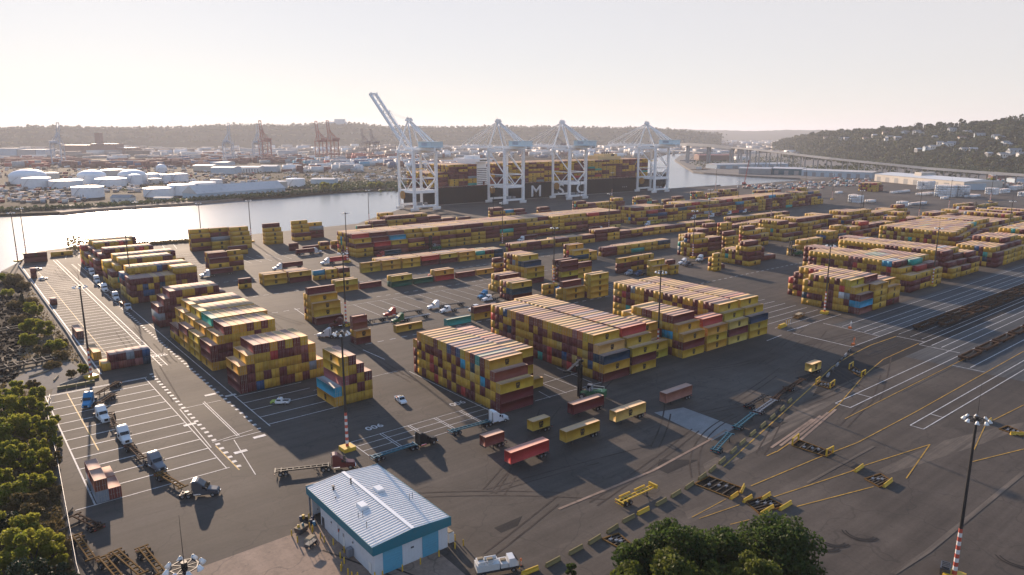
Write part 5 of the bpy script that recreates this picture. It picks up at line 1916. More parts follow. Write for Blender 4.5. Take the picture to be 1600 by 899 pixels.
# high bridge and its approach on the right
deck = [(1020, 226.5, 2300), (1077, 224.5, 2050), (1110, 226.2, 1960), (1146, 230.3, 1880), (1187, 234.0, 1760), (1240, 240.5, 1640), (1300, 247.5, 1540), (1380, 255.5, 1450), (1450, 262.5, 1390), (1530, 268.5, 1330), (1620, 274.5, 1270), (1760, 284, 1180)]
br_ = empty('river_bridge', at_dist(1077, 240, 2050))
br_.location.z = 0
tag(br_, 'tall grey concrete bridge crossing the river and falling towards the right edge', 'bridge')
org = br_.location.copy()
dp = [at_dist(*a) - org for a in deck]
for side, off in (('a', 0.0), ('b', 22.0)):
    dmb = MB()
    for i in range(len(dp) - 1):
        a, b_ = dp[i].copy(), dp[i + 1].copy()
        a.x += off * SA
        a.y += off * CA
        b_.x += off * SA
        b_.y += off * CA
        th_ = 6.0 if i < 3 else 2.4
        dmb.beam((a.x, a.y, max(a.z, 3) - th_ / 2), (b_.x, b_.y, max(b_.z, 3) - th_ / 2), 12, th_)
        dmb.beam((a.x - 7 * SA, a.y - 7 * CA, max(a.z, 3) + .5), (b_.x - 7 * SA, b_.y - 7 * CA, max(b_.z, 3) + .5), .5, 1.2)
    dmb.build('deck', M['bridge'], br_)
for i in range(1, len(dp) - 2):
    n = 1 if i < 3 else 3
    for k in range(n):
        p = dp[i].lerp(dp[i + 1], k / n)
        if p.z < 6:
            continue
        pr = MB()
        w = 4.5 if i < 4 else 2.2
        for off in (0, 22):
            pr.beam((p.x + off * SA, p.y + off * CA, -.5), (p.x + off * SA, p.y + off * CA, p.z - 3), w, w * .6)
        pr.build('pier', M['bridge'], br_)
# lower swing bridge
a, b_ = P(1045, 241), P(1100, 245)
sb = empty('low_bridge', (a[0], a[1], 0))
tag(sb, 'low grey bridge across the river under the tall bridge', 'bridge')
m_ = MB()
m_.beam((0, 0, 16), (b_[0] - a[0], b_[1] - a[1], 14), 12, 2.5)
m_.build('deck', M['bridge'], sb)
for f_ in (.15, .55, .9):
    p = (b_ - a) * f_
    MB().cyl((p[0], p[1], -3), (p[0], p[1], 14), 6, 5, 12).build('pier', M['bridge'], sb)

# ================================================================ VEHICLES
WH = {}


def wheel_mesh(r, w):
    k = (r, w)
    if k not in WH:
        mb = MB()
        mb.cyl((0, -w / 2, 0), (0, w / 2, 0), r, n=16)
        mb.cyl((0, -w / 2 - .015, 0), (0, w / 2 + .015, 0), r * .55, n=12, m=1)
        mb.cyl((0, -w / 2 - .05, 0), (0, w / 2 + .05, 0), r * .2, n=8, m=1)
        WH[k] = mb.mesh('wheel', [M['rubber'], M['rim']])
    return WH[k]


def wheel(x, y, r, w, par):
    o = bpy.data.objects.new('wheel', wheel_mesh(r, w))
    C.objects.link(o)
    o.location = (x, y, r)
    o.parent = par


PROTO = {}


def tractor_proto(mat, lab, roof=True):
    """sleeper tractor, front bumper at the origin, body towards -x"""
    o = empty('semi_tractor')
    m = M[mat]

    def sec(x, w, z0, z1, c=.18):
        return [(x, -w, z0), (x, w, z0), (x, w, z1 - c), (x, w - c, z1), (x, -w + c, z1), (x, -w, z1 - c)]
    hd = MB()
    hd.loft([sec(-.12, .88, .55, 1.38), sec(-.45, 1.0, .50, 1.58), sec(-1.6, 1.08, .62, 1.78), sec(-2.25, 1.12, .62, 1.95)])
    for s_ in (-1, 1):
        hd.xprism([(-.55, .55), (-.55, 1.0), (-.85, 1.18), (-1.75, 1.18), (-2.05, .95), (-2.05, .55)], s_ * 1.02 - .14, s_ * 1.02 + .14)
    hd.build('hood', m, o)
    cb = MB()
    top = 3.95 if roof else 2.95
    cb.loft([sec(-2.26, 1.14, .62, 1.97), sec(-2.95, 1.18, .62, 2.78, .12), sec(-3.3, 1.22, .62, 2.98, .15), sec(-4.2, 1.24, .62, top - .12, .25), sec(-4.75, 1.24, .62, top, .25), sec(-5.35 if roof else -4.3, 1.24, .62, top - .05, .25)])
    cab = cb.build('cab', m, o)
    ws = MB()
    ws.add([(-2.30, -1.0, 2.06), (-2.30, 1.0, 2.06), (-2.90, 1.02, 2.74), (-2.90, -1.02, 2.74)], [(0, 1, 2, 3)])
    ws.v = [(a + .03, b_, c + .03) for a, b_, c in ws.v]
    ws.build('windshield', M['glass'], cab)
    for s_ in (-1, 1):
        MB().xprism([(-2.55, 2.02), (-3.35, 2.02), (-3.35, 2.72), (-2.98, 2.66)], s_ * 1.245 - .012, s_ * 1.245 + .012).build('side_window', M['glass'], cab)
        MB().box(-.16, -.11, s_ * .68 - .17, s_ * .68 + .17, .92, 1.14).build('headlight', M['lamp'], o)
        MB().box(-2.55, -2.35, s_ * 1.45 - .09, s_ * 1.45 + .09, 1.75, 2.45).beam((-2.45, s_ * 1.16, 2.1), (-2.45, s_ * 1.4, 2.1), .05).build('mirror', M['black'], o)
        MB().cyl((-5.2, s_ * 1.0, .75), (-3.7, s_ * 1.0, .75), .34, n=12).build('fuel_tank', M['chrome'], o)
        MB().cyl((-5.55 if roof else -4.5, s_ * .95, 1.0), (-5.55 if roof else -4.5, s_ * .95, 3.7 if roof else 3.1), .09, n=8).build('exhaust_stack', M['chrome'], o)
    MB().box(-.13, -.08, -.48, .48, .72, 1.34).build('grille', M['black'], o)
    MB().box(-.22, .0, -1.1, 1.1, .35, .68).build('bumper', M['chrome'] if mat not in ('white',) else M['offwhite'], o)
    fr = MB()
    for s_ in (-1, 1):
        fr.box(-8.1, -.6, s_ * .45 - .06, s_ * .45 + .06, .68, .95)
        fr.box(-8.2, -7.9, s_ * 1.0 - .3, s_ * 1.0 + .3, .3, .95)
    for x in (-5.8, -6.6, -7.4, -8.05):
        fr.box(x - .08, x + .08, -.45, .45, .7, .9)
    fr.build('frame', M['black'], o)
    MB().cyl((-6.9, 0, .98), (-6.9, 0, 1.1), .5, n=12).build('fifth_wheel', M['steel'], o)
    for s_ in (-1, 1):
        wheel(-1.3, s_ * 1.03, .5, .3, o)
        wheel(-6.3, s_ * .93, .5, .6, o)
        wheel(-7.55, s_ * .93, .5, .6, o)
    return o


def pose(front, rear):
    """two ground pixels to a front point and heading"""
    a, b_ = P(*front, .03), P(*rear, .03)
    return a, math.atan2(a.y - b_.y, a.x - b_.x)


def place(kind, loc, rz, label, cat, group, sc=1.0):
    key = kind
    if key not in PROTO:
        k = kind.split(':')
        if k[0] == 'tractor':
            o = tractor_proto(k[1], '', k[2] == 'sleeper')
        elif k[0] == 'chassis':
            o = chassis_proto(k[1], float(k[2]))
        elif k[0] == 'pickup':
            o = pickup_proto(k[1], k[2])
        elif k[0] == 'car':
            o = car_proto(k[1])
        PROTO[key] = o
    else:
        o = copy_tree(PROTO[key])
    o.location = loc
    o.rotation_euler = (0, 0, rz)
    tag(o, label, cat, group)
    return o


def chassis_proto(mat, ln):
    """skeletal container trailer, kingpin end at the origin, body towards -x"""
    o = empty('container_chassis')
    m = M[mat]
    fr = MB()
    for s_ in (-1, 1):
        fr.box(-ln, 0, s_ * .52 - .09, s_ * .52 + .09, .92, 1.2)
        fr.box(-ln + .05, -.05, s_ * .52 - .13, s_ * .52 + .13, 1.2, 1.235)
    n = int(ln / 1.35)
    for i in range(n + 1):
        x = -.12 - (ln - .24) * i / n
        w = 1.2 if i in (0, n, n - 1) else .52
        fr.box(x - .09, x + .09, -w, w, .98, 1.215)
    for x in (-.12, -ln + .12):
        fr.box(x - .14, x + .14, -1.22, 1.22, 1.0, 1.25)
    fr.box(-ln - .04, -ln + .1, -1.2, 1.2, .45, .6)
    fr.build('frame', m, o)
    tl = MB()
    for s_ in (-1, 1):
        tl.box(-ln - .07, -ln - .03, s_ * .9 - .2, s_ * .9 + .2, .66, .82)
    tl.build('tail_light', M['redpaint'], o)
    for s_ in (-1, 1):
        lg = MB()
        lg.box(-2.9, -2.72, s_ * .75 - .09, s_ * .75 + .09, .12, 1.0)
        lg.box(-3.0, -2.62, s_ * .75 - .18, s_ * .75 + .18, .02, .12)
        lg.beam((-2.8, s_ * .75, .5), (-3.9, s_ * .5, .95), .08)
        lg.build('landing_leg', M['steel'], o)
    bg_ = MB()
    for x in (-ln + 1.3, -ln + 2.55):
        bg_.cyl((x, -1.0, .5), (x, 1.0, .5), .08, n=8)
    for s_ in (-1, 1):
        bg_.box(-ln + .9, -ln + 2.95, s_ * .5 - .06, s_ * .5 + .06, .62, .9)
    bg_.build('axle', M['steel'], o)
    for x in (-ln + 1.3, -ln + 2.55):
        for s_ in (-1, 1):
            wheel(x, s_ * .93, .5, .55, o)
    return o


def car_body(o, mat, secs, name='body'):
    mb = MB()
    mb.loft([[(x, -w, z0), (x, w, z0), (x, w, z1 - .1), (x, w - .12, z1), (x, -w + .12, z1), (x, -w, z1 - .1)] for x, w, z0, z1 in secs])
    return mb.build(name, M[mat], o)


def pickup_proto(mat, hood):
    o = empty('pickup_truck')
    car_body(o, hood, [(0, .82, .45, .85), (-.15, .92, .4, 1.0), (-1.45, .95, .4, 1.12)], 'hood')
    car_body(o, mat, [(-1.46, .95, .4, 1.12), (-2.1, .92, .4, 1.8), (-2.5, .9, .4, 1.88), (-3.2, .9, .4, 1.86), (-3.42, .95, .4, 1.3)], 'cab')
    bd = MB()
    for s_ in (-1, 1):
        bd.box(-5.5, -3.43, s_ * .92 - .05, s_ * .92 + .05, .5, 1.18)
    bd.box(-5.55, -5.45, -.97, .97, .5, 1.18)
    bd.box(-5.5, -3.43, -.9, .9, .5, .62)
    bd.build('bed', M[mat], o)
    MB().box(-5.35, -3.6, -.85, .85, .63, 1.05).build('load', M['black' if hood == 'lime' else 'orange'], o)
    gl = MB()
    gl.add([(-1.48, -.78, 1.17), (-1.48, .78, 1.17), (-2.05, .76, 1.74), (-2.05, -.76, 1.74)], [(0, 1, 2, 3)])
    gl.v = [(a + .035, b_, c + .03) for a, b_, c in gl.v]
    gl.build('windshield', M['glass'], o)
    for s_ in (-1, 1):
        MB().box(-3.2, -1.95, s_ * .935 - .012, s_ * .935 + .012, 1.22, 1.66).build('side_window', M['glass'], o)
        MB().box(-.02, .03, s_ * .68 - .14, s_ * .68 + .14, .68, .84).build('headlight', M['lamp'], o)
        for x in (-.95, -4.5):
            wheel(x, s_ * .85, .38, .26, o)
    MB().box(-2.7, -2.5, -.5, .5, 1.89, 2.0).build('light_bar', M['safety'], o)
    return o


def car_proto(mat):
    o = empty('parked_car')
    car_body(o, mat, [(0, .7, .35, .65), (-.2, .85, .3, .78), (-1.3, .9, .3, .95), (-2.1, .8, .3, 1.42), (-3.3, .8, .3, 1.45), (-4.1, .86, .3, 1.0), (-4.5, .8, .35, .85)])
    gl = MB()
    gl.add([(-1.33, -.72, 1.0), (-1.33, .72, 1.0), (-2.08, .66, 1.42), (-2.08, -.66, 1.42)], [(0, 1, 2, 3)])
    gl.v = [(a + .03, b_, c + .03) for a, b_, c in gl.v]
    gl.build('windshield', M['glass'], o)
    for s_ in (-1, 1):
        MB().box(-3.5, -1.95, s_ * .86 - .01, s_ * .86 + .01, .98, 1.32).build('side_window', M['glass'], o)
        for x in (-.85, -3.6):
            wheel(x, s_ * .8, .33, .22, o)
    return o


TG, CG = 'tractors in the yard', 'container chassis in the yard'


def truck(mat, f, r, label, style='sleeper'):
    a, h = pose(f, r)
    return place('tractor:%s:%s' % (mat, style), a, h, label, 'tractor unit', TG)


def chassis(mat, f, r, label, ln=12.3):
    a, b_ = P(*f, .03), P(*r, .03)
    h = math.atan2(a.y - b_.y, a.x - b_.x)
    d = Vector((math.cos(h), math.sin(h), 0))
    mid = (a + b_) / 2
    loc = mid + d * (ln / 2)
    place('chassis:%s:%s' % (mat, ln), loc, h, label, 'chassis', CG)
    return loc, h


def coupled(tmat, cmat, f, tail, label, clabel, style='sleeper', ln=12.3, bend=None):
    """tractor by its front pixel; chassis hooked at its fifth wheel and trailing towards the tail pixel"""
    a, b_ = P(*f, .03), P(*tail, .03)
    h = math.atan2(a.y - b_.y, a.x - b_.x) if bend is None else bend
    place('tractor:%s:%s' % (tmat, style), a, h, label, 'tractor unit', TG)
    kp = a - Vector((math.cos(h), math.sin(h), 0)) * 6.2
    h2 = math.atan2(kp.y - b_.y, kp.x - b_.x)
    place('chassis:%s:%s' % (cmat, ln), kp + Vector((0, 0, .1)), h2, clabel, 'chassis', CG)
    return kp, h2


# left column of tractors leaving across the stalls
tr = lambda x, y: P(x, y)
for tm, cm, f, rr, cf, cr, tl, cl in [
    ('bluepaint', 'rust', (134, 641), (150, 618), (150, 622), (186, 601), 'bright blue tractor at the head of the left stalls', 'rust brown chassis trailing up behind the bright blue tractor'),
    ('white', 'rust', (167, 662), (141, 638), (158, 634), (176, 622), 'white tractor parked right behind the bright blue tractor', 'short rusty chassis between the blue and white tractors'),
    ('white', 'rust', (200, 696), (179, 668), (180, 672), (172, 651), 'white tractor in the middle of the left stalls', 'rusty chassis behind the middle white tractor of the left stalls'),
    ('greypaint', 'rust', (255, 739), (222, 716), (229, 728), (197, 696), 'grey tractor angled out of the left stalls', 'rusty chassis behind the grey tractor'),
    ('darkgrey', 'tyrange', (344, 772), (290, 776), (291, 771), (245, 743), 'dark grey sleeper tractor turning right at the end of the stalls', 'ochre framed chassis behind the dark grey tractor')]:
    truck(tm, f, rr, tl)
    chassis(cm, cf, cr, cl, 7.5 if 'short' in cl else 11.5)
# lane queue by the left blocks
for i, (f, tm, style, lb) in enumerate([((146, 431.5), 'white', 'sleeper', 'white tractor second in the queue beside the left blocks'), ((154, 444), 'white', 'sleeper', 'white tractor third in the queue beside the left blocks'),
                                        ((166, 457), 'white', 'sleeper', 'white tractor fourth in the queue beside the left blocks'), ((184, 471), 'white', 'sleeper', 'white tractor with bare chassis, fifth in the queue by the left blocks'),
                                        ((203, 487), 'silver', 'day', 'silver day cab with an orange chassis leading the left queue')]):
    a = P(*f, .03)
    place('tractor:%s:%s' % (tm, style), a, R(-90), lb, 'tractor unit', TG)
    if i > 1:
        cm = 'orange' if i == 4 else 'steel'
        place('chassis:%s:12.3' % cm, a + Vector((0, 6.1, .1)), R(-92), ['', '', 'dark chassis behind the fourth queue tractor', 'dark chassis behind the fifth queue tractor', 'orange chassis behind the silver day cab'][i], 'chassis', CG)
a, h = pose((138, 423), (130, 416))
place('pickup:bluepaint:bluepaint', a, R(-90), 'blue pickup last in the queue beside the left blocks', 'pickup', 'light vehicles in the yard')
a = P(66, 421, .03)
place('car:silver', a, R(20), 'silver car at the top of the far left stalls', 'car', 'light vehicles in the yard')
a = P(75, 436, .03)
place('car:white', a, R(8), 'white car in the far left stalls below the silver car', 'car', 'light vehicles in the yard')
a, h = pose((423.5, 631), (455, 631))
place('pickup:white:lime', a, h, 'white pickup with lime green nose in the shaded stalls', 'pickup', 'light vehicles in the yard')
a, h = pose((632, 633), (616, 620))
place('pickup:white:white', a, h, 'white pickup with orange load on the open centre lane', 'pickup', 'light vehicles in the yard')
# tractors driving on the centre apron
coupled('black', 'tealpaint', (681, 690), (583, 721), 'black sleeper tractor pulling a teal chassis past the shed', 'teal chassis behind the black tractor')
coupled('white', 'tealpaint', (792, 656), (706, 680), 'white sleeper tractor before the centre block', 'teal chassis behind the white tractor at the centre block')
coupled('maroonpaint', 'black', (556, 729), (425, 744), 'maroon sleeper tractor beside the back of the shed', 'black chassis behind the maroon tractor')
# bobtails in the middle yard, all heading left
for f, tail, tm, cm, lb in [((496, 527), (548, 529), 'white', 'steel', 'white bobtail beside the end of the left block'), ((514, 513), (570, 505), 'maroonpaint', 'steel', 'maroon bobtail below the tall yellow stack'),
                            ((599, 496), (660, 488), 'redpaint', 'steel', 'red bobtail in the middle yard'), ((612, 506), (676, 494), 'greenpaint', 'greypaint', 'green bobtail right beside the red one'),
                            ((668, 484), (723, 477), 'white', 'steel', 'white bobtail behind the green one'), ((747, 468), (792, 458), 'bluepaint', 'steel', 'blue bobtail behind the teal box'),
                            ((1060, 414), (1110, 409), 'white', 'steel', 'white bobtail by the short yellow tower'), ((1089, 409), (1132, 399), 'white', 'orange', 'white tractor with orange chassis under the striped mast')]:
    coupled(tm, cm, f, tail, lb, '%s chassis behind the %s' % ({'steel': 'dark', 'greypaint': 'grey', 'orange': 'orange'}[cm], lb))
for f, tm, lb in [((688, 490), 'white', 'small white day cab below the white bobtail'), ((754, 472), 'white', 'white day cab beside the blue bobtail'), ((733, 488), 'white', 'white day cab at the end of the teal box'), ((1068, 417), 'darkgrey', 'dark grey day cab beside the white bobtail pair'),
                  ((977, 431), 'silver', 'silver day cab before the tall maroon and yellow boxes'), ((992, 432), 'navy', 'navy day cab beside the silver day cab'), ((1139, 404), 'navy', 'navy day cab behind the yellow tower'), ((869, 455), 'bluepaint', 'blue day cab under the middle mast'), ((1016, 420), 'white', 'white day cab between the low stacks')]:
    place('tractor:%s:day' % tm, P(*f, .03), R(180), lb, 'tractor unit', TG)
place('chassis:steel:9.0', P(574, 505, .03), R(180), 'dark empty chassis beside the brown short boxes', 'chassis', CG)

TRN = [0]


def laden(col, f, hdg, cl, bl, ln=12.19, cm='steel', hook=None):
    """chassis at a ground pixel under its front end, with its container"""
    a = P(*f, .03)
    place('chassis:%s:%s' % (cm, 12.3 if ln > 10 else 7.0), a, hdg, cl, 'chassis', CG)
    d = Vector((math.cos(hdg), math.sin(hdg), 0))
    L_ = ln
    s = Vector((-d.y, d.x, 0))
    tail = a - d * L_ + s * (-1.219)
    TRN[0] += 1
    return make_container(tail.x, tail.y, 1.29, 'r', L_, 2.9 if L_ > 10 else 2.59, col, bl, rz=hdg, group='containers on chassis')


W180 = math.pi
for col, f, ln, w in [('m', (754, 704), 6.06, 'short brown'), ('R', (793, 731), 12.19, 'long bright red'), ('Y', (828, 679), 6.06, 'short yellow'), ('M', (891, 653), 12.19, 'long maroon'), ('Y', (879, 697), 12.19, 'long yellow'),
                      ('y', (957, 665), 12.19, 'long pale yellow'), ('K', (1035, 635), 12.19, 'long pinkish'), ('y', (1262, 586), 6.06, 'short lone yellow')]:
    ex = {'short brown': 'nearest the white tractor', 'long bright red': 'nearest the shed', 'short yellow': 'between the centre block and the red one', 'long maroon': 'below the tall green handler', 'long yellow': 'beside the red one',
          'long pale yellow': 'before the pinkish one', 'long pinkish': 'standing alone at the end of the row', 'short lone yellow': 'near the yellow posts by the rails'}[w]
    laden(col, f, W180, 'dark chassis under the %s parked container' % w, '%s container on a parked chassis, %s' % (w, ex), ln)


def rig(tm, col, f, lb, hdg=W180, style='sleeper', ln=12.19):
    """a laden tractor and trailer by the front bumper pixel"""
    a = P(*f, .03)
    place('tractor:%s:%s' % (tm, style), a, hdg, lb, 'tractor unit', TG)
    d = Vector((math.cos(hdg), math.sin(hdg), 0))
    kp = a - d * 5.9
    place('chassis:steel:%s' % (12.3 if ln > 10 else 7.0), kp + Vector((0, 0, .1)), hdg, 'chassis carrying the box of the %s' % lb, 'chassis', CG)
    s = Vector((-d.y, d.x, 0))
    tl = kp - d * ln - s * 1.219
    TRN[0] += 1
    return make_container(tl.x, tl.y, 1.39, 'r', ln, 2.59, col, '%s container pulled by the %s' % (CNAME[col], lb), rz=hdg, group='containers on chassis')


rig('white', 'M', (312, 434), 'white tractor beside the stack of shaded boxes')
rig('white', 'M', (503, 395), 'white tractor driving right in the middle yard', 0.0)
rig('white', 'R', (501, 414), 'white tractor driving left beside the low strip')
rig('white', 'M', (426, 423), 'white tractor parked left of the low strip')
rig('redpaint', 'N', (588, 403), 'red tractor below the five-high block')
rig('white', 'M', (809, 378), 'white tractor below the long five-high block')
rig('white', 'Y', (1008, 353), 'white tractor crossing before the quay block', W180)
rig('white', 'M', (944, 360), 'white tractor at the end of the five-high block', 0.0)
for f, col, lb in [((1080, 343), 'Y', 'first white tractor of the far row by the quay'), ((1109, 340), 'M', 'second white tractor of the far row by the quay'), ((1136, 336), 'R', 'third white tractor of the far row by the quay'), ((1160, 333), 'M', 'fourth white tractor of the far row by the quay')]:
    rig('white', col, f, lb)
rig('white', 'Y', (1494, 329), 'white tractor on the road along the right edge')
rig('tealpaint', 'M', (1540, 322), 'teal tractor on the road along the right edge')
rig('white', 'Y', (1513, 326), 'white tractor behind the handler at the right')
assert TRN[0] <= N_TRAILER + 2, TRN

# chassis parked along the barrier line and the loose ones
chassis('tealpaint', (1145, 678), (1111, 716), 'teal chassis, first of the line parked along the barriers')
chassis('tealpaint', (1180, 649), (1146, 676), 'teal chassis, second of the line parked along the barriers')
chassis('greypaint', (1209, 630), (1182, 649), 'grey chassis, third of the line parked along the barriers')
chassis('black', (1198, 621), (1164, 642), 'black chassis standing beside the line along the barriers')
chassis('rust', (1230, 610), (1208, 630), 'red brown chassis, fourth of the line parked along the barriers')
chassis('rust', (1254, 597), (1229, 613), 'red brown chassis at the far end of the line along the barriers')
a, h = pose((1020, 767), (944, 802))
yc = place('chassis:safety:11.0', a, h, 'yellow framed chassis with side rails, alone before the barriers', 'chassis', CG)
rl_ = MB()
for x in (-9.8, -5.0):
    rl_.box(x, x + 3.4, 1.0, 1.25, 1.2, 1.55)
rl_.box(-.2, .2, -1.2, 1.2, 1.25, 1.8)
rl_.build('side_rail', M['safety'], yc)
for f, r, mk, lb in [((147, 884), (118, 842), 'tyrange', 'ochre chassis by the fence above the bottom left corner'), ((192, 915), (164, 882), 'tyrange', 'ochre chassis, first of three at the bottom left'), ((219, 902), (184, 872), 'tyrange', 'ochre chassis, second of three at the bottom left'), ((256, 905), (221, 862), 'tyrange', 'ochre chassis, third of three at the bottom left')]:
    chassis(mk, f, r, lb, 11.5)
place('chassis:rust:9.0', P(118, 812, .03), R(110), 'wrecked rusty chassis against the left fence', 'chassis', CG)


# ---- top handlers
def handler(f, hdg, lift, label, load=None, body='greenpaint'):
    a = P(*f, .03)
    o = empty('container_handler', a, hdg)
    tag(o, label, 'container handler', 'container handlers in the yard')
    b_ = MB()
    b_.box(-8.2, -1.0, -1.3, 1.3, .9, 1.7)
    b_.box(-8.6, -6.0, -1.5, 1.5, 1.0, 2.9)
    b_.box(-5.8, -3.0, -1.2, 1.2, 1.7, 2.4)
    b_.build('body', M[body], o)
    c_ = MB()
    c_.xprism([(-4.6, 2.5), (-2.9, 2.5), (-2.7, 3.2), (-3.0, 4.3), (-4.5, 4.3)], -.8, .8)
    cc = c_.build('cab', M['greypaint'], o)
    MB().box(-2.72, -2.66, -.7, .7, 2.9, 4.1).build('windshield', M['glass'], cc)
    MB().xprism([(-4.3, 3.2), (-3.0, 3.2), (-3.1, 4.1), (-4.3, 4.1)], -.83, .83).build('side_window', M['glass'], cc)
    ms_ = MB()
    for y in (-1.15, 1.15):
        ms_.box(-.9, -.2, y - .28, y + .28, .4, 9.5)
        ms_.box(-.7, -.3, y * .62 - .18, y * .62 + .18, .6, max(9.5, lift + 2.2))
    for z in (1.2, 5, 9.2):
        ms_.box(-.85, -.3, -1.1, 1.1, z, z + .5)
    ms_.box(-.6, -.3, -.8, .8, max(9.4, lift + 1.8), max(9.8, lift + 2.3))
    ms_.build('mast', M['black'], o)
    sp_ = MB()
    sp_.box(-.15, .5, -1.5, 1.5, lift - 1.2, lift + .6)
    sp_.box(.5, 1.9, -.5, .5, lift, lift + .5)
    sp_.box(1.0, 1.8, -6.0, 6.0, lift, lift + .45)
    for y in (-6, 6):
        sp_.box(.35, 2.75, y - .25, y + .25, lift - .25, lift + .3)
    sp_.build('spreader', M['black'], o)
    for x, r, w in ((-1.9, .9, 1.1), (-7.2, .75, .6)):
        for s_ in (-1, 1):
            wheel(x, s_ * 1.75, r, w, o)
    MB().beam((-4, -1.2, 2.4), (-4, -1.2, 3.6), .08).beam((-7.8, -1.2, 2.9), (-7.8, -1.2, 3.7), .08).beam((-4, -1.2, 3.6), (-7.8, -1.2, 3.7), .08).beam((-4, 1.2, 2.4), (-4, 1.2, 3.6), .08).beam((-7.8, 1.2, 2.9), (-7.8, 1.2, 3.7), .08).beam((-4, 1.2, 3.6), (-7.8, 1.2, 3.7), .08).build('guard_rail', M['lamp'], o)
    return o


handler((903, 619), R(118), 9.3, 'black masted green container handler between the two centre blocks')
handler((1233, 400), R(150), 5.6, 'green container handler carrying a box beside the dashed road')
handler((1347, 331), R(120), 4.0, 'dark container handler among the far low stacks')
handler((1545, 401), R(120), 6.0, 'green container handler at the gap between the right rail blocks')
handler((1522, 331), R(140), 8.0, 'dark container handler near the right edge road')
handler((672, 390), R(110), 4.0, 'dark container handler against the five-high block')


# ================================================================ LIGHT MASTS
def mast_proto(h):
    o = empty('light_mast')
    bs = MB()
    bs.box(-1.6, 1.6, -1.6, 1.6, 0, 1.0)
    bs.build('base_block', M['safety'], o)
    bd = MB()
    n = 11
    for k in range(n):
        z = 1.0 + k * .82
        bd.cyl((0, 0, z), (0, 0, z + .82), .40 - .007 * k, .393 - .007 * k, 12, k % 2, cap=False)
    bd.build('striped_sleeve', [M['bandred'], M['bandwhite']], o)
    MB().cyl((0, 0, 10.0), (0, 0, h), .31, .20, 12).build('pole', M['pole'], o)
    rg = MB()
    nl = 8
    for k in range(nl):
        a = 2 * math.pi * k / nl + .2
        b_ = 2 * math.pi * (k + 1) / nl + .2
        rg.beam((1.5 * math.cos(a), 1.5 * math.sin(a), h - .4), (1.5 * math.cos(b_), 1.5 * math.sin(b_), h - .4), .12)
        rg.beam((0, 0, h - .4), (1.5 * math.cos(a), 1.5 * math.sin(a), h - .4), .10)
    rg.cyl((0, 0, h - .8), (0, 0, h + .2), .35, n=10)
    rg.build('lamp_ring', M['pole'], o)
    lm = MB()
    lm.lathe(0, 0, [(.10, .32), (.16, .30), (.24, .10), (.42, -.28), (.40, -.30)], 12)
    me = lm.mesh('lamp', M['lamp'], True)
    for k in range(nl):
        a = 2 * math.pi * k / nl + .2
        l_ = bpy.data.objects.new('lamp', me)
        C.objects.link(l_)
        l_.parent = o
        l_.location = (1.85 * math.cos(a), 1.85 * math.sin(a), h - .35)
        l_.rotation_euler = (R(18) * math.sin(a), -R(18) * math.cos(a), 0)
    MB().cyl((0, 0, h + .2), (0, 0, h + 6.0), .045, .02, 6).build('lightning_rod', M['pole'], o)
    return o


MP = None
MASTS = [((143, 591), 'striped light mast beside the left wall above the stalls'), ((543, 703), 'striped light mast beside the stair-shaped stack'), ((1288, 490), 'striped light mast before the first rail block'),
         ((1027, 555), 'light mast rising before the four-bay block'), ((541, 509), 'light mast beside the maroon bobtail in the middle yard'), ((543, 410), 'light mast before the five-high block in the middle yard'),
         ((1082, 404), 'light mast among the tall stacks right of the bobtails'), ((865, 446), 'light mast beside the blue day cab'), ((785, 384), 'light mast before the middle of the five-high block'), ((951, 361), 'light mast at the right end of the five-high block'),
         ((1456, 447), 'light mast behind the second rail block'), ((1573, 380), 'light mast at the right edge block'), ((1435, 344), 'light mast on the open pavement by the white boxes'), ((1482, 328), 'light mast beside the parked vans at the right'),
         ((1547, 315), 'light mast on the right edge road'), ((1342, 353), 'light mast rising from the right yard rows'), ((316, 385), 'light mast at the left waterside stack'), ((393, 378), 'light mast behind the waterside stacks'), ((218, 382), 'slim light mast at the shore beyond the left blocks'),
         ((206, 455), 'light mast rising from the left blocks'), ((28, 409), 'light mast at the waterside corner, nearer the shore'), ((41, 398), 'light mast at the waterside corner, nearer the boxes'), ((577, 352), 'slim light mast beside the quay corner'), ((771, 345), 'light mast before the second crane'),
         ((906, 330), 'light mast before the third crane'), ((1152, 330), 'light mast at the quay beyond the far tractors'), ((1204, 345), 'light mast above the far tractor row'), ((1107, 350), 'light mast before the far tractor row'), ((1118, 298), 'light mast at the river shore near the bow'), ((1258, 296), 'light mast on the open ground by the slip'),
         ((1300, 312), 'light mast between the right yard and the slip'), ((956, 308), 'slim light mast before the hull near the bow'), ((1508, 880), 'x')]
MASTS[-1] = ((1490, 905), 'tall striped light mast at the right, nearest the camera')
MASTS.append(('low', 'light mast at the bottom left whose lamps just show'))
for (p_, lb) in MASTS:
    if MP is None:
        MP = mast_proto(30.8)
        o = MP
    else:
        o = copy_tree(MP)
    q = P(288, 886, 30.4) if p_ == 'low' else P(*p_)
    o.location = (q[0], q[1], .02)
    o.rotation_euler = (0, 0, random.uniform(0, .7))
    tag(o, lb, 'light mast', 'light masts of the terminal')
    if 'bottom left' in lb:
        o.location.z = 0.02

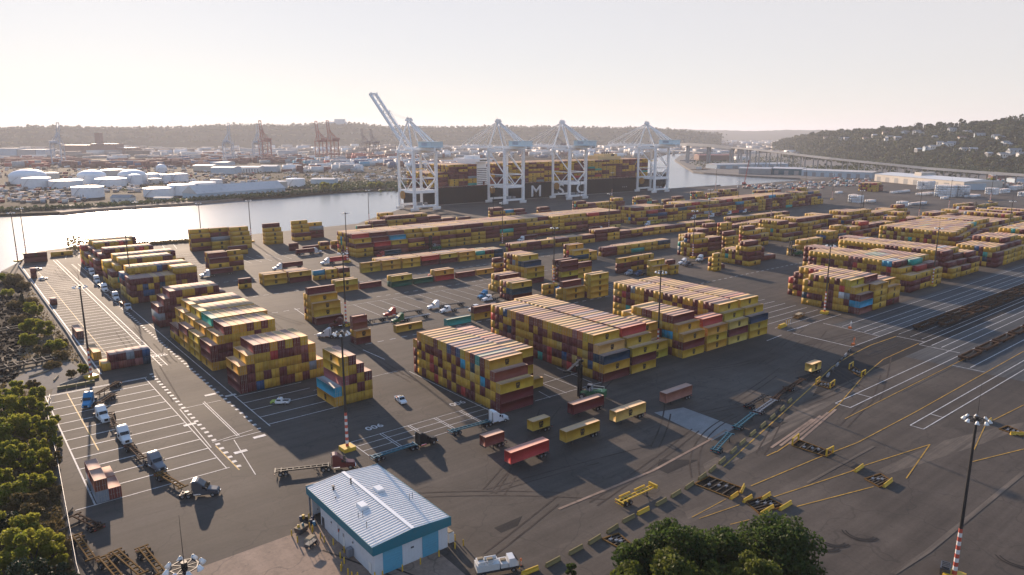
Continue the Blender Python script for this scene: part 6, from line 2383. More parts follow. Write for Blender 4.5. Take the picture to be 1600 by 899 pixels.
# ================================================================ MAINTENANCE SHED
base_r = P(705, 857)
EV = at_dist(703.7, 809, math.hypot(base_r[0], base_r[1]))[2] - .25
sa, sb_, sc_ = P(477.8, 760.8, EV + .2), P(582.3, 856, EV + .2), P(703.7, 808, EV + .2)
sx0, sx1 = sb_[0], sc_[0]
sy0, sy1 = (sb_[1] + sc_[1]) / 2, sa[1]
print('SHED', sx0, sx1, sy0, sy1)
sh = empty('maintenance_shed', (sx0, sy0, 0.04))
tag(sh, 'long white workshop shed with ribbed metal roof and teal fascia', 'shed')
w, d = sx1 - sx0, sy1 - sy0
print('EV', EV)
wl = MB()
wl.box(.5, w - .4, .5, .72, 0, EV - .1)
wl.box(w - .62, w - .4, .73, d - .5, 0, EV - .1)
wl.box(.5, .72, .73, d - 5.4, 0, EV - .1)
wl.box(.73, w - .63, d - .72, d - .5, 0, EV - .1)
wl.box(.73, 3.2, d - 5.5, d - 5.3, 0, EV - .1)
for x in np.arange(.9, w - .6, .6):
    wl.box(x, x + .07, .47, .50, .1, EV - .2)
for y in np.arange(.9, d - 5.6, .6):
    wl.box(.47, .50, y, y + .07, .1, EV - .2)
wl.build('wall', M['wallpanel'], sh)
rf = MB()
rz0, rzr = EV + .02, EV + .75
nr = 36
rf.add([(0, 0, rz0), (w, 0, rz0), (w, d, rz0), (0, d, rz0), (w / 2, 0, rzr), (w / 2, d, rzr)], [(0, 4, 5, 3), (4, 1, 2, 5), (0, 1, 4), (3, 5, 2), (0, 3, 2, 1)])
for k in range(nr + 1):
    y = d * k / nr
    rf.beam((0, min(max(y, .1), d - .1), rz0 + .04), (w / 2, min(max(y, .1), d - .1), rzr + .04), .2, .1, 1)
    rf.beam((w, min(max(y, .1), d - .1), rz0 + .04), (w / 2, min(max(y, .1), d - .1), rzr + .04), .2, .1, 1)
rfo = rf.build('roof', [M['roofmetal'], M['roofrib_shade']], sh)
MB().beam((w / 2, -.05, rzr + .13), (w / 2, d + .05, rzr + .13), .7, .1).build('ridge_cap', M['white'], rfo)
fa = MB()
fa.box(-.08, w + .08, -.12, -.01, EV - 1.55, EV + .28)
fa.box(-.12, -.01, 0, d, EV - 1.5, EV + .10)
fa.box(w + .01, w + .12, 0, d, EV - 1.5, EV + .10)
fa.box(-.08, w + .08, d + .01, d + .12, EV - 1.5, EV + .28)
fa.add([(-.08, -.12, EV + .28), (w + .08, -.12, EV + .28), (w / 2, -.12, EV + .9), (-.08, -.01, EV + .28), (w + .08, -.01, EV + .28), (w / 2, -.01, EV + .9)], [(0, 1, 2), (5, 4, 3), (0, 2, 5, 3), (1, 4, 5, 2)])
fa.build('fascia', M['fascia'], sh)
for (xa, xb, mk) in [(w * .13, w * .37, 'rolldoor'), (w * .63, w * .845, 'rolldoor')]:
    dr = MB()
    dr.box(xa, xb, .40, .46, 0, EV - 1.6)
    for k in range(7):
        dr.box(xa, xb, .37, .40, .25 + k * .5, .29 + k * .5)
    dr.build('roller_door', M[mk], sh)
dr = MB()
dr.box(.38, .44, d * .53, d * .70, 0, EV - 1.6)
for k in range(7):
    dr.box(.36, .38, d * .53, d * .70, .25 + k * .5, .29 + k * .5)
dr.build('roller_door', M['wallpanel'], sh)
MB().box(.40, .46, d * .755, d * .79, 0, 2.2).build('door', M['darkgrey'], sh)
MB().box(.40, .46, d * .43, d * .46, 0, 2.2).build('door', M['offwhite'], sh)
MB().box(.40, .46, d * .06, d * .095, 0, 2.2).build('door', M['offwhite'], sh)
for x, y, wd in ((w * .30, d * .47, 1.7), (w * .64, d * .60, 1.7)):
    zr = rz0 + (rzr - rz0) * (1 - abs(x - w / 2) / (w / 2))
    MB().xprism([(x - .9, zr - .1), (x + .9, zr - .1), (x + .7, zr + .65), (x - .7, zr + .65)], y - 1.1, y + 1.1).build('skylight', M['white'], rfo)
for x, y, hh, r in ((w * .22, d * .82, .8, .22), (w * .44, d * .80, 1.2, .14), (w * .16, d * .37, .9, .06), (w * .2, d * .35, 1.2, .05), (w * .13, d * .22, 1.2, .06), (w * .83, d * .36, 1.2, .05), (w * .88, d * .37, 1.2, .05), (w * .15, d * .70, .3, .1)):
    zr = rz0 + (rzr - rz0) * (1 - abs(x - w / 2) / (w / 2))
    MB().cyl((x, y, zr - .05), (x, y, zr + hh), r, n=8).cyl((x, y, zr + hh), (x, y, zr + hh + .12), r * 1.6, n=8).build('vent_pipe', M['steel'], rfo)
for y in (d - .4,):
    MB().beam((.35, y, 0), (.35, y, EV - 1.3), .3).build('post', M['greypaint'], sh)
ac = MB()
ac.box(-.7, .35, d * .30, d * .34, .3, 1.9)
ac.build('cooling_unit', M['greypaint'], sh)
for y in (.30, .50, .62, .84):
    MB().box(.30, .38, d * y, d * y + .35, 2.9, 3.2).build('wall_lamp', M['darkgrey'], sh)
for s_, y in (('red', .515), ('grey', .44)):
    MB().box(.40, .46, d * y, d * y + .5, 2.3, 2.9).build('wall_sign', M['redpaint' if s_ == 'red' else 'greywall'], sh)
MB().box(w * .5 - .3, w * .5 + .3, .38, .46, 2.9, 3.2).build('wall_lamp', M['darkgrey'], sh)
ann = empty('white_equipment_box', (sx1 + .2, sy0 + d * .50, .04))
tag(ann, 'white equipment box standing against the far side of the shed', 'equipment box')
MB().box(0, 2.4, 0, 4.6, .3, 2.8).build('cabinet', M['white'], ann)
MB().box(.4, 1.6, .6, 2.0, 2.82, 3.3).build('fan_unit', M['offwhite'], ann)
sg = empty('white_equipment_box', (sx1 + .25, sy0 + 1.0, .04))
tag(sg, 'white tank skid beside the front right corner of the shed', 'equipment box')
MB().box(0, 1.2, 0, 2.2, .2, 2.2).build('cabinet', M['offwhite'], sg)
MB().box(.1, 1.1, .2, 2.0, 2.22, 2.4).build('lid', M['palet'], sg)

# yellow bollards round the shed
BOLL = []
for (x, y) in [(456, 838), (465, 848), (488, 833), (501, 842), (507, 848), (521, 852), (484, 826), (489, 830), (532, 873), (538, 881), (534, 888), (538, 864), (533, 893), (544, 899), (550, 904), (556, 909), (559, 905), (586, 905), (629, 893), (657, 882), (686, 870), (711, 858), (724, 853), (711, 845), (598, 903), (483, 812)]:
    BOLL.append((x, y))
bp = MB()
bp.cyl((0, 0, 0), (0, 0, 1.25), .13, n=10)
bp.lathe(0, 0, [(.13, 1.25), (.09, 1.33), (.02, 1.36)], 10)
bme = bp.mesh('bollard', M['safety'])
for i, (x, y) in enumerate(BOLL):
    o = bpy.data.objects.new('bollard', bme)
    C.objects.link(o)
    q = P(x, y)
    o.location = (q[0], q[1], .04)
    tag(o, 'plain yellow steel bollard standing around the maintenance shed', 'bollard', 'yellow bollards around the shed')

# drums, bins and a small cart at the shed corner
dm = MB()
dm.lathe(0, 0, [(.29, 0), (.3, .28), (.315, .3), (.3, .32), (.3, .58), (.315, .6), (.3, .62), (.29, .88), (.27, .88)], 14)
for i, (x, y, mk, nm) in enumerate([(470, 813, 'navy', 'dark blue'), (474, 811, 'safety', 'yellow'), (479, 813, 'black', 'black'), (489, 813, 'navy', 'blue'), (486, 818, 'navy', 'navy blue'), (491, 821, 'bluepaint', 'bright blue')]):
    o = dm.build('oil_drum', M[mk])
    q = P(x, y)
    o.location = (q[0], q[1], .05)
    tag(o, '%s steel drum, %s of the drums at the back corner of the shed' % (nm, ORD[i]), 'drum', 'drums by the shed')
q = P(471, 832)
bn = empty('skip_bin', (q[0], q[1], .05), .4)
tag(bn, 'dark green skip bin with pale lid among the bollards', 'bin')
MB().loft([[(-1, -.7, .1), (1, -.7, .1), (1, .7, .1), (-1, .7, .1)], [(-1.15, -.85, 1.2), (1.15, -.85, 1.2), (1.15, .85, 1.2), (-1.15, .85, 1.2)]]).build('body', M['darkgrey'], bn)
MB().box(-1.15, 1.15, -.85, .85, 1.22, 1.3).build('lid', M['palet'], bn)
for x, y, mk in ((-.5, .2, 'safety'), (.4, -.1, 'tealpaint')):
    dd = MB()
    dd.lathe(x, y, [(.25, 1.31), (.28, 1.5), (.2, 1.8), (.05, 1.85)], 10)
    dd.build('canister', M[mk], bn)
q = P(486, 853)
gc = empty('utility_cart', (q[0], q[1], .05), .5)
tag(gc, 'small utility cart with pinkish roof parked among the bollards', 'cart')
MB().box(-1.2, 1.2, -.6, .6, .35, .8).build('body', M['darkgrey'], gc)
cr = MB()
cr.loft([[(-1.15, -.7, 1.75), (1.05, -.7, 1.75), (1.05, .7, 1.75), (-1.15, .7, 1.75)], [(-.9, -.55, 1.95), (.8, -.55, 1.95), (.8, .55, 1.95), (-.9, .55, 1.95)]])
for x in (-1, .9):
    for y in (-.6, .6):
        cr.beam((x, y, .8), (x, y, 1.75), .06)
cr.build('roof', M['palet'], gc)
for x in (-.8, .8):
    for y in (-.6, .6):
        wheel(x, y, .28, .2, gc)

# bottom-centre service truck
a, h = pose((812, 885), (745, 897))
sv = empty('service_truck', P(776, 893, .04), h)
tag(sv, 'white service truck loaded with tanks and hoses at the bottom centre', 'truck')
MB().box(-4, 4, -1.1, 1.1, .6, 1.1).build('frame', M['steel'], sv)
bt = MB()
bt.box(-3.9, .3, -1.2, 1.2, 1.12, 2.3)
bt.box(-3.7, -2.4, -1.0, 1.0, 2.32, 2.8)
bt.box(-1.9, -.9, -.9, .2, 2.32, 2.9)
bt.cyl((-2.2, .6, 2.6), (0, .6, 2.6), .35, n=12)
bt.box(.5, 2.0, -1.1, 1.1, 1.12, 2.0)
bt.beam((-3.5, -.9, 2.9), (.2, -.9, 3.0), .1)
bt.build('service_body', M['offwhite'], sv)
cb = MB()
cb.loft([[(2.1, -1.1, .9), (2.1, 1.1, .9), (2.1, 1.0, 2.7), (2.1, -1.0, 2.7)], [(3.3, -1.1, .9), (3.3, 1.1, .9), (3.2, 1.0, 2.7), (3.2, -1.0, 2.7)], [(3.9, -1.05, .9), (3.9, 1.05, .9), (3.9, 1.0, 1.8), (3.9, -1.0, 1.8)]])
cbo = cb.build('cab', M['white'], sv)
MB().add([(3.3, -.9, 2.6), (3.3, .9, 2.6), (3.95, .9, 1.86), (3.95, -.9, 1.86)], [(0, 3, 2, 1)]).build('windshield', M['glass'], cbo)
pl_ = MB()
for x, y, z in ((-3, .3, 2.85), (-1.4, -.4, 2.95), (1.2, 0, 2.05)):
    pl_.box(x - .5, x + .5, y - .3, y + .3, z, z + .3)
pl_.build('crate', M['palet'], sv)
MB().cyl((4.0, -1.1, .55), (4.0, 1.1, .55), .13, n=8).build('bumper', M['safety'], sv)
for x in (-2.8, 2.9):
    for s_ in (-1, 1):
        wheel(x, s_ * 1.0, .45, .32, sv)
q = P(814, 884)
pc = empty('traffic_marker', (q[0], q[1], .04))
tag(pc, 'orange and white striped marker post in front of the service truck', 'marker post')
mk_ = MB()
for k in range(5):
    mk_.cyl((0, 0, .08 + k * .2), (0, 0, .08 + k * .2 + .2), .14, .13, 10, k % 2)
mk_.build('post', [M['orange'], M['bandwhite']], pc)
MB().lathe(0, 0, [(.02, 1.1), (.2, 1.2), (.22, 1.35), (.1, 1.5)], 10).build('lamp', M['orange'], pc)
MB().box(-.3, .3, -.3, .3, 0, .08).build('foot', M['rubber'], pc)
q = P(1476, 897)
gb = empty('generator_set', (q[0], q[1], .04), .3)
tag(gb, 'dark generator set at the foot of the tall striped mast', 'generator')
MB().box(-1.3, 1.3, -.8, .8, .3, 1.7).build('housing', M['darkgrey'], gb)
for x in (-.9, -.3, .3, .9):
    MB().box(x - .2, x + .2, -.6, .6, 1.72, 1.95).build('louvre', M['steel'], gb)
MB().box(1.32, 1.5, -.6, .6, .4, 1.2).build('panel', M['orange'], gb)


# ================================================================ BARRIERS AND SWITCH PITS
bar_me = {}


def barrier(x, y, ang, mk, label, ln=3.6, h=.85, name='jersey_barrier', group='barriers along the rail apron'):
    k = (mk, ln)
    if k not in bar_me:
        mb = MB()
        mb.loft([[(-ln / 2, -.33, 0), (-ln / 2, .33, 0), (-ln / 2, .33, .15), (-ln / 2, .14, .42), (-ln / 2, .1, h), (-ln / 2, -.1, h), (-ln / 2, -.14, .42), (-ln / 2, -.33, .15)],
                 [(ln / 2, -.33, 0), (ln / 2, .33, 0), (ln / 2, .33, .15), (ln / 2, .14, .42), (ln / 2, .1, h), (ln / 2, -.1, h), (ln / 2, -.14, .42), (ln / 2, -.33, .15)]])
        for s_ in (-1, 1):
            mb.box(s_ * ln * .22 - .3, s_ * ln * .22 + .3, -.335, .335, .0, .1)
        bar_me[k] = recalc(mb.build(name, M[mk]))
        o = bar_me[k]
    else:
        o = bar_me[k].copy()
        C.objects.link(o)
    q = P(x, y)
    o.location = (q[0], q[1], .05)
    o.rotation_euler = (0, 0, ang)
    tag(o, label, 'barrier', group)
    return o


ROW = [(828, 895), (864, 881), (899.7, 862), (929, 846), (957, 829), (982, 813), (1005, 801), (1033, 787), (1056, 774), (1077, 761), (1097, 747), (1113, 735), (1128, 722), (1146, 706), (1160, 693), (1176, 679), (1192, 666), (1207, 653), (1222, 640), (1234, 628)]
for i, (x, y) in enumerate(ROW):
    j = max(0, min(len(ROW) - 2, i))
    a, b_ = P(*ROW[j]), P(*ROW[j + 1])
    ang = math.atan2(b_.y - a.y, b_.x - a.x)
    mk = 'safety' if i in (0, 6) else 'oldyellow'
    barrier(x, y, ang, mk, '%s concrete barrier, %s from the service truck in the curving row' % ('bright yellow' if mk == 'safety' else 'faded yellow', ORD[i]))
for x, y, an, ln, lb in [(1160, 766, 55, 3.6, 'bright yellow barrier at the right of the double switch pit'), (1147, 777, 38, 3.2, 'short bright yellow barrier at the lower end of the double switch pit'), (1168, 782, 35, 3.4, 'yellow barrier above the long pit barrier'), (1197, 778, 35, 3.4, 'dark shaded yellow barrier between two pits'),
                     (1198, 800, 33, 5.0, 'long bright yellow barrier below the middle pit'), (1227, 793, 33, 4.6, 'long bright yellow barrier, right neighbour in the middle pit pair'), (1342, 734, 35, 4.4, 'lone bright yellow barrier on the yellow line'), (1387, 757, 35, 4.6, 'bright yellow barrier in front of the small pit'),
                     (1545, 660, 35, 3.8, 'bright yellow barrier behind the lamps of the nearest mast'), (1590, 680, -10, 3.8, 'bright yellow barrier at the right edge pit')]:
    barrier(x, y, R(an - 32), 'safety', lb, ln)


def pit(c, label, hoops=False, open_=False):
    """a switch stand pit: yellow kerb frame, ties, levers"""
    q = [P(*p_, .05) for p_ in c]
    ctr = sum(q, Vector()) / len(q)
    o = empty('switch_pit', ctr)
    tag(o, label, 'switch pit', 'switch pits of the rail apron')
    q = [p_ - ctr for p_ in q]
    MB().prism([(p_[0] * .97, p_[1] * .97) for p_ in q], .0, .03).build('pit_floor', M['rubble'], o)
    kb = MB()
    n = len(q)
    for i in range(n):
        a, b_ = q[i], q[(i + 1) % n]
        kb.beam((a.x, a.y, .12), (b_.x, b_.y, .12), .26, .22)
    kb.build('kerb', M['tyrange'], o)
    ts = MB()
    a, b_, c_, d_2 = q[0], q[1], q[2], q[-1]
    for f_ in (.2, .4, .6, .8):
        m0, m1 = a.lerp(d_2, f_), b_.lerp(c_, f_)
        ts.beam((m0.x * .9, m0.y * .9, .12), (m1.x * .9, m1.y * .9, .12), .25, .15)
    ts.build('tie', M['timber'], o)
    lv = MB()
    for f_ in (.3, .5, .65):
        m0 = a.lerp(c_, f_)
        lv.box(m0.x - .35, m0.x + .35, m0.y - .25, m0.y + .25, .1, .45)
        lv.beam((m0.x, m0.y, .4), (m0.x + .2, m0.y, 1.0), .07)
    lv.build('switch_stand', M['greypaint'], o)
    if hoops:
        for i0, i1 in ((0, 1), (2, 3)):
            a, b_ = q[i0], q[i1]
            e_ = a.lerp(b_, .08)
            f2 = a.lerp(b_, .92)
            MB().beam((e_.x, e_.y, .05), (e_.x, e_.y, 2.0), .32).beam((f2.x, f2.y, .05), (f2.x, f2.y, 2.0), .32).beam((e_.x, e_.y, 1.85), (f2.x, f2.y, 1.85), .26).build('guard_hoop', M['safety'], o)


pit([(1237, 697), (1248, 688), (1302, 708), (1290, 714)], 'switch pit guarded by two yellow hoops on the yellow line', True)
pit([(1085, 757), (1108, 745), (1162, 764), (1140, 779)], 'big double switch pit at the bend of the barrier row')
pit([(1165, 785), (1196, 776), (1226, 792), (1186, 803)], 'middle switch pit before the dark trees')
pit([(1351, 749), (1376, 741), (1393, 752), (1374, 762)], 'small switch pit before the lone barrier on the open apron')
pit([(941, 843), (966, 834), (985, 850), (971, 859)], 'switch pit at the lower left end of the barrier row')
pit([(1561, 671), (1574, 666), (1606, 679), (1596, 683)], 'switch pit at the right edge of the apron')
pit([(1326, 578), (1333, 573), (1352, 586), (1345, 590)], 'switch pit with yellow posts beside the curved line', True)
pit([(1274, 602), (1281, 597), (1304, 602), (1296, 608)], 'switch pit beside the lone yellow trailer', True)
# yellow frames and posts by the first rail block
q = P(1222, 512)
fr = empty('barrier_rack', (q[0], q[1], .05), .1)
tag(fr, 'stack of yellow barriers and posts beside the four-bay block', 'barriers')
MB().box(-3, 3.2, -.6, .6, 0, .8).box(-2.6, 2.4, -.5, .5, .82, 1.5).build('barrier', M['safety'], fr)
for k in range(6):
    MB().beam((3.6 + k * .9, .6 * (k % 2), 0), (3.6 + k * .9, .6 * (k % 2), 2.2 - .2 * (k % 3)), .22).build('post', M['safety' if k % 2 else 'offwhite'], fr)
q = P(1248, 496)
fr = empty('lashing_cage', (q[0], q[1], .05), .2)
tag(fr, 'ochre lashing cage platform near the first rail block', 'cage')
cg_ = MB()
for x in (-4, -2, 0, 2, 4):
    for y in (-1.2, 1.2):
        cg_.beam((x, y, 0), (x, y, 1.6), .16)
for y in (-1.2, 1.2):
    for z in (.5, 1.0, 1.6):
        cg_.beam((-4, y, z), (4, y, z), .14)
cg_.box(-4, 4, -1.2, 1.2, .25, .35)
cg_.build('frame', M['tyrange'], fr)
MB().box(-3, 2, -.9, .9, 1.6, 1.75).build('tray', M['palet'], fr)
for (x, y, lb) in [(1333, 540, 'orange topped warning post at the end of the white line'), (1328, 514, 'white cross marker above an orange block')]:
    q = P(x, y)
    o = empty('warning_post', (q[0], q[1], .05))
    tag(o, lb, 'warning post')
    MB().box(-.6, .6, -.5, .5, 0, .8).build('foot_block', M['orange'], o)
    MB().beam((.5, 0, .8), (.5, 0, 3.2), .22).beam((-.2, 0, 2.3), (1.2, 0, 2.3), .3).build('post', M['bandwhite' if 'white cross' in lb else 'orange'], o)
# concrete blocks along the pavement edge
a, b_ = P(1290, 592), P(1330, 546)
for k in range(6):
    p_ = a.lerp(b_, (k + .5) / 6)
    o = recalc(MB().loft([[(-1.6, -.35, 0), (-1.6, .35, 0), (-1.6, .18, .8), (-1.6, -.18, .8)], [(1.6, -.35, 0), (1.6, .35, 0), (1.6, .18, .8), (1.6, -.18, .8)]]).build('concrete_barrier', M['steel' if k % 2 else 'greywall']))
    o.location = (p_.x, p_.y, .05)
    o.rotation_euler = (0, 0, math.atan2(b_.y - a.y, b_.x - a.x))
    tag(o, 'dark concrete barrier, %s of the line leading to the orange topped post' % ORD[k], 'barrier', 'dark concrete barriers')


# ================================================================ RAIL WELL CARS
def well_car():
    o = empty('well_car')
    ln, hw = 16.4, 1.45
    sd = MB()
    for s_ in (-1, 1):
        sd.box(2.4, ln - 2.4, s_ * hw - .09, s_ * hw + .09, .35, 1.25)
        sd.box(2.2, ln - 2.2, s_ * hw - .2, s_ * hw + .2, 1.26, 1.38)
        for k in range(9):
            x = 3 + k * (ln - 6) / 8
            sd.box(x - .07, x + .07, s_ * (hw + .14) - .05, s_ * (hw + .14) + .05, .4, 1.25)
    sd.build('side_sill', M['rust'], o)
    fl = MB()
    for k in range(7):
        x = 3 + k * (ln - 6) / 6
        fl.box(x - .2, x + .2, -hw + .1, hw - .1, .36, .48)
    fl.box(2.6, ln - 2.6, -.3, .3, .30, .355)
    fl.build('floor_beam', M['timber'], o)
    for e in (0, 1):
        en = MB()
        xa, xb = (.1, 2.5) if e == 0 else (ln - 2.5, ln - .1)
        en.box(xa, xb, -1.35, 1.35, 1.05, 1.3)
        en.box(xa, xb, -.4, .4, .7, 1.04)
        en.box(xa if e == 0 else xb - .3, xa + .3 if e == 0 else xb, -1.4, 1.4, 1.31, 1.75)
        en.beam((xa + .5, 1.2, 1.3), (xa + .5, 1.2, 2.1), .08)
        en.build('end_platform', M['rust'], o)
        bg_ = MB()
        xc = .9 if e == 0 else ln - .9
        for s_ in (-1, 1):
            bg_.box(xc - 1.1, xc + 1.1, s_ * .95 - .08, s_ * .95 + .08, .4, .7)
            for dx in (-.75, .75):
                bg_.cyl((xc + dx, s_ * .72 - .07, .42), (xc + dx, s_ * .72 + .07, .42), .42, n=12)
        bg_.build('bogie', M['steel'], o)
    return o


WC = well_car()
first = True
for (uu, vv, n, nm) in [(305, 116.3, 13, 'farther'), (317.5, 111.6, 12, 'middle'), (273.5, 88.2, 6, 'nearest')]:
    for k in range(n):
        o = WC if first else copy_tree(WC)
        first = False
        o.location = (uu + k * 16.9, vv, .05)
        tag(o, 'rusty empty well car, %s from the near end of the %s track' % (ORD[k], nm), 'rail car', 'rusty rail well cars')
rr_ = MB()
for vv in (116.3, 111.6, 88.2):
    for s_ in (-.72, .72):
        rr_.box(255 if vv > 100 else 225, 700, vv + s_ - .035, vv + s_ + .035, .02, .075)
struct(rr_.build('railway', M['steel']))


# ================================================================ FENCE AND WALL ON THE LEFT
def post_fence(pts, label, h=2.4):
    o = empty('chain_fence', (pts[0][0], pts[0][1], .02))
    tag(o, label, 'fence')
    org_ = Vector((pts[0][0], pts[0][1], 0))
    rl = MB()
    pm = MB()
    pm.cyl((0, 0, 0), (0, 0, h), .06, n=6)
    pme = pm.mesh('post', M['greypaint'])
    for a, b_ in zip(pts, pts[1:]):
        a, b_ = Vector((a[0], a[1], 0)) - org_, Vector((b_[0], b_[1], 0)) - org_
        ln = (b_ - a).length
        n = max(1, int(ln / 3.4))
        for k in range(n):
            q = a.lerp(b_, k / n)
            p_ = bpy.data.objects.new('post', pme)
            C.objects.link(p_)
            p_.parent = o
            p_.location = q
        for z in (.1, h * .5, h):
            rl.beam((a.x, a.y, z), (b_.x, b_.y, z), .05)
        for k in range(int(ln / .35)):
            q = a.lerp(b_, k * .35 / ln)
            rl.beam((q.x, q.y, .1), (q.x, q.y, h), .015)
    rl.build('mesh_panel', M['greypaint'], o)


post_fence([(9.5, 60), (11.2, 139), (14.5, 190), (16.8, 231), (19, 243)], 'grey mesh fence between the left stalls and the scrub')
cw = MB()
pts = [(23, 256), (33.2, 263.5), (34.2, 330), (34.2, 521), (36, 530)]
for a, b_ in zip(pts, pts[1:]):
    cw.beam((a[0], a[1], .5), (b_[0], b_[1], .5), .35, 1.0)
o = cw.build('low_concrete_wall', M['concrete'])
tag(o, 'low concrete wall along the far left stalls above the dry bank', 'wall')
yb = MB()
for k in range(4):
    yb.box(22 + k * 2.6, 24.4 + k * 2.6, 253.5, 254.3, .02, .9)
o = yb.build('yellow_edge_block', M['oldyellow'])
tag(o, 'row of yellow edge blocks at the foot of the left striped mast', 'barrier')
# old timber pier remains in the rubble
for (x, y, n, lb) in [(28, 578, 9, 'ruined timber pier frame on the dark shore'), (15, 520, 5, 'smaller ruined timber pier beyond the frame')]:
    q = P(x, y)
    o = empty('ruined_pier', (q[0], q[1], 0), R(8))
    tag(o, lb, 'ruined pier')
    bm_ = MB()
    bm_.beam((-12, 0, 1.2), (12, 0, 1.4), .5)
    bm_.beam((-12, 4, 1.2), (12, 4, 1.3), .5)
    for k in range(n):
        x_ = -11 + k * 22 / (n - 1)
        bm_.beam((x_, -.6, 1.6), (x_, 4.6, 1.6), .4)
    bm_.build('beam', M['timber'], o)
    for k in range(n):
        x_ = -11 + k * 22 / (n - 1)
        MB().cyl((x_, 4 * (k % 2), -.5), (x_, 4 * (k % 2), 1.3), .28, n=8).build('pile', M['timber'], o)
for i, (x, y, ln, an, mk) in enumerate([(18, 548, 6, 100, 'palet'), (40, 470, 5, 20, 'palet'), (88, 592, 5, 70, 'palet'), (105, 806, 5, 60, 'timber'), (112, 824, 5, 20, 'timber'), (8, 460, 7, 60, 'timber'), (30, 505, 6, 140, 'timber'), (62, 585, 7, 30, 'palet')]):
    q = P(x, y)
    o = MB().cyl((-ln / 2, 0, .3), (ln / 2, 0, .35), .3, .22, 8).build('drift_log', M[mk])
    o.location = (q[0], q[1], 0)
    o.rotation_euler = (0, 0, R(an))
    tag(o, '%s log, %s of those lying on the left bank' % ('pale' if mk == 'palet' else 'dark', ORD[i]), 'log', 'logs on the left bank')
rk_ = []
for i in range(1500):
    x = random.uniform(-60, 60)
    y = random.uniform(430, 600)
    if x > 48 - abs(y - 510) * .25:
        continue
    q = P(x, y)
    rk_.append((q[0], q[1], random.uniform(-.1, .35), random.uniform(.3, 1.5)))
V, F = [], []
for (x, y, z, s) in rk_:
    o_ = len(V)
    for dz in (-.4, .35):
        for k in range(4):
            an = k * 1.57 + s * 9
            r_ = s * random.uniform(.5, .9) * (1 if dz < 0 else .7)
            V.append((x + r_ * math.cos(an), y + r_ * math.sin(an), z + dz * s))
    F += [(o_ + 4, o_ + 5, o_ + 6, o_ + 7)] + [(o_ + k, o_ + (k + 1) % 4, o_ + 4 + (k + 1) % 4, o_ + 4 + k) for k in range(4)]
o = bpy.data.objects.new('shore_rocks', mesh_np('shore_rocks', V, F, M['rubble']))
C.objects.link(o)
tag(o, 'dark broken rocks and driftwood along the left shore', 'rocks', kind='stuff')


# ================================================================ TREES AND SCRUB
def crown_points(lobes, n, shell=.45):
    cs = []
    vol = np.array([l[3] * l[4] * l[5] for l in lobes]) ** .67
    vol /= vol.sum()
    for l, f_ in zip(lobes, vol):
        k = int(n * f_)
        d = RNG.normal(size=(k, 3))
        d /= np.linalg.norm(d, axis=1)[:, None]
        r = RNG.random(k) ** shell
        cs.append(np.array(l[:3]) + d * np.array(l[3:6]) * r[:, None])
    return np.concatenate(cs)


def make_tree(loc, h, rad, mat, label, n=9000, leafsz=.42, name='tree', cat='tree', group=None, tall=.6, nl=16, lean=0.0, con=False):
    o = empty(name, loc)
    tag(o, label, cat, group)
    tk = MB()
    tk.cyl((0, 0, -.3), (lean * .4, 0, h * .35), h * .028 + .05, h * .02 + .04, 9)
    top = Vector((lean * .4, 0, h * .35))
    lobes = []
    if con:
        for k in range(9):
            f_ = k / 8
            rr = rad * (1 - f_) + .3
            for a in range(4):
                an = random.random() * 6.28
                lobes.append((rr * .5 * math.cos(an), rr * .5 * math.sin(an), h * (.15 + .8 * f_), rr * .6, rr * .6, h * .08))
        tk.cyl(top, (0, 0, h * .95), h * .02, .03, 7)
    else:
        for k in range(nl):
            an = k * 2.399 + random.uniform(-.4, .4)
            f_ = (k + .5) / nl
            rr = rad * math.sqrt(1 - (2 * f_ - 1) ** 2) * random.uniform(.55, .85)
            z = h * (1 - tall) + h * tall * (.12 + .76 * f_)
            s_ = rad * random.uniform(.22, .50)
            c_ = (rr * math.cos(an) + lean * f_, rr * math.sin(an), z, s_, s_, s_ * random.uniform(.65, .95))
            lobes.append(c_)
            tk.cyl(top, (c_[0] * .8, c_[1] * .8, c_[2]), h * .012 + .02, .02, 6)
    tk.build('trunk', M['bark'], o)
    pts = crown_points(lobes, n)
    V, F = quads(pts, RNG.uniform(leafsz * .6, leafsz * 1.4, len(pts)), .25)
    cr = bpy.data.objects.new('crown', mesh_np('crown', V, F, M[mat]))
    C.objects.link(cr)
    cr.parent = o
    return o


def tree_h(x, yb, yt):
    q = P(x, yb)
    d = math.hypot(q[0], q[1])
    return at_dist(x, yt, d)[2]


for (x, yb, yt, rad, mat, lb) in [(1052, 1000, 806, 6.6, 'leafdark', 'dark round tree at the bottom, the tallest of the left pair'), (1000, 1000, 838, 5.0, 'leafdark', 'dark broad tree at the left edge of the bottom group'), (1122, 1000, 822, 5.0, 'leafdark', 'dark tree between the two tall round trees'),
                                  (1207, 995, 802, 6.4, 'leafdark', 'dark round tree at the right end of the bottom group'), (1045, 1050, 852, 5.0, 'leaflight', 'pale yellow green tree in front of the dark round trees'), (1165, 1060, 850, 4.6, 'leaflight', 'pale green tree in front of the gap between the dark trees'),
                                  (985, 1040, 875, 4.0, 'leaflight', 'low pale tree at the bottom left of the group'), (1108, 1060, 866, 4.4, 'leaflight', 'pale green tree in the middle of the front trees')]:
    q = P(x, yb)
    make_tree((q[0], q[1], 0), tree_h(x, yb, yt) - .8, rad, mat, lb, 16000, .36, group='trees at the bottom of the yard', tall=.7, nl=26)
q = P(893, 905)
make_tree((q[0], q[1], 0), 3.2, 1.2, 'leafdark', 'small dark sapling beside the barrier row', 1500, .22, tall=.8, nl=8)
